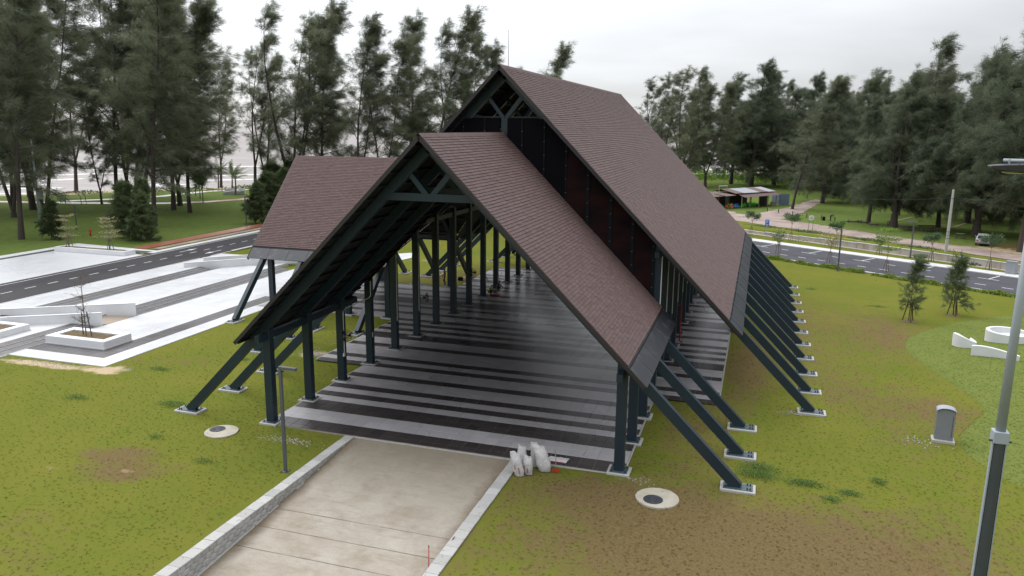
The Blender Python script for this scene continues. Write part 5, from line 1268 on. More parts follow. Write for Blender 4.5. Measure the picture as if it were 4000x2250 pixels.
# broad leaved small trees in the park
for (x, y, h, l, sd) in [(-83.1, 86.2, 6.2, 'small round leafy tree on the path in the park', 31), (-94.0, 97.4, 6.0, 'thin leafy tree left of the palms', 32), (-89.4, 93.1, 5.0, 'short leafy tree in the path loop', 33)]:
    t = thing('park_tree', l, 'tree', (x, y, gzf(x, y))); rg = np.random.default_rng(sd); w = MB(); w.tube([(0, 0, -.1), (.05, 0, h * .3), (0, 0, h * .62)], [.09, .07, .04], 7, False); pts = []
    for k in range(16):
        a = k * 2.4; p0 = np.array([0, 0, h * rg.uniform(.4, .62)]); e = p0 + np.array([math.cos(a), math.sin(a), 0]) * h * rg.uniform(.08, .2) + np.array([0, 0, h * rg.uniform(.05, .36)]); w.tube([p0, e], [.03, .01], 4, False); pts += [p0 * .3 + e * .7, e]
    w.build('trunk', 'bark', t); ob('crown', leaf_cloud(sd, 1500, pts, (.3, .3, .26), .26, 'leaf_green'), t)
# low hedge along the parking road, and its bare gaps
def hedge():
    rg = np.random.default_rng(77); t = thing('hedge', 'low yellow green clipped hedge along the near side of the parking road', 'hedge'); n = 26000; s = rg.uniform(-19, 40, n); d0 = -10.45 + rg.normal(0, .22, n)
    hgt = .24 + .09 * np.sin(s * 1.9) + .06 * np.sin(s * 4.3 + 1) + .08 * np.sin(s * .7); gap = (np.sin(s * .83 + .6) + .5 * np.sin(s * 2.1)) > -1.15
    z = np.abs(rg.uniform(0, 1, n)) ** .7 * np.maximum(hgt, .12) * np.clip(1.35 - np.abs(d0 + 10.45) / .5, .2, 1.1); s, d0, z = s[gap], d0[gap], z[gap]; n = len(s)
    c = np.stack([RO[0] + AX[0] * s + NX[0] * d0, RO[1] + AX[1] * s + NX[1] * d0, z + .03], 1); d = unitv(rg.normal(size=(n, 3)) + np.array([0, 0, .7])); sd_ = unitv(np.cross(d, rg.normal(size=(n, 3)))); L = rg.uniform(.10, .22, n)[:, None]
    V = np.stack([c - d * L * .5, c + sd_ * L * .25, c + d * L * .5, c - sd_ * L * .25], 1).reshape(-1, 3); ob('foliage', npmesh('foliage', V, np.arange(n * 4).reshape(-1, 4), 'leaf_hedge'), t)
    m = MB()
    for q in range(120):
        ss = rg.uniform(-19, 40); p = rd(ss, -10.45 + rg.normal(0, .12)); m.tube([(p[0], p[1], -.02), (p[0] + rg.normal() * .06, p[1] + rg.normal() * .06, .3)], [.012, .006], 4, False)
    m.build('stems', 'bark', t)
hedge()
# uncountable low growth: beach scrub, weeds on the lawn and bank
def scrub(name, label, spots, mat, seed, leaf=.22):
    rg = np.random.default_rng(seed); Vs = []
    for (x, y, rx, ry, h, n) in spots:
        c = np.stack([x + rg.normal(size=n) * rx * .5, y + rg.normal(size=n) * ry * .5, rg.uniform(0, 1, n) ** .8 * h], 1); c[:, 2] = c[:, 2] * np.clip(1.2 - ((c[:, 0] - x) / rx) ** 2 - ((c[:, 1] - y) / ry) ** 2, .15, 1) + gz(c[:, 0], c[:, 1])
        d = unitv(rg.normal(size=(n, 3)) + np.array([0, 0, .6])); s_ = unitv(np.cross(d, rg.normal(size=(n, 3)))); L = (leaf * rg.uniform(.6, 1.4, n))[:, None]
        Vs.append(np.stack([c - d * L * .5, c + s_ * L * .25, c + d * L * .5, c - s_ * L * .25], 1).reshape(-1, 3))
    V = np.concatenate(Vs); return tag(ob(name, npmesh(name, V, np.arange(len(V)).reshape(-1, 4), mat)), label, kind='stuff')
scrub('beach_scrub', 'dark scrub and creepers at the top of the beach', [(-110, 104, 6, 5, .7, 500), (-104, 109, 5, 4, .6, 400), (-97, 119, 5, 4, .7, 400), (-119, 94, 4, 4, .5, 250), (-88, 126, 5, 4, .7, 400), (-80, 130, 6, 5, .9, 500), (-72, 120, 8, 10, 1.8, 2500), (-66, 104, 6, 6, 1.6, 1500)], 'leaf_dark', 51, .4)
scrub('lawn_weeds', 'leafy weeds scattered over the lawn', [(14.7, 2.4, .9, .5, .16, 900), (14.6, 1.6, .9, .45, .20, 1000), (16.6, 1.4, .8, .35, .16, 700), (18.3, 1.0, .5, .3, .14, 380), (17.6, .2, .4, .3, .14, 260), (19.6, 2.6, .35, .3, .16, 260), (-21.1, -.4, .8, .35, .14, 420), (-15.3, .4, 1.0, .4, .18, 700), (-20.5, 5.2, .7, .3, .14, 360), (-17.0, 8.6, .5, .3, .12, 220), (-9.0, -5.0, .5, .3, .1, 200), (24.2, 39.5, .7, .3, .12, 260), (19.2, 45.5, .5, .25, .12, 200), (-13, -3.4, .5, .3, .1, 180)], 'leaf_weed', 52, .07)
scrub('bank_weeds', 'green weeds along the sandy drain bank', [(14, 92, 4, 1.6, .5, 700), (20, 88.5, 4, 1.4, .5, 700), (27, 82.5, 4, 1.2, .45, 700), (33, 77, 4, 1.2, .45, 700), (22.5, 79.6, 2.6, .5, .45, 420), (37, 72.6, 3, .9, .4, 420), (33, 69.5, 1.6, .4, .5, 260), (38, 65.9, 1.6, .4, .4, 240)], 'leaf_green', 53, .22)
scrub('field_bushes', 'bright green bushes along the back of the field', [(8, 212, 16, 5, 3.2, 2600), (24, 200, 14, 5, 2.8, 2000), (34, 178, 10, 5, 2.6, 1500), (44, 160, 10, 5, 2.6, 1500), (-6, 208, 8, 5, 3, 1200), (52, 148, 8, 6, 2.5, 1200)], 'leaf_bright', 54, .6)
# ================================================================== THINGS
# street lamps: square post with a flat arm ------------------------------------------------------------
def lamp(x, y, h, label, z=0.0, rz=0.0, s=.115):
    t = thing('street_lamp', label, 'lamp', (x, y, z), rz, 'slim grey lamp posts')
    MB().box(-s / 2 * 1.15, s / 2 * 1.15, -s / 2, s / 2, .02, h).build('post', 'lamp_grey', t, bevel=.006)
    MB().box(s * .58, .78, -.075, .075, h - .13, h - .002).build('arm', 'lamp_grey', t, bevel=.006)
    MB().box(.2, .72, -.055, .055, h - .142, h - .131).build('lens', 'white_paint', t)
    p = MB().box(-.16, .16, -.16, .16, -.03, .02).build('base_plate', 'lamp_grey', t)
    m = MB()
    for a in (-.12, .12):
        for b in (-.12, .12): m.cyl(a, b, .021, .06, .018, n=6)
    m.build('bolts', 'bolt', p)['kind'] = 'stuff'
lamp(-4.97, -4.66, 4.77, 'dark grey lamp post standing in the grass in front of the left columns')
lamp(22.52, 56.8, 4.57, 'dark lamp post standing in the hedge right of the pavilion', 0, 2.6)
lamp(31.54, 69.14, 4.3, 'dark lamp post on the verge near the concrete utility pole', 0, 2.6)
lamp(-73.9, 49.62, 3.35, 'lamp post behind the dry topped shrub across the road', .6, math.pi)
lamp(-56.63, 62.91, 4.0, 'lamp post by the red footpath left of the wing roof', .6, 0)
# tall light mast at the right edge ------------------------------------------------------------
t = thing('light_mast', 'tall galvanised light mast with a dark lower sleeve at the right photo edge', 'light mast', (18.62, -15.22, 0))
MB().tube([(0, 0, 0), (0, 0, 9.0)], [.165, .118], 8).build('lower_pole', 'galvanised_dark', t)
for a in range(2):
    sx = 1 if a else -1; MB().beam((sx * .158, -.02, .3), (sx * .112, -.02, 8.98), .022, .10, (0, 1, 0)).build('pole_flange', 'galvanised', t)
MB().tube([(0, 0, 8.92), (0, 0, 14.35)], [.092, .060], 12).build('upper_pole', 'galvanised', t, smooth=True)
hb = MB().box(-.135, .135, -.12, .12, 8.88, 9.12).build('hinge_collar', 'galvanised', t, bevel=.01); MB().tube([(-.19, -.08, 8.93), (.19, -.08, 8.93)], .022, 8).build('hinge_pin', 'bolt', hb)
MB().box(-.03, .03, -.03, .03, 14.2, 14.5).build('head_bracket', 'galvanised', t)
MB().tube([(.05, -.03, 14.27), (-.55, .15, 14.27)], .035, 8).build('cross_arm', 'galvanised', t)
def floodhead(ox, oy, nm):
    h = MB().loft([[(ox - .42, oy - .13, 14.13), (ox - .42, oy + .13, 14.13), (ox - .42, oy + .13, 14.18), (ox - .42, oy - .13, 14.18)], [(ox - .2, oy - .2, 14.09), (ox - .2, oy + .2, 14.09), (ox - .2, oy + .2, 14.20), (ox - .2, oy - .2, 14.20)], [(ox + .28, oy - .2, 14.06), (ox + .28, oy + .2, 14.06), (ox + .28, oy + .2, 14.22), (ox + .28, oy - .2, 14.22)], [(ox + .36, oy - .1, 14.12), (ox + .36, oy + .1, 14.12), (ox + .36, oy + .1, 14.2), (ox + .36, oy - .1, 14.2)]]).build('floodlight', 'black', t, bevel=.01)
    MB().box(ox - .16, ox + .24, oy - .16, oy + .16, 14.045, 14.06).build('lens', 'lens_yellow', h)
    for k in range(2): MB().cyl(ox - .1 + .16 * k, oy, 14.2, 14.3, .018, n=8).build('clamp_bolt', 'galvanised', h)
floodhead(-.36, .1, 'a'); floodhead(.75, -.22, 'b')
t = thing('light_mast', 'tall grey lamp pole with a cabinet in the lawn at the left', 'light mast', (-76.65, 46.57, .6))
MB().tube([(0, 0, 0), (0, 0, 6.0), (0, 0, 12.0)], [.20, .15, .07], 10).build('pole', 'galvanised', t, smooth=True); MB().box(.16, .75, -.25, .25, 4.3, 5.4).build('cabinet', 'cabinet_grey', t, bevel=.01)
MB().beam((-.7, 0, 11.9), (.7, 0, 11.9), .06, .06).build('cross_arm', 'galvanised_dark', t)
for sx in (-.6, .45): MB().box(sx - .25, sx + .35, -.18, .18, 11.94, 12.08).build('floodlight', 'black', t, bevel=.01)
# concrete utility pole and its wire ------------------------------------------------------------
t = thing('utility_pole', 'pale square concrete utility pole behind the drain wall', 'utility pole', (35.98, 72.73, 0))
MB().tube([(0, 0, -.3), (0, 0, 7.9), (0, 0, 8.0)], [.20, .125, .10], 8).build('pole', 'white_concrete', t)
for z in (2.1, 2.5, 2.9, 6.9): MB().tube([(0, 0, z), (0, 0, z + .05)], .20 if z < 4 else .16, 8).build('strap', 'bolt', t)
for (a, b, l) in [((35.98, 72.73, 7.0), (18.4, 136.6, 3.4), 'thin black overhead wire from the utility pole towards the shed'), ((35.98, 72.73, 6.95), (62, 57, 6.6), 'thin black overhead wire from the utility pole to the right')]:
    q = [tuple(Vector(a).lerp(Vector(b), u) + Vector((0, 0, -1.1 * 4 * u * (1 - u)))) for u in np.linspace(0, 1, 18)]; o = MB().tube(q, .022, 4).build('overhead_wire', 'wire'); tag(o, l, 'wire', 'overhead wires')
# signs ------------------------------------------------------------
face = lambda x, y: math.atan2(CAM.y - y, CAM.x - x) + math.pi / 2          # local -y looks at the camera
def glyph(parent, strokes, name, mat, y=-.016, w=.05):
    m = MB()
    for st in strokes:
        for a, b in zip(st[:-1], st[1:]): m.beam((a[0], y, a[1]), (b[0], y, b[1]), .006, w, (0, 0, 1)) if abs(a[0] - b[0]) > abs(a[1] - b[1]) else m.beam((a[0], y, a[1]), (b[0], y, b[1]), w, .006, (0, 1, 0))
    return m.build(name, mat, parent)
t = thing('parking_sign', 'blue parking sign with a white P and car symbol on a grey post', 'sign', (15.26, 80.83, 0), face(15.26, 80.83) * 1.0)
MB().cyl(0, .03, 0, 2.55, .03, n=8).build('post', 'galvanised', t); pl = MB().box(-.27, .27, -.012, .008, 1.70, 2.57).build('sign_plate', 'blue_sign', t, bevel=.004)
c8 = [(.0 + .10 * math.cos(a), 2.345 + .09 * math.sin(a)) for a in np.linspace(math.pi / 2, -math.pi / 2, 7)]
glyph(pl, [[(-.09, 2.08), (-.09, 2.44)], [(-.09, 2.435), (.0, 2.435)], c8, [(.0, 2.255), (-.09, 2.255)]], 'letter_p', 'white_paint', -.017, .055)
glyph(pl, [[(-.16, 1.86), (.16, 1.86)], [(-.16, 1.80), (.16, 1.80)], [(-.12, 1.87), (-.08, 1.96)], [(-.08, 1.96), (.08, 1.96)], [(.08, 1.96), (.12, 1.87)], [(-.12, 1.77), (-.12, 1.80)], [(.12, 1.77), (.12, 1.80)]], 'car_symbol', 'white_paint', -.017, .03)
rz = math.atan2(.41, .61)
t = thing('notice_board', 'white notice board with two thin dark posts by the dirt track', 'sign', (21.46, 88.9, 0), rz)
for sx in (-.36, .36): MB().cyl(sx, .03, 0, 2.5, .028, n=8).build('post', 'lamp_grey', t)
bd = MB().add(*(lambda q: ([(x, -.01, z) for x, z in q] + [(x, .012, z) for x, z in q], [tuple(range(len(q)))[::-1], tuple(range(len(q), 2 * len(q)))] + [(i, (i + 1) % len(q), len(q) + (i + 1) % len(q), len(q) + i) for i in range(len(q))]))([(-.40, 1.92), (-.3, 1.88), (.36, 1.9), (.42, 2.0), (.44, 2.45), (.36, 2.52), (.2, 2.56), (0, 2.60), (-.2, 2.56), (-.34, 2.54), (-.43, 2.44), (-.44, 2.02)])).build('board', 'white_paint', t)
for (z, w_) in ((2.30, .18), (2.16, .24), (2.06, .28)): MB().box(-w_, w_, -.016, -.012, z - .016, z + .016).build('text_line', 'lamp_grey', bd)
# feeder pillars ------------------------------------------------------------
t = thing('feeder_pillar', 'plain blue grey cabinet beside the parking kerb at the right', 'cabinet', (39.83, 60.88, .0), -.6); MB().box(-.48, .48, -.25, .25, .06, 1.40).build('body', 'cabinet_top', t, bevel=.015); MB().box(-.52, .52, -.29, .29, 1.405, 1.47).build('lid', 'cabinet_top', t, bevel=.015); MB().box(-.52, .52, -.3, .3, -.1, .055).build('footing', 'white_concrete', t)
MB().box(-.44, -.01, -.265, -.252, .15, 1.3).build('door', 'cabinet_top', t); MB().box(.01, .44, -.265, -.252, .15, 1.3).build('door', 'cabinet_top', t)
t = thing('feeder_pillar', 'grey round topped cabinet on a concrete base in the right lawn', 'cabinet', (23.25, 8.62, 0), -.10)
prof = [(-.40, .1), (.40, .1), (.40, 1.50)] + [(.40 * math.cos(a), 1.50 + .16 * math.sin(a)) for a in np.linspace(.15, math.pi - .15, 9)] + [(-.40, 1.50)]
n = len(prof); MB().add([(x, -.22, z) for x, z in prof] + [(x, .22, z) for x, z in prof], [tuple(range(n))[::-1], tuple(range(n, 2 * n))] + [(i, (i + 1) % n, n + (i + 1) % n, n + i) for i in range(n)]).build('body', 'cabinet_grey', t, bevel=.008)
arc = [(.43 * math.cos(a), 1.50 + .19 * math.sin(a)) for a in np.linspace(0.0, math.pi, 13)]; k = len(arc)
MB().add([(x, -.30, z + .012) for x, z in arc] + [(x, .27, z + .012) for x, z in arc] + [(x, -.30, z + .045) for x, z in arc] + [(x, .27, z + .045) for x, z in arc], [(i, i + 1, k + i + 1, k + i) for i in range(k - 1)] + [(2 * k + i, 3 * k + i, 3 * k + i + 1, 2 * k + i + 1) for i in range(k - 1)] + [(i, 2 * k + i, 2 * k + i + 1, i + 1) for i in range(k - 1)] + [(k + i, k + i + 1, 3 * k + i + 1, 3 * k + i) for i in range(k - 1)]).build('hood', 'cabinet_top', t)
MB().box(-.50, .50, -.34, .34, -.1, .095).build('footing', 'white_concrete', t, bevel=.02); MB().box(.30, .315, -.232, -.222, .25, 1.35).build('door_edge', 'bolt', t)
# white moulded seats on the mound ------------------------------------------------------------
def seat_ring(name, label, x, y, z, rx, ry, h0, h1, a0, a1, thick, rz, seat=True):
    t = thing(name, label, 'seat', (x, y, z), rz, 'white seats on the lawn mound'); n = 36; m = MB(); secs = []
    for k in range(n + 1):
        u = k / n; a = a0 + (a1 - a0) * u; hh = h0 + (h1 - h0) * (.5 + .5 * math.cos(2 * math.pi * (u - .35))); hb = .02 + .05 * abs(math.sin(a * 3.5)) * (1 if k % 2 else .6)
        c, s_ = math.cos(a), math.sin(a)
        secs.append([(c * rx, s_ * ry, -hb), (c * (rx - thick), s_ * (ry - thick), -hb), (c * (rx - thick), s_ * (ry - thick), hh - .03), (c * (rx - thick * .5), s_ * (ry - thick * .5), hh), (c * rx, s_ * ry, hh - .04)])
    m.loft(secs); m.build('shell', 'white_paint', t, smooth=False)
    if seat:
        q = [(math.cos(a) * (rx - thick * .9), math.sin(a) * (ry - thick * .9)) for a in np.linspace(a0, a1, 30)]; MB().prism(q, -.02, h0 * .86).build('seat', 'white_paint', t)
    return t
seat_ring('moulded_seat', 'white rounded single seat on the mound, the left one', 28.16, 27.25, .16, .84, .74, .44, 1.0, .45, 5.85, .22, 1.2)
seat_ring('moulded_seat', 'white oval tub seat on the mound, partly behind the light mast', 31.39, 29.46, .24, 1.55, .85, .60, .95, 0, 6.283, .26, .25)
t = thing('moulded_seat', 'white sloping bench back on the mound, nearest the camera', 'seat', (29.3, 24.3, .17), -.22, 'white seats on the lawn mound'); secs = []
for k in range(15):
    u = k / 14; x = -1.35 + 2.7 * u; yb = .18 * math.sin(math.pi * u); h = .92 - .42 * (u ** 1.3) - .12 * (1 - u) ** 6; hb = -.06 if k % 2 else .0; secs.append([(x, yb - .12, hb), (x, yb + .12, hb), (x, yb + .13, h - .03), (x, yb, h), (x, yb - .13, h - .03)])
MB().loft(secs).build('shell', 'white_paint', t); MB().box(-.9, 1.1, .32, .8, -.02, .36).build('seat', 'white_paint', t, bevel=.04)
# manholes ------------------------------------------------------------
def manhole(x, y, r, lx, ly, lr, label, sq=1.0):
    t = thing('manhole', label, 'manhole', (x, y, 0), 0, 'round manholes in the lawn'); n = 40
    ring = [(math.cos(2 * math.pi * k / n) * r * (1 + random.uniform(-.012, .012)), math.sin(2 * math.pi * k / n) * r * sq * (1 + random.uniform(-.012, .012))) for k in range(n)]
    MB().prism(ring, -.15, .055).build('concrete_ring', 'cover_concrete', t, bevel=.012)
    l = MB().cyl(lx, ly, .05, .066, lr, n=32).build('lid', 'cast_iron', t)
    m = MB()
    for k in range(12):
        a = 2 * math.pi * k / 12; m.beam((lx + math.cos(a) * lr * .3, ly + math.sin(a) * lr * .3, .07), (lx + math.cos(a) * lr * .88, ly + math.sin(a) * lr * .88, .07), .03, .01)
    m.build('lid_pattern', 'cast_iron', l)['kind'] = 'stuff'
s = NT('cover_concrete'); n1 = s.noise(1.3, 5, .6); n2 = s.noise(4.5, 5, .7, dist=.7); c = s.ramp(n1, [(.3, (.29, .262, .205)), (.7, (.40, .375, .31))]); c = s.mix(s.ramp(n2, [(.60, 0.0), (.70, .8)]), c, (.08, .075, .05)); s.set(c, .85, 0, .3); MATS['cover_concrete'] = s.m
manhole(10.77, -2.0, .88, -.14, -.24, .40, 'round pale manhole surround with a black iron lid, right of the ramp'); manhole(-10.45, -1.9, .80, -.34, .14, .38, 'round concrete manhole with a black lid, left of the ramp')
# sacks, rake ------------------------------------------------------------
def sack(x, y, h, w, d, lean, rz, label, fill=.62, print_=True, slump=0.0):
    """woven sack: full below, flattened open mouth above the contents"""
    t = thing('sack', label, 'sack', (x, y, 0), rz, 'woven rubbish sacks by the ramp'); rg = np.random.default_rng(int(abs(x * 100 + y * 37))); secs = []; n = 26
    lv = [0, .03, .09, .18, .28, .38, .48, .58, .68, .78, .88, .95, 1.0]; ph = rg.uniform(0, 6, 4)
    for u in lv:
        full = 1.0 if u < fill else 1 - .16 * (u - fill) / (1 - fill)
        rw = w / 2 * (.70 + .34 * math.sin(min(1, u / .35) * math.pi / 2)) * full * (1 + .05 * math.sin(9 * u + ph[0])); rdp = d / 2 * (.62 + .45 * math.sin(min(1, u / .35) * math.pi / 2)) * (1.0 if u < fill else 1 - .55 * (u - fill) / (1 - fill)) * (1 + .06 * math.sin(7 * u + ph[1]))
        q = []
        for k in range(n):
            a = 2 * math.pi * k / n; c, s_ = math.cos(a), math.sin(a); e = 2.3; rr = (abs(c) ** e + abs(s_) ** e) ** (-1 / e) * (1 + rg.normal() * .03 + .035 * math.sin(3 * a + 6 * u + ph[2]))
            lx = lean[0] * h * u ** 1.25 + slump * .10 * math.sin(u * math.pi); ly = lean[1] * h * u ** 1.25
            zz = u * h + (.07 * h * math.sin(a + ph[3]) + .03 * h * math.sin(3 * a) if u > .9 else 0) + rg.normal() * .006
            ear = .10 * abs(c) ** 6 if u < .04 else 0
            q.append((c * (rr * rw + ear * w) + lx, s_ * rr * rdp + ly, max(0, zz)))
        secs.append(q)
    top = secs[-1]; cx = sum(p[0] for p in top) / n; cy = sum(p[1] for p in top) / n; zt_ = sum(p[2] for p in top) / n
    inn = lambda f, dz: [(cx + (p[0] - cx) * f - lean[0] * dz, cy + (p[1] - cy) * f - lean[1] * dz, p[2] - dz) for p in top]
    secs += [inn(.93, .01), inn(.86, .12 * h), inn(.84, (1 - fill) * .8 * h)]
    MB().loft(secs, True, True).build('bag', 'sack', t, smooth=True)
    q = secs[-1]; ce = [sum(p[i] for p in q) / n for i in range(3)]
    MB().add([(p[0], p[1], p[2] + .012) for p in q] + [(ce[0], ce[1], ce[2] + .06)], [(k, (k + 1) % n, n) for k in range(n)]).build('rubbish', 'sack_inside', t, smooth=True)
    if print_:
        m = MB()
        for (x0, u0, cnt) in ((-.10, .34, 4), (.05, .16, 5)):
            for k in range(cnt):
                u = u0 + .055 * k; yy = -d / 2 * (.62 + .45 * math.sin(min(1, u / .35) * math.pi / 2)) * 1.03 + lean[1] * h * u ** 1.25; xx = x0 + lean[0] * h * u ** 1.25; m.box(xx - .022, xx + .022, yy - .012, yy + .004, u * h, u * h + .032)
        m.build('print', 'sack_print', t)['kind'] = 'stuff'
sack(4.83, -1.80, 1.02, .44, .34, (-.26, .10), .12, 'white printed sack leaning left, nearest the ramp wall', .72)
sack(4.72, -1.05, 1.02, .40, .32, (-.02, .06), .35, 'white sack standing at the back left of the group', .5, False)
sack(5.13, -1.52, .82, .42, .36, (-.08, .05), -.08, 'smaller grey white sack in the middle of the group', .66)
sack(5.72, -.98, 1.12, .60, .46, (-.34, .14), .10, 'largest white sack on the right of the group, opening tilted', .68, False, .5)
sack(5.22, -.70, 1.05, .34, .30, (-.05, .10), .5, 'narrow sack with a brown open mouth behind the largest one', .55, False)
t = thing('flat_sack', 'folded white sack lying flat on the dark tiles', 'sack', (5.97, .22, .055), .05); vs = []; fs = []
for i in range(11):
    for j in range(7): vs.append((-.46 + .92 * i / 10 + .08 * (j / 6), -.27 + .54 * j / 6 - .03 * (i / 10), .045 + .022 * math.sin(i * 1.3) * math.sin(j * 1.7) if 0 < i < 10 and 0 < j < 6 else .006))
for i in range(10):
    for j in range(6): fs.append((i * 7 + j, (i + 1) * 7 + j, (i + 1) * 7 + j + 1, i * 7 + j + 1))
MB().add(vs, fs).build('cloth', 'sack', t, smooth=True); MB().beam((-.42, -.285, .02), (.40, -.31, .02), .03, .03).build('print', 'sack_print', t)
t = thing('rake', 'red fan rake standing on the grass with its handle up', 'rake', (6.24, -.98, 0))
MB().tube([(0, 0, .16), (-.05, .02, 1.02)], .018, 8).build('handle', 'handle_grey', t); MB().cyl(0, 0, .14, .26, .028, n=8).build('socket', 'red', t)
m = MB()
for k in range(11):
    a = -.95 + 1.9 * k / 10; m.tube([(0, 0, .16), (math.sin(a) * .12, -.01, .09), (math.sin(a) * .24, -.03, .01)], [.012, .010, .006], 4)
m.build('tines', 'red', t)['kind'] = 'stuff'; MB().prism([(-.16, -.03), (.16, -.03), (.05, .015), (-.05, .015)], .06, .15).build('head', 'red', t)
# red pole, orange flag at the ramp foot ------------------------------------------------------------
for (a, b, l) in [((3.70, -9.75, rz_(-9.75) + .1), (4.13, -7.55, .10), 'long red pole lying across the right ramp wall cap'), ((3.80, -9.2, rz_(-9.2)), (3.66, -8.85, rz_(-9.0) + .95), 'short red stick standing at the foot of the right ramp wall')]:
    t = thing('marker_pole', l, 'pole', a); A_ = Vector(a); B_ = Vector(b) - A_; MB().tube([(0, 0, 0), tuple(B_ * .93)], .018, 8).build('shaft', 'pole_red', t); MB().tube([tuple(B_ * .93), tuple(B_)], [.022, .008], 8).build('tip', 'black', t)
t = thing('safety_flag', 'orange and yellow flag bundle at the bottom photo edge on the ramp', 'flag', (3.72, -9.95, rz_(-9.95))); MB().loft([[(-.2, -.1, 0), (.12, -.12, 0), (.12, .1, 0), (-.2, .1, 0)], [(-.17, -.08, .2), (.1, -.1, .22), (.1, .06, .24), (-.15, .07, .2)], [(-.06, -.02, .34), (.06, -.03, .36), (.06, .02, .36), (-.05, .02, .34)]]).build('cloth', 'orange', t, smooth=True)
MB().loft([[(.121, -.12, 0), (.17, -.1, 0), (.17, .1, 0), (.121, .1, 0)], [(.101, -.1, .22), (.14, -.08, .22), (.14, .05, .22), (.101, .06, .23)]]).build('trim', 'yellow', t)
# hydrant, climbing frames, benches across the road ------------------------------------------------------------
t = thing('fire_hydrant', 'red fire hydrant post on the lawn behind the far planter', 'hydrant', (-67.46, 45.66, .6)); MB().cyl(0, 0, 0, .72, .11, .10, 12).build('barrel', 'red', t, smooth=True); MB().cyl(0, 0, .72, .85, .15, .12, 12).build('bonnet', 'red', t)
for s_ in (-1, 1): MB().tube([(0, 0, .64), (s_ * .26, 0, .64)], .07, 10).build('outlet', 'red', t)
MB().cyl(0, 0, 0, .06, .18, n=12).build('flange', 'red', t)
t = thing('climbing_frame', 'dark arched climbing frame at the edge of the pale path', 'climbing frame', (-101.9, 75.4, .6), .12)
for yy in (-.6, .6):
    MB().tube([(-2.1, yy, 0), (-2.0, yy, 1.5), (-1.6, yy, 2.05), (-.9, yy, 2.2), (.9, yy, 2.2), (1.6, yy, 2.05), (2.0, yy, 1.5), (2.1, yy, 0)], .05, 8).build('arch', 'black', t)
for k in range(7): MB().tube([(-1.2 + .4 * k, -.6, 2.2), (-1.2 + .4 * k, .6, 2.2)], .025, 6).build('rung', 'black', t)
t = thing('exercise_rail', 'low dark exercise rail left of the climbing frame', 'rail', (-109.8, 74.4, .6)); MB().tube([(-.6, 0, 0), (-.6, 0, 1.1), (.6, 0, 1.1), (.6, 0, 0)], .04, 8).build('rail', 'black', t); MB().tube([(-.6, 0, .6), (.6, 0, .6)], .03, 6).build('rung', 'black', t)
for (x, y, l, w_) in [(-89.8, 103.0, 'white angular bench by the small palms, the larger left one', 1.5), (-88.4, 104.6, 'white angular bench by the small palms, the smaller right one', .8)]:
    t = thing('white_bench', l, 'bench', (x, y, .6), .4, 'white benches in the beach park'); MB().hexa([(-w_, -.5, 0), (w_ * .8, -.5, 0), (w_ * .8, .5, 0), (-w_, .5, 0)], [(-w_, -.6, .55), (w_, -.6, .9), (w_, .4, .9), (-w_, .4, .55)]).build('body', 'white_paint', t, bevel=.03); MB().box(-w_ * .9, w_ * .7, .42, .6, .3, 1.15).build('back', 'white_paint', t, bevel=.02)
t = thing('ladder_frame', 'thin pale ladder frame at the beach edge by the upright palm', 'frame', (-104.1, 135.8, gzf(-104.1, 135.8)), .5)
for sx in (-.5, .5): MB().tube([(sx, 0, 0), (sx, 0, 2.6), (sx * .7, 0, 2.9)], .05, 6).build('rail', 'galvanised', t)
for k in range(5): MB().tube([(-.5, 0, .5 + .5 * k), (.5, 0, .5 + .5 * k)], .035, 6).build('rung', 'galvanised', t)
sheet('white_slab', [(-26.4, 50.0), (-24.8, 51.5), (-23.4, 48.6), (-23.9, 46.2)], .03, 'paver_white', 'white paved patch on the lawn beyond the columns')
# wall fans on the columns ------------------------------------------------------------
def fan(y, z, label, yaw):
    t = thing('wall_fan', label, 'fan', (-8.63, y, z), yaw, 'black wall fans on the left columns')
    MB().box(-.02, .03, -.06, .06, -.08, .08).build('wall_bracket', 'black', t); MB().tube([(.03, 0, 0), (.22, 0, -.03), (.30, 0, 0)], .022, 8).build('arm', 'black', t); MB().tube([(.26, 0, 0), (.44, 0, -.02)], [.085, .07], 12).build('motor', 'black', t, smooth=True)
    cg = MB(); cx = .50
    for r_, xx in ((.36, cx), (.36, cx + .1), (.24, cx + .135), (.12, cx + .15), (.22, cx - .06)): cg.tube([(xx, math.cos(a) * r_, math.sin(a) * r_) for a in np.linspace(0, 2 * math.pi, 25)], .008, 5, False)
    for k in range(20):
        a = 2 * math.pi * k / 20; c, s_ = math.cos(a), math.sin(a); cg.tube([(cx - .08, c * .07, s_ * .07), (cx, c * .36, s_ * .36), (cx + .1, c * .36, s_ * .36), (cx + .15, c * .06, s_ * .06)], .005, 4, False)
    cg.build('guard', 'fan_cage', t)['kind'] = 'stuff'; hb = MB().tube([(cx, 0, 0), (cx + .1, 0, 0)], .05, 10).build('hub', 'handle_grey', t)
    for k in range(3):
        a0 = 2 * math.pi * k / 3; m = MB(); vs = []
        for i in range(7):
            r_ = .05 + .26 * i / 6
            for j in range(4): a = a0 + (-.35 + .9 * j / 3) * (.5 + .5 * i / 6); vs.append((cx + .02 + .05 * j / 3, math.cos(a) * r_, math.sin(a) * r_))
        m.add(vs, [(i * 4 + j, (i + 1) * 4 + j, (i + 1) * 4 + j + 1, i * 4 + j + 1) for i in range(6) for j in range(3)]).build('blade', 'dark_steel', t)
fan(7.0, 2.9, 'black wall fan on the third column from the front', -.9); fan(17.5, 2.85, 'black wall fan on the sixth column, turned sideways', .5); fan(28.0, 2.9, 'black wall fan on the ninth column, against the lit grass', -1.1); fan(38.5, 2.9, 'black wall fan on the twelfth column, deepest in the hall', .9)
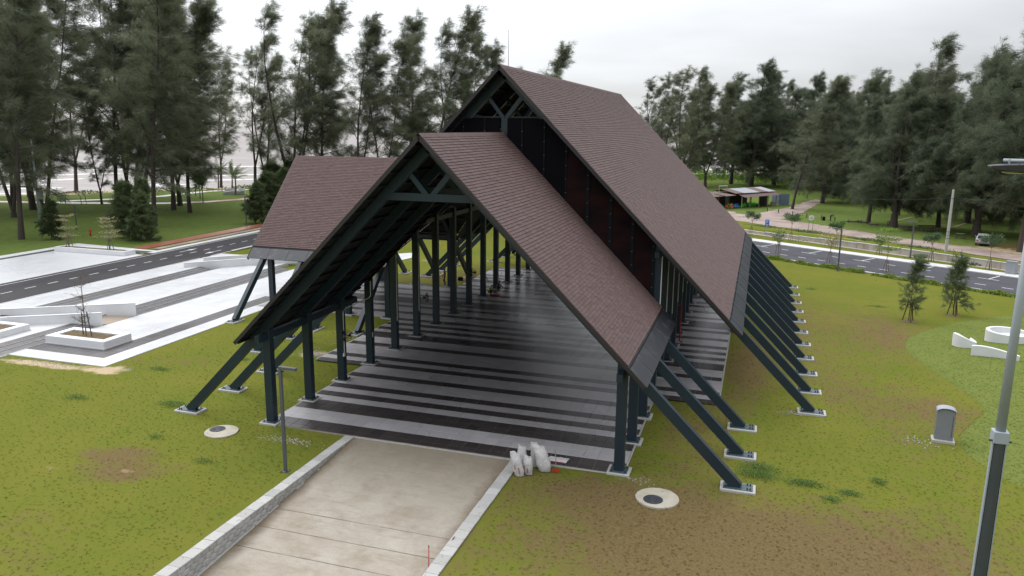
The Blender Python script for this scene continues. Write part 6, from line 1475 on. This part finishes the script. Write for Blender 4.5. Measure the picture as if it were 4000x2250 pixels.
# ------------------------------------------------------------ parked car
def car():
    t = thing('parked_car', 'silver hatchback parked under the trees, seen from behind', 'car', (42.9, 85.3, .02), -.25)
    # sections along y (rear at -2), half widths and heights
    S_ = [(-1.92, .70, .42, .62, .74), (-1.86, .78, .30, .80, .80), (-1.80, .80, .27, .88, .78), (-1.25, .82, .25, .92, .80), (.6, .82, .25, .92, .80), (1.3, .80, .26, .86, .74), (1.85, .74, .30, .74, .66), (1.98, .62, .40, .60, .58)]
    secs = []
    for (y, w, z0, z1, wt) in S_: secs.append([(-w * .92, y, z0), (w * .92, y, z0), (w, y, z0 + .14), (w, y, z1 - .1), (wt, y, z1), (-wt, y, z1), (-w, y, z1 - .1), (-w, y, z0 + .14)])
    MB().loft(secs).build('body', 'car_paint', t, smooth=False, bevel=.012)
    cab = [(-1.80, .76, .88, .74), (-1.45, .66, 1.36, .60), (-1.2, .62, 1.44, .58), (.1, .62, 1.45, .58), (.95, .74, .93, .70)]; secs = [[(-w0, y, .86), (w0, y, .86), (wt, y, z), (-wt, y, z)] for (y, w0, z, wt) in [(-1.80, .76, .90, .74), (-1.42, .76, 1.34, .62), (-1.15, .77, 1.43, .60), (.15, .77, 1.44, .60), (.95, .76, .93, .72)]]
    MB().loft(secs).build('cabin', 'car_paint', t, bevel=.02)
    w = MB().add([(-.62, -1.775, .95), (.62, -1.775, .95), (.54, -1.455, 1.31), (-.54, -1.455, 1.31)], [(0, 1, 2, 3)]); w.v = [(a, b - .012, c + .012) for a, b, c in w.v]; w.build('rear_window', 'glass_dark', t)
    w = MB().add([(-.66, .90, .98), (.66, .90, .98), (.56, .25, 1.38), (-.56, .25, 1.38)], [(0, 1, 2, 3)]); w.v = [(a, b + .014, c + .014) for a, b, c in w.v]; w.build('windscreen', 'glass_dark', t)
    for s_ in (-1, 1):
        for (ya, yb) in ((-1.2, -.42), (-.36, .35)): MB().add([(s_ * .775, ya - .1, .96), (s_ * .775, yb + .1, .96), (s_ * .635, yb, 1.36), (s_ * .635, ya, 1.36)], [(0, 1, 2, 3)]).build('side_window', 'glass_dark', t)
        MB().box(s_ * .60 - .14, s_ * .60 + .14, -1.935, -1.865, .64, .80).build('tail_light', 'red', t, bevel=.01); MB().box(s_ * .5 - .17, s_ * .5 + .17, 1.90, 1.97, .56, .68).build('headlight', 'white_paint', t, bevel=.01)
        for yy in (-1.22, 1.25):
            wh = ob('wheel', None, t, (s_ * .72, yy, .29), (0, 0, 0)); MB().tube([(-.09, 0, 0), (.09, 0, 0)], .29, 20).build('tyre', 'rubber', wh); MB().tube([(s_ * .092, 0, 0), (s_ * .105, 0, 0)], .17, 14).build('rim', 'galvanised', wh)
        MB().box(s_ * .86 - .07, s_ * .86 + .07, .38, .5, .92, 1.04).build('mirror', 'car_paint', t, bevel=.015)
    MB().box(-.80, .80, -2.02, -1.90, .30, .52).build('rear_bumper', 'cabinet_grey', t, bevel=.03); MB().box(-.24, .24, -1.95, -1.932, .62, .74).build('number_plate', 'black', t); MB().box(-.78, .78, 1.94, 2.05, .30, .5).build('front_bumper', 'cabinet_grey', t, bevel=.03)
car()
# ------------------------------------------------------------ picnic furniture under the trees
def table_(name, label, x, y, rz, L, w, h, top, leg, bench=True, cat='table'):
    t = thing(name, label, cat, (x, y, 0), rz, 'wooden picnic furniture under the trees')
    n = max(3, int(w / .17))
    for k in range(n): MB().box(-L / 2 + random.uniform(0, .04), L / 2, -w / 2 + w * k / n + .008, -w / 2 + w * (k + 1) / n - .008, h - .05, h).build('plank', top, t)
    for sx in (-1, 1):
        for sy in (-1, 1): MB().box(sx * L * .42 - .05, sx * L * .42 + .05, sy * w * .36 - .05, sy * w * .36 + .05, -.02, h - .052).build('leg', leg, t)
    if bench:
        for sy in (-1, 1):
            b = MB().box(-L / 2, L / 2, sy * (w / 2 + .38) - .14, sy * (w / 2 + .38) + .14, .40, .45).build('bench', leg, t)
            for sx in (-1, 1): MB().box(sx * L * .4 - .05, sx * L * .4 + .05, sy * (w / 2 + .38) - .05, sy * (w / 2 + .38) + .05, -.02, .398).build('bench_leg', leg, b)
table_('picnic_table', 'pale topped wooden table left of the parked car', 41.3, 90.5, -.3, 1.1, .7, .74, 'zinc_sheet', 'wood_old', False)
table_('picnic_table', 'old dark picnic table with benches right of the forked casuarina', 35.5, 97.6, .2, 1.7, .7, .72, 'wood_old', 'wood_old')
table_('picnic_table', 'long dark roofed table beside the utility pole', 38.4, 97.6, .35, 2.6, .95, .88, 'dark_steel', 'wood_old')
table_('picnic_table', 'dark table half hidden behind the forked casuarina', 34.4, 103.0, .3, 1.5, .7, .78, 'wood_old', 'wood_old', False)
for k, (x, y, L, rz, l) in enumerate([(28.9, 105.0, 2.0, -.05, 'old dark log lying at the left on the field edge'), (30.6, 104.9, 1.6, -.3, 'old dark log between the two others on the field edge'), (31.6, 102.3, 1.4, -.5, 'short dark log at the foot of the small casuarina')]):
    t = thing('log_seat', l, 'log', (x, y, .0), rz, 'old logs on the field edge'); MB().tube([(-L / 2, 0, .26), (0, .05, .22), (L / 2, 0, .28)], [.15, .13, .12], 9).build('log', 'wood_old', t, smooth=True)
    for sx in (-1, 1): MB().tube([(sx * L * .36, 0, -.03), (sx * L * .34, 0, .55 if k < 2 else .4)], [.10, .07], 7).build('stump', 'wood_old', t)
# rope fence round the field corner
t = thing('rope_fence', 'sagging pale rope on short posts at the bend of the dirt track', 'fence'); fp = [(15.6, 119), (17.5, 116.3), (19.8, 113.0), (22.0, 109.9), (24.2, 108.0), (26.2, 106.5)]
for (x, y) in fp: MB().cyl(x, y, -.1, .75, .09, .08, 8).build('post', 'wood_old', t)
for a, b in zip(fp[:-1], fp[1:]): MB().tube([(a[0] + (b[0] - a[0]) * u, a[1] + (b[1] - a[1]) * u, .62 - 1.1 * u * (1 - u)) for u in np.linspace(0, 1, 8)], .03, 5).build('rope', 'wood_pale', t)
t = thing('waste_drum', 'small dark drum on the grass beside the rope fence', 'drum', (24.5, 106.8, 0)); MB().cyl(0, 0, 0, .62, .24, n=16).build('barrel', 'dark_steel', t); MB().cyl(0, 0, .621, .65, .25, n=16).build('lid', 'dark_steel', t)
fl = struct(ob('field_markings', None)); fl['label'] = 'faded pale boundary lines of the playing field'
for a, b in [((36.0, 111.0), (44.2, 127.3)), ((44.2, 127.3), (60, 119)), ((42.6, 133.2), (62, 121)), ((40.6, 102.1), (43.8, 105.6)), ((43.8, 105.6), (47, 112.5))]:
    a = Vector((*a, .03)); b = Vector((*b, .03)); d = (b - a).normalized(); s_ = Vector((-d.y, d.x, 0)) * .17; MB().add([a - s_, b - s_, b + s_, a + s_], [(0, 1, 2, 3)]).build('boundary_line', 'wood_pale', fl)
# ------------------------------------------------------------ the shed with its plastic chairs
ang = math.atan2(.80, .60)
sh = thing('food_shed', 'ramshackle shed with rusty sheet roof and red awning beside the dirt track', 'shed', (10.9, 122.6, 0), ang)
def cor(name, q, mat, waves=16, amp=.03, t=.015):
    """corrugated sheet on a quad q (4 points), waves run along the first edge"""
    q = [Vector(p) for p in q]; n = waves * 4; nn = (q[1] - q[0]).cross(q[3] - q[0]).normalized(); vs = []
    for i in range(n + 1):
        u = i / n; off = nn * amp * math.sin(u * waves * 2 * math.pi); vs += [q[0].lerp(q[1], u) + off, q[3].lerp(q[2], u) + off]
    return MB().add([tuple(v) for v in vs], [(2 * i, 2 * i + 2, 2 * i + 3, 2 * i + 1) for i in range(n)]).build(name, mat, sh)
for (x, y) in [(0, 0), (2.4, 0), (5.2, 0), (8.0, 0), (10.6, 0), (0, 3), (0, 6), (10.6, 3), (10.6, 6), (-3.4, .6), (-3.4, 4), (-6, 1.4), (-6, 4.5)]: MB().box(x - .06, x + .06, y - .06, y + .06, -.1, 2.42).build('post', 'wood_pale' if y == 0 else 'wood_old', sh)
cor('awning', [(-.3, -.9, 2.12), (10.8, -.9, 2.2), (10.8, 1.0, 2.72), (-.3, 1.0, 2.66)], 'red_sheet', 30)
for k in range(5): cor('roof_sheet', [(-1.2 + 2.45 * k, .6, 2.78 + .02 * (k % 2)), (1.3 + 2.45 * k, .6, 2.80), (1.3 + 2.45 * k, 4.2, 3.42), (-1.2 + 2.45 * k, 4.2, 3.40)], ('rust_sheet', 'zinc_sheet', 'zinc_sheet', 'rust_sheet', 'zinc_sheet')[k], 8)
for k in range(5): cor('roof_sheet', [(-1.2 + 2.45 * k, 4.15, 3.41), (1.3 + 2.45 * k, 4.15, 3.41), (1.3 + 2.45 * k, 7.4, 2.6), (-1.2 + 2.45 * k, 7.4, 2.6)], 'zinc_sheet' if k % 2 else 'rust_sheet', 8)
cor('roof_sheet', [(-4.2, .3, 2.45), (-1.3, .3, 2.5), (-1.3, 5.4, 2.9), (-4.2, 5.4, 2.85)], 'rust_sheet', 9); cor('roof_sheet', [(-7.0, .9, 2.4), (-4.3, .9, 2.4), (-4.3, 5.6, 2.75), (-7.0, 5.6, 2.7)], 'rust_sheet', 9)
MB().box(.4, 10.5, 6.9, 7.0, 0, 2.55).build('back_wall', 'wood_old', sh); MB().box(8.0, 10.5, 2.0, 2.1, 0, 2.6).build('inner_wall', 'wood_old', sh); MB().box(-6.9, -.4, 5.6, 5.7, 0, 2.3).build('back_wall', 'wood_pale', sh)
cor('side_wall', [(10.9, -.4, 0), (13.6, -.9, 0), (13.6, -.9, 2.2), (10.9, -.4, 2.35)], 'blue_sheet', 14); cor('side_wall', [(13.6, -.9, 0), (14.0, 3.5, 0), (14.0, 3.5, 2.1), (13.6, -.9, 2.2)], 'blue_sheet', 16)
MB().box(8.9, 10.2, -.4, .1, .0, .8).build('counter', 'wood_pale', sh); MB().box(-2.6, -1.2, .8, 1.5, .7, .76).build('table_board', 'chair_green', sh)
for (xa, xb) in ((-2.6, -.4),):
    for x in (xa, xb): MB().box(x - .06, x + .06, 3.4, 3.52, 0, 4.0).build('sign_post', 'wood_pale', sh)
    MB().box(xa - .1, xb + .1, 3.38, 3.54, 4.0, 4.14).build('sign_beam', 'kerb', sh)
def chair_mesh(mat):
    m = MB(); m.hexa([(-.21, -.2, .40), (.21, -.2, .40), (.19, .2, .38), (-.19, .2, .38)], [(-.22, -.21, .44), (.22, -.21, .44), (.2, .21, .42), (-.2, .21, .42)])
    for sx in (-1, 1):
        m.tube([(sx * .25, -.26, 0), (sx * .21, -.2, .42)], .025, 5); m.tube([(sx * .25, .3, 0), (sx * .20, .2, .40), (sx * .21, .26, .86)], .025, 5); m.tube([(sx * .24, -.2, .42), (sx * .26, -.12, .64), (sx * .23, .24, .66)], .022, 5)
    for z in (.60, .70, .80): m.hexa([(-.2, .22, z - .035), (.2, .22, z - .035), (.2, .25, z - .035), (-.2, .25, z - .035)], [(-.2, .24, z + .035), (.2, .24, z + .035), (.2, .27, z + .035), (-.2, .27, z + .035)])
    return m.mesh('plastic_chair', mat)
cm = {c: chair_mesh(c) for c in ('chair_green', 'chair_blue', 'chair_red')}
def chair(c, x, y, label, rz=0, tilt=.5):
    o = ob('plastic_chair', cm[c], None, (x, y, .05), (tilt, 0, rz)); return tag(o, label, 'chair', {'chair_green': 'green plastic chairs at the shed', 'chair_blue': 'blue plastic chairs at the shed', 'chair_red': 'red plastic chairs at the shed'}[c])
U_, V_ = Vector((.60, .80)), Vector((-.80, .60)); O2 = Vector((10.9, 122.6))
def sp(a, b): p = O2 + U_ * a + V_ * b; return p.x, p.y
def chairs(c, spots, phrase, dr):
    spots = [(*sp(a, b),) for a, b in spots]; spots.sort(key=lambda q: math.atan2(q[0] - CAM.x, q[1] - CAM.y))
    for i, (x, y) in enumerate(spots): chair(c, x, y, phrase % ORD[i], ang + dr)
chairs('chair_green', [(.35, .5), (.75, .55), (1.15, .4)], 'bright green plastic chair tipped in front of the awning, %s from the left', .5)
chairs('chair_green', [(a, .9) for a in (3.0, 3.45, 3.9, 4.35, 4.8)], 'green plastic chair in the shade under the awning, %s from the left', .5)
chairs('chair_green', [(-.9, 1.9), (-1.35, 2.2), (-2.1, 4.2), (-2.6, 4.4), (-4.2, 4.0), (-4.6, 4.2)], 'green plastic chair behind the blue and red ones, %s from the left', .5)
chairs('chair_blue', [(-1.1, .3), (-1.5, .5), (-1.9, .2)], 'blue plastic chair tipped forward left of the shed post, %s from the left', .3)
chairs('chair_red', [(-2.6, .4), (-3.0, .2), (-3.5, -.2), (-3.9, .5)], 'red plastic chair at the left end of the shed, %s from the left', .3)
# ------------------------------------------------------------ people
def person(label, loc, rz, pose, cols, name='person'):
    J = {'pelvis': (0, 0, .92, .135, .105), 'waist': (0, .0, 1.05, .125, .09), 'chest': (0, .01, 1.25, .155, .105), 'neckb': (0, .0, 1.40, .075, .07), 'neck': (0, .015, 1.46, .05, .05), 'head': (0, .03, 1.56, .082, .095), 'crown': (0, .02, 1.66, .055, .07)}
    for s_, n in ((-1, 'l'), (1, 'r')):
        J['hip' + n] = (s_ * .09, 0, .87, .09, .085); J['knee' + n] = (s_ * .10, .03, .48, .058, .06); J['ankle' + n] = (s_ * .10, 0, .09, .04, .042); J['toe' + n] = (s_ * .12, .16, .035, .038, .032)
        J['sho' + n] = (s_ * .18, 0, 1.36, .06, .06); J['elb' + n] = (s_ * .24, -.02, 1.08, .04, .04); J['wri' + n] = (s_ * .25, .08, .84, .027, .027); J['palm' + n] = (s_ * .25, .10, .77, .030, .018)
        for k, (dx, dz, r_) in enumerate([(-.028, -.085, .010), (-.010, -.095, .010), (.009, -.088, .010), (.026, -.07, .009)]): J['f%d' % k + n] = (s_ * .25 + dx * .3, .10 + dx, .77 + dz, r_, r_)
        J['th' + n] = (s_ * .22, .15, .755, .010, .010)
    E_ = [('pelvis', 'waist'), ('waist', 'chest'), ('chest', 'neckb'), ('neckb', 'neck'), ('neck', 'head'), ('head', 'crown')]
    for n in 'lr': E_ += [('pelvis', 'hip' + n), ('hip' + n, 'knee' + n), ('knee' + n, 'ankle' + n), ('ankle' + n, 'toe' + n), ('chest', 'sho' + n), ('sho' + n, 'elb' + n), ('elb' + n, 'wri' + n), ('wri' + n, 'palm' + n), ('palm' + n, 'th' + n)] + [('palm' + n, 'f%d' % k + n) for k in range(4)]
    def shift(keys, d):
        for k in keys: q = J[k]; J[k] = (q[0] + d[0], q[1] + d[1], q[2] + d[2], q[3], q[4])
    def setp(k, p):
        hand = k[:4] == 'palm' ; old = J[k]
        if hand: shift(['f%d' % i + k[-1] for i in range(4)] + ['th' + k[-1]], tuple(p[i] - old[i] for i in range(3)))
        J[k] = (p[0], p[1], p[2], old[3], old[4])
    P_ = {'walk': {'kneel': (-.10, .16, .50), 'anklel': (-.10, .02, .12), 'toel': (-.11, .16, .05), 'kneer': (.10, .0, .48), 'ankler': (.10, -.18, .10), 'toer': (.11, -.03, .035), 'elbl': (-.27, .02, 1.10), 'wril': (-.22, .22, 1.02), 'palml': (-.20, .30, .99)},
          'lean': {'head': (0, .16, 1.47, ), 'crown': (0, .20, 1.57), 'neck': (0, .12, 1.38), 'neckb': (0, .09, 1.33), 'chest': (0, .06, 1.20), 'shol': (-.17, .08, 1.30), 'shor': (.17, .08, 1.30), 'elbl': (-.24, .16, 1.06), 'wril': (-.20, .30, .92), 'palml': (-.19, .34, .86), 'elbr': (.24, .16, 1.06), 'wrir': (.20, .30, .92), 'palmr': (.19, .34, .86)},
          'crouch': {'pelvis': (0, -.12, .32), 'waist': (0, -.09, .45), 'chest': (0, .03, .62), 'neckb': (0, .10, .75), 'neck': (0, .14, .80), 'head': (0, .19, .87), 'crown': (0, .22, .96), 'hipl': (-.10, -.10, .29), 'hipr': (.10, -.10, .29), 'kneel': (-.16, .26, .48), 'kneer': (.16, .24, .46), 'anklel': (-.14, .02, .09), 'ankler': (.14, .02, .09), 'toel': (-.16, .18, .035), 'toer': (.16, .18, .035),
                     'shol': (-.18, .07, .70), 'shor': (.18, .07, .70), 'elbl': (-.22, .30, .50), 'wril': (-.16, .48, .34), 'palml': (-.15, .53, .27), 'elbr': (.22, .30, .50), 'wrir': (.16, .48, .34), 'palmr': (.15, .53, .27)},
          'bend': {'waist': (0, .05, 1.0), 'chest': (0, .25, 1.06), 'neckb': (0, .40, 1.08), 'neck': (0, .46, 1.09), 'head': (0, .55, 1.09), 'crown': (0, .64, 1.07), 'shol': (-.17, .36, 1.05), 'shor': (.17, .36, 1.05), 'elbl': (-.2, .42, .78), 'wril': (-.16, .50, .55), 'palml': (-.15, .53, .48), 'elbr': (.2, .42, .78), 'wrir': (.16, .50, .55), 'palmr': (.15, .53, .48)}}[pose]
    for k, p in P_.items(): setp(k, p)
    ks = list(J); me = bpy.data.meshes.new('person'); me.from_pydata([J[k][:3] for k in ks], [(ks.index(a), ks.index(b)) for a, b in E_], []); o = bpy.data.objects.new('person', me); COL.objects.link(o)
    sm_ = o.modifiers.new('skin', 'SKIN'); sm_.use_smooth_shade = True; sv_ = me.skin_vertices[0].data
    for i, k in enumerate(ks): sv_[i].radius = (J[k][3], J[k][4]); sv_[i].use_root = (k == 'pelvis')
    ss = o.modifiers.new('sub', 'SUBSURF'); ss.levels = 1; ss.render_levels = 1
    dg = bpy.context.evaluated_depsgraph_get(); m2 = bpy.data.meshes.new_from_object(o.evaluated_get(dg)); bpy.data.objects.remove(o); bpy.data.meshes.remove(me)
    m2.materials.clear()
    for c in ('skin', cols[0], cols[1], 'shoe', cols[2]): m2.materials.append(M(c))
    A_ = np.array([J[a][:3] for a, b in E_]); B_ = np.array([J[b][:3] for a, b in E_]); part = []
    for a, b in E_:
        z = a + b; part.append(4 if 'crown' in z else 0 if ('head' in z or 'neck' == b or 'wri' in a or 'palm' in a or 'elb' in a) else 3 if 'toe' in z else 2 if ('hip' in z or 'knee' in z or 'pelvis' in b) else 1)
    for p in m2.polygons:
        c = np.array(p.center); ab = B_ - A_; t_ = np.clip(((c - A_) * ab).sum(1) / ((ab * ab).sum(1) + 1e-9), 0, 1); d = np.linalg.norm(A_ + ab * t_[:, None] - c, axis=1); p.material_index = part[int(np.argmin(d))]; p.use_smooth = True
    m2.name = 'person'; o = ob(name, m2, None, loc, (0, 0, rz)); return tag(o, label, 'person')
person('worker in brown overalls walking on the grass edge between the columns', (-13.87, 34.75, .05), 2.3, 'walk', ('cloth_brown', 'cloth_brown', 'hair'))
person('worker in a pale shirt leaning forward behind a column', (-9.62, 33.9, .052), -1.9, 'lean', ('cloth_white', 'cloth_dark', 'hair'))
person('crouching worker in a yellow safety vest beside a column', (-8.42, 32.1, .052), -1.2, 'crouch', ('cloth_hivis', 'cloth_dark', 'hair'))
person('crouching worker in dark clothes next to the one in yellow', (-8.35, 34.1, .052), -.9, 'crouch', ('cloth_dark', 'cloth_dark', 'hair'))
person('figure in dark clothes bending down on the field edge', (25.5, 106.3, .0), -2.2, 'bend', ('cloth_dark', 'cloth_dark', 'hair'))
t = thing('tool_box', 'small dark box on the grass behind the workers', 'box', (-13.44, 37.7, 0)); MB().box(-.22, .22, -.16, .16, 0, .34).build('body', 'dark_steel', t, bevel=.015); MB().tube([(-.12, 0, .34), (-.12, 0, .42), (.12, 0, .42), (.12, 0, .34)], .015, 6).build('handle', 'black', t)
t = thing('red_hose', 'red hose coiled on the floor by the crouching workers', 'hose', (-7.9, 31.8, .055)); MB().tube([(math.cos(a) * (.22 + .05 * a), math.sin(a) * (.18 + .05 * a), .03) for a in np.linspace(0, 9, 40)] + [(.9, -.3, .03), (1.5, -.1, .03)], .03, 6).build('coil', 'maroon_red', t)
t = thing('pole_tool', 'thin pole leaning between the crouching workers and a column', 'tool', (-8.35, 33.3, .055)); MB().tube([(0, 0, 0), (.35, .9, 1.75)], .02, 6).build('shaft', 'handle_grey', t); MB().cbox((0, 0, .03), .3, .12, .06).build('head', 'black', t)
# loose stone chips on the bare patches
def chips():
    rg = np.random.default_rng(9); V = []; F_ = []; b = 0
    for (cx, cy, rx, ry, n) in [(-13.4, 11.2, 1.3, .7, 420), (-12.4, 14.6, 1.3, .7, 160), (-28, 3.8, 4, .5, 260), (-23, 4.6, 1, .6, 80), (-6.8, -1.65, 1.3, .35, 150), (9.6, -.6, .8, .4, 60), (16.5, 10.2, .9, .3, 60), (22.2, 8.1, .8, .6, 50)]:
        for _ in range(n):
            x, y, s_ = cx + rg.normal() * rx * .55, cy + rg.normal() * ry * .55, rg.uniform(.012, .034); z = gzf(x, y) - .01; r3 = rg.uniform(.6, 1.3, 3) * s_; a = rg.uniform(0, 3)
            q = [(-1, -1, -1), (1, -1, -1), (1, 1, -1), (-1, 1, -1), (-.6, -.6, .8), (.6, -.7, .8), (.7, .5, .7), (-.5, .6, .9)]; V += [(x + (p[0] * r3[0]) * math.cos(a) - p[1] * r3[1] * math.sin(a), y + p[0] * r3[0] * math.sin(a) + p[1] * r3[1] * math.cos(a), z + p[2] * r3[2] * .6) for p in q]
            F_ += [(b + 4, b + 5, b + 6, b + 7), (b, b + 1, b + 5, b + 4), (b + 1, b + 2, b + 6, b + 5), (b + 2, b + 3, b + 7, b + 6), (b + 3, b, b + 4, b + 7)]; b += 8
    tag(ob('stone_chips', npmesh('stone_chips', V, F_, 'stone_chip')), 'pale stone chips strewn on the bare patches of the lawn', kind='stuff')
chips()
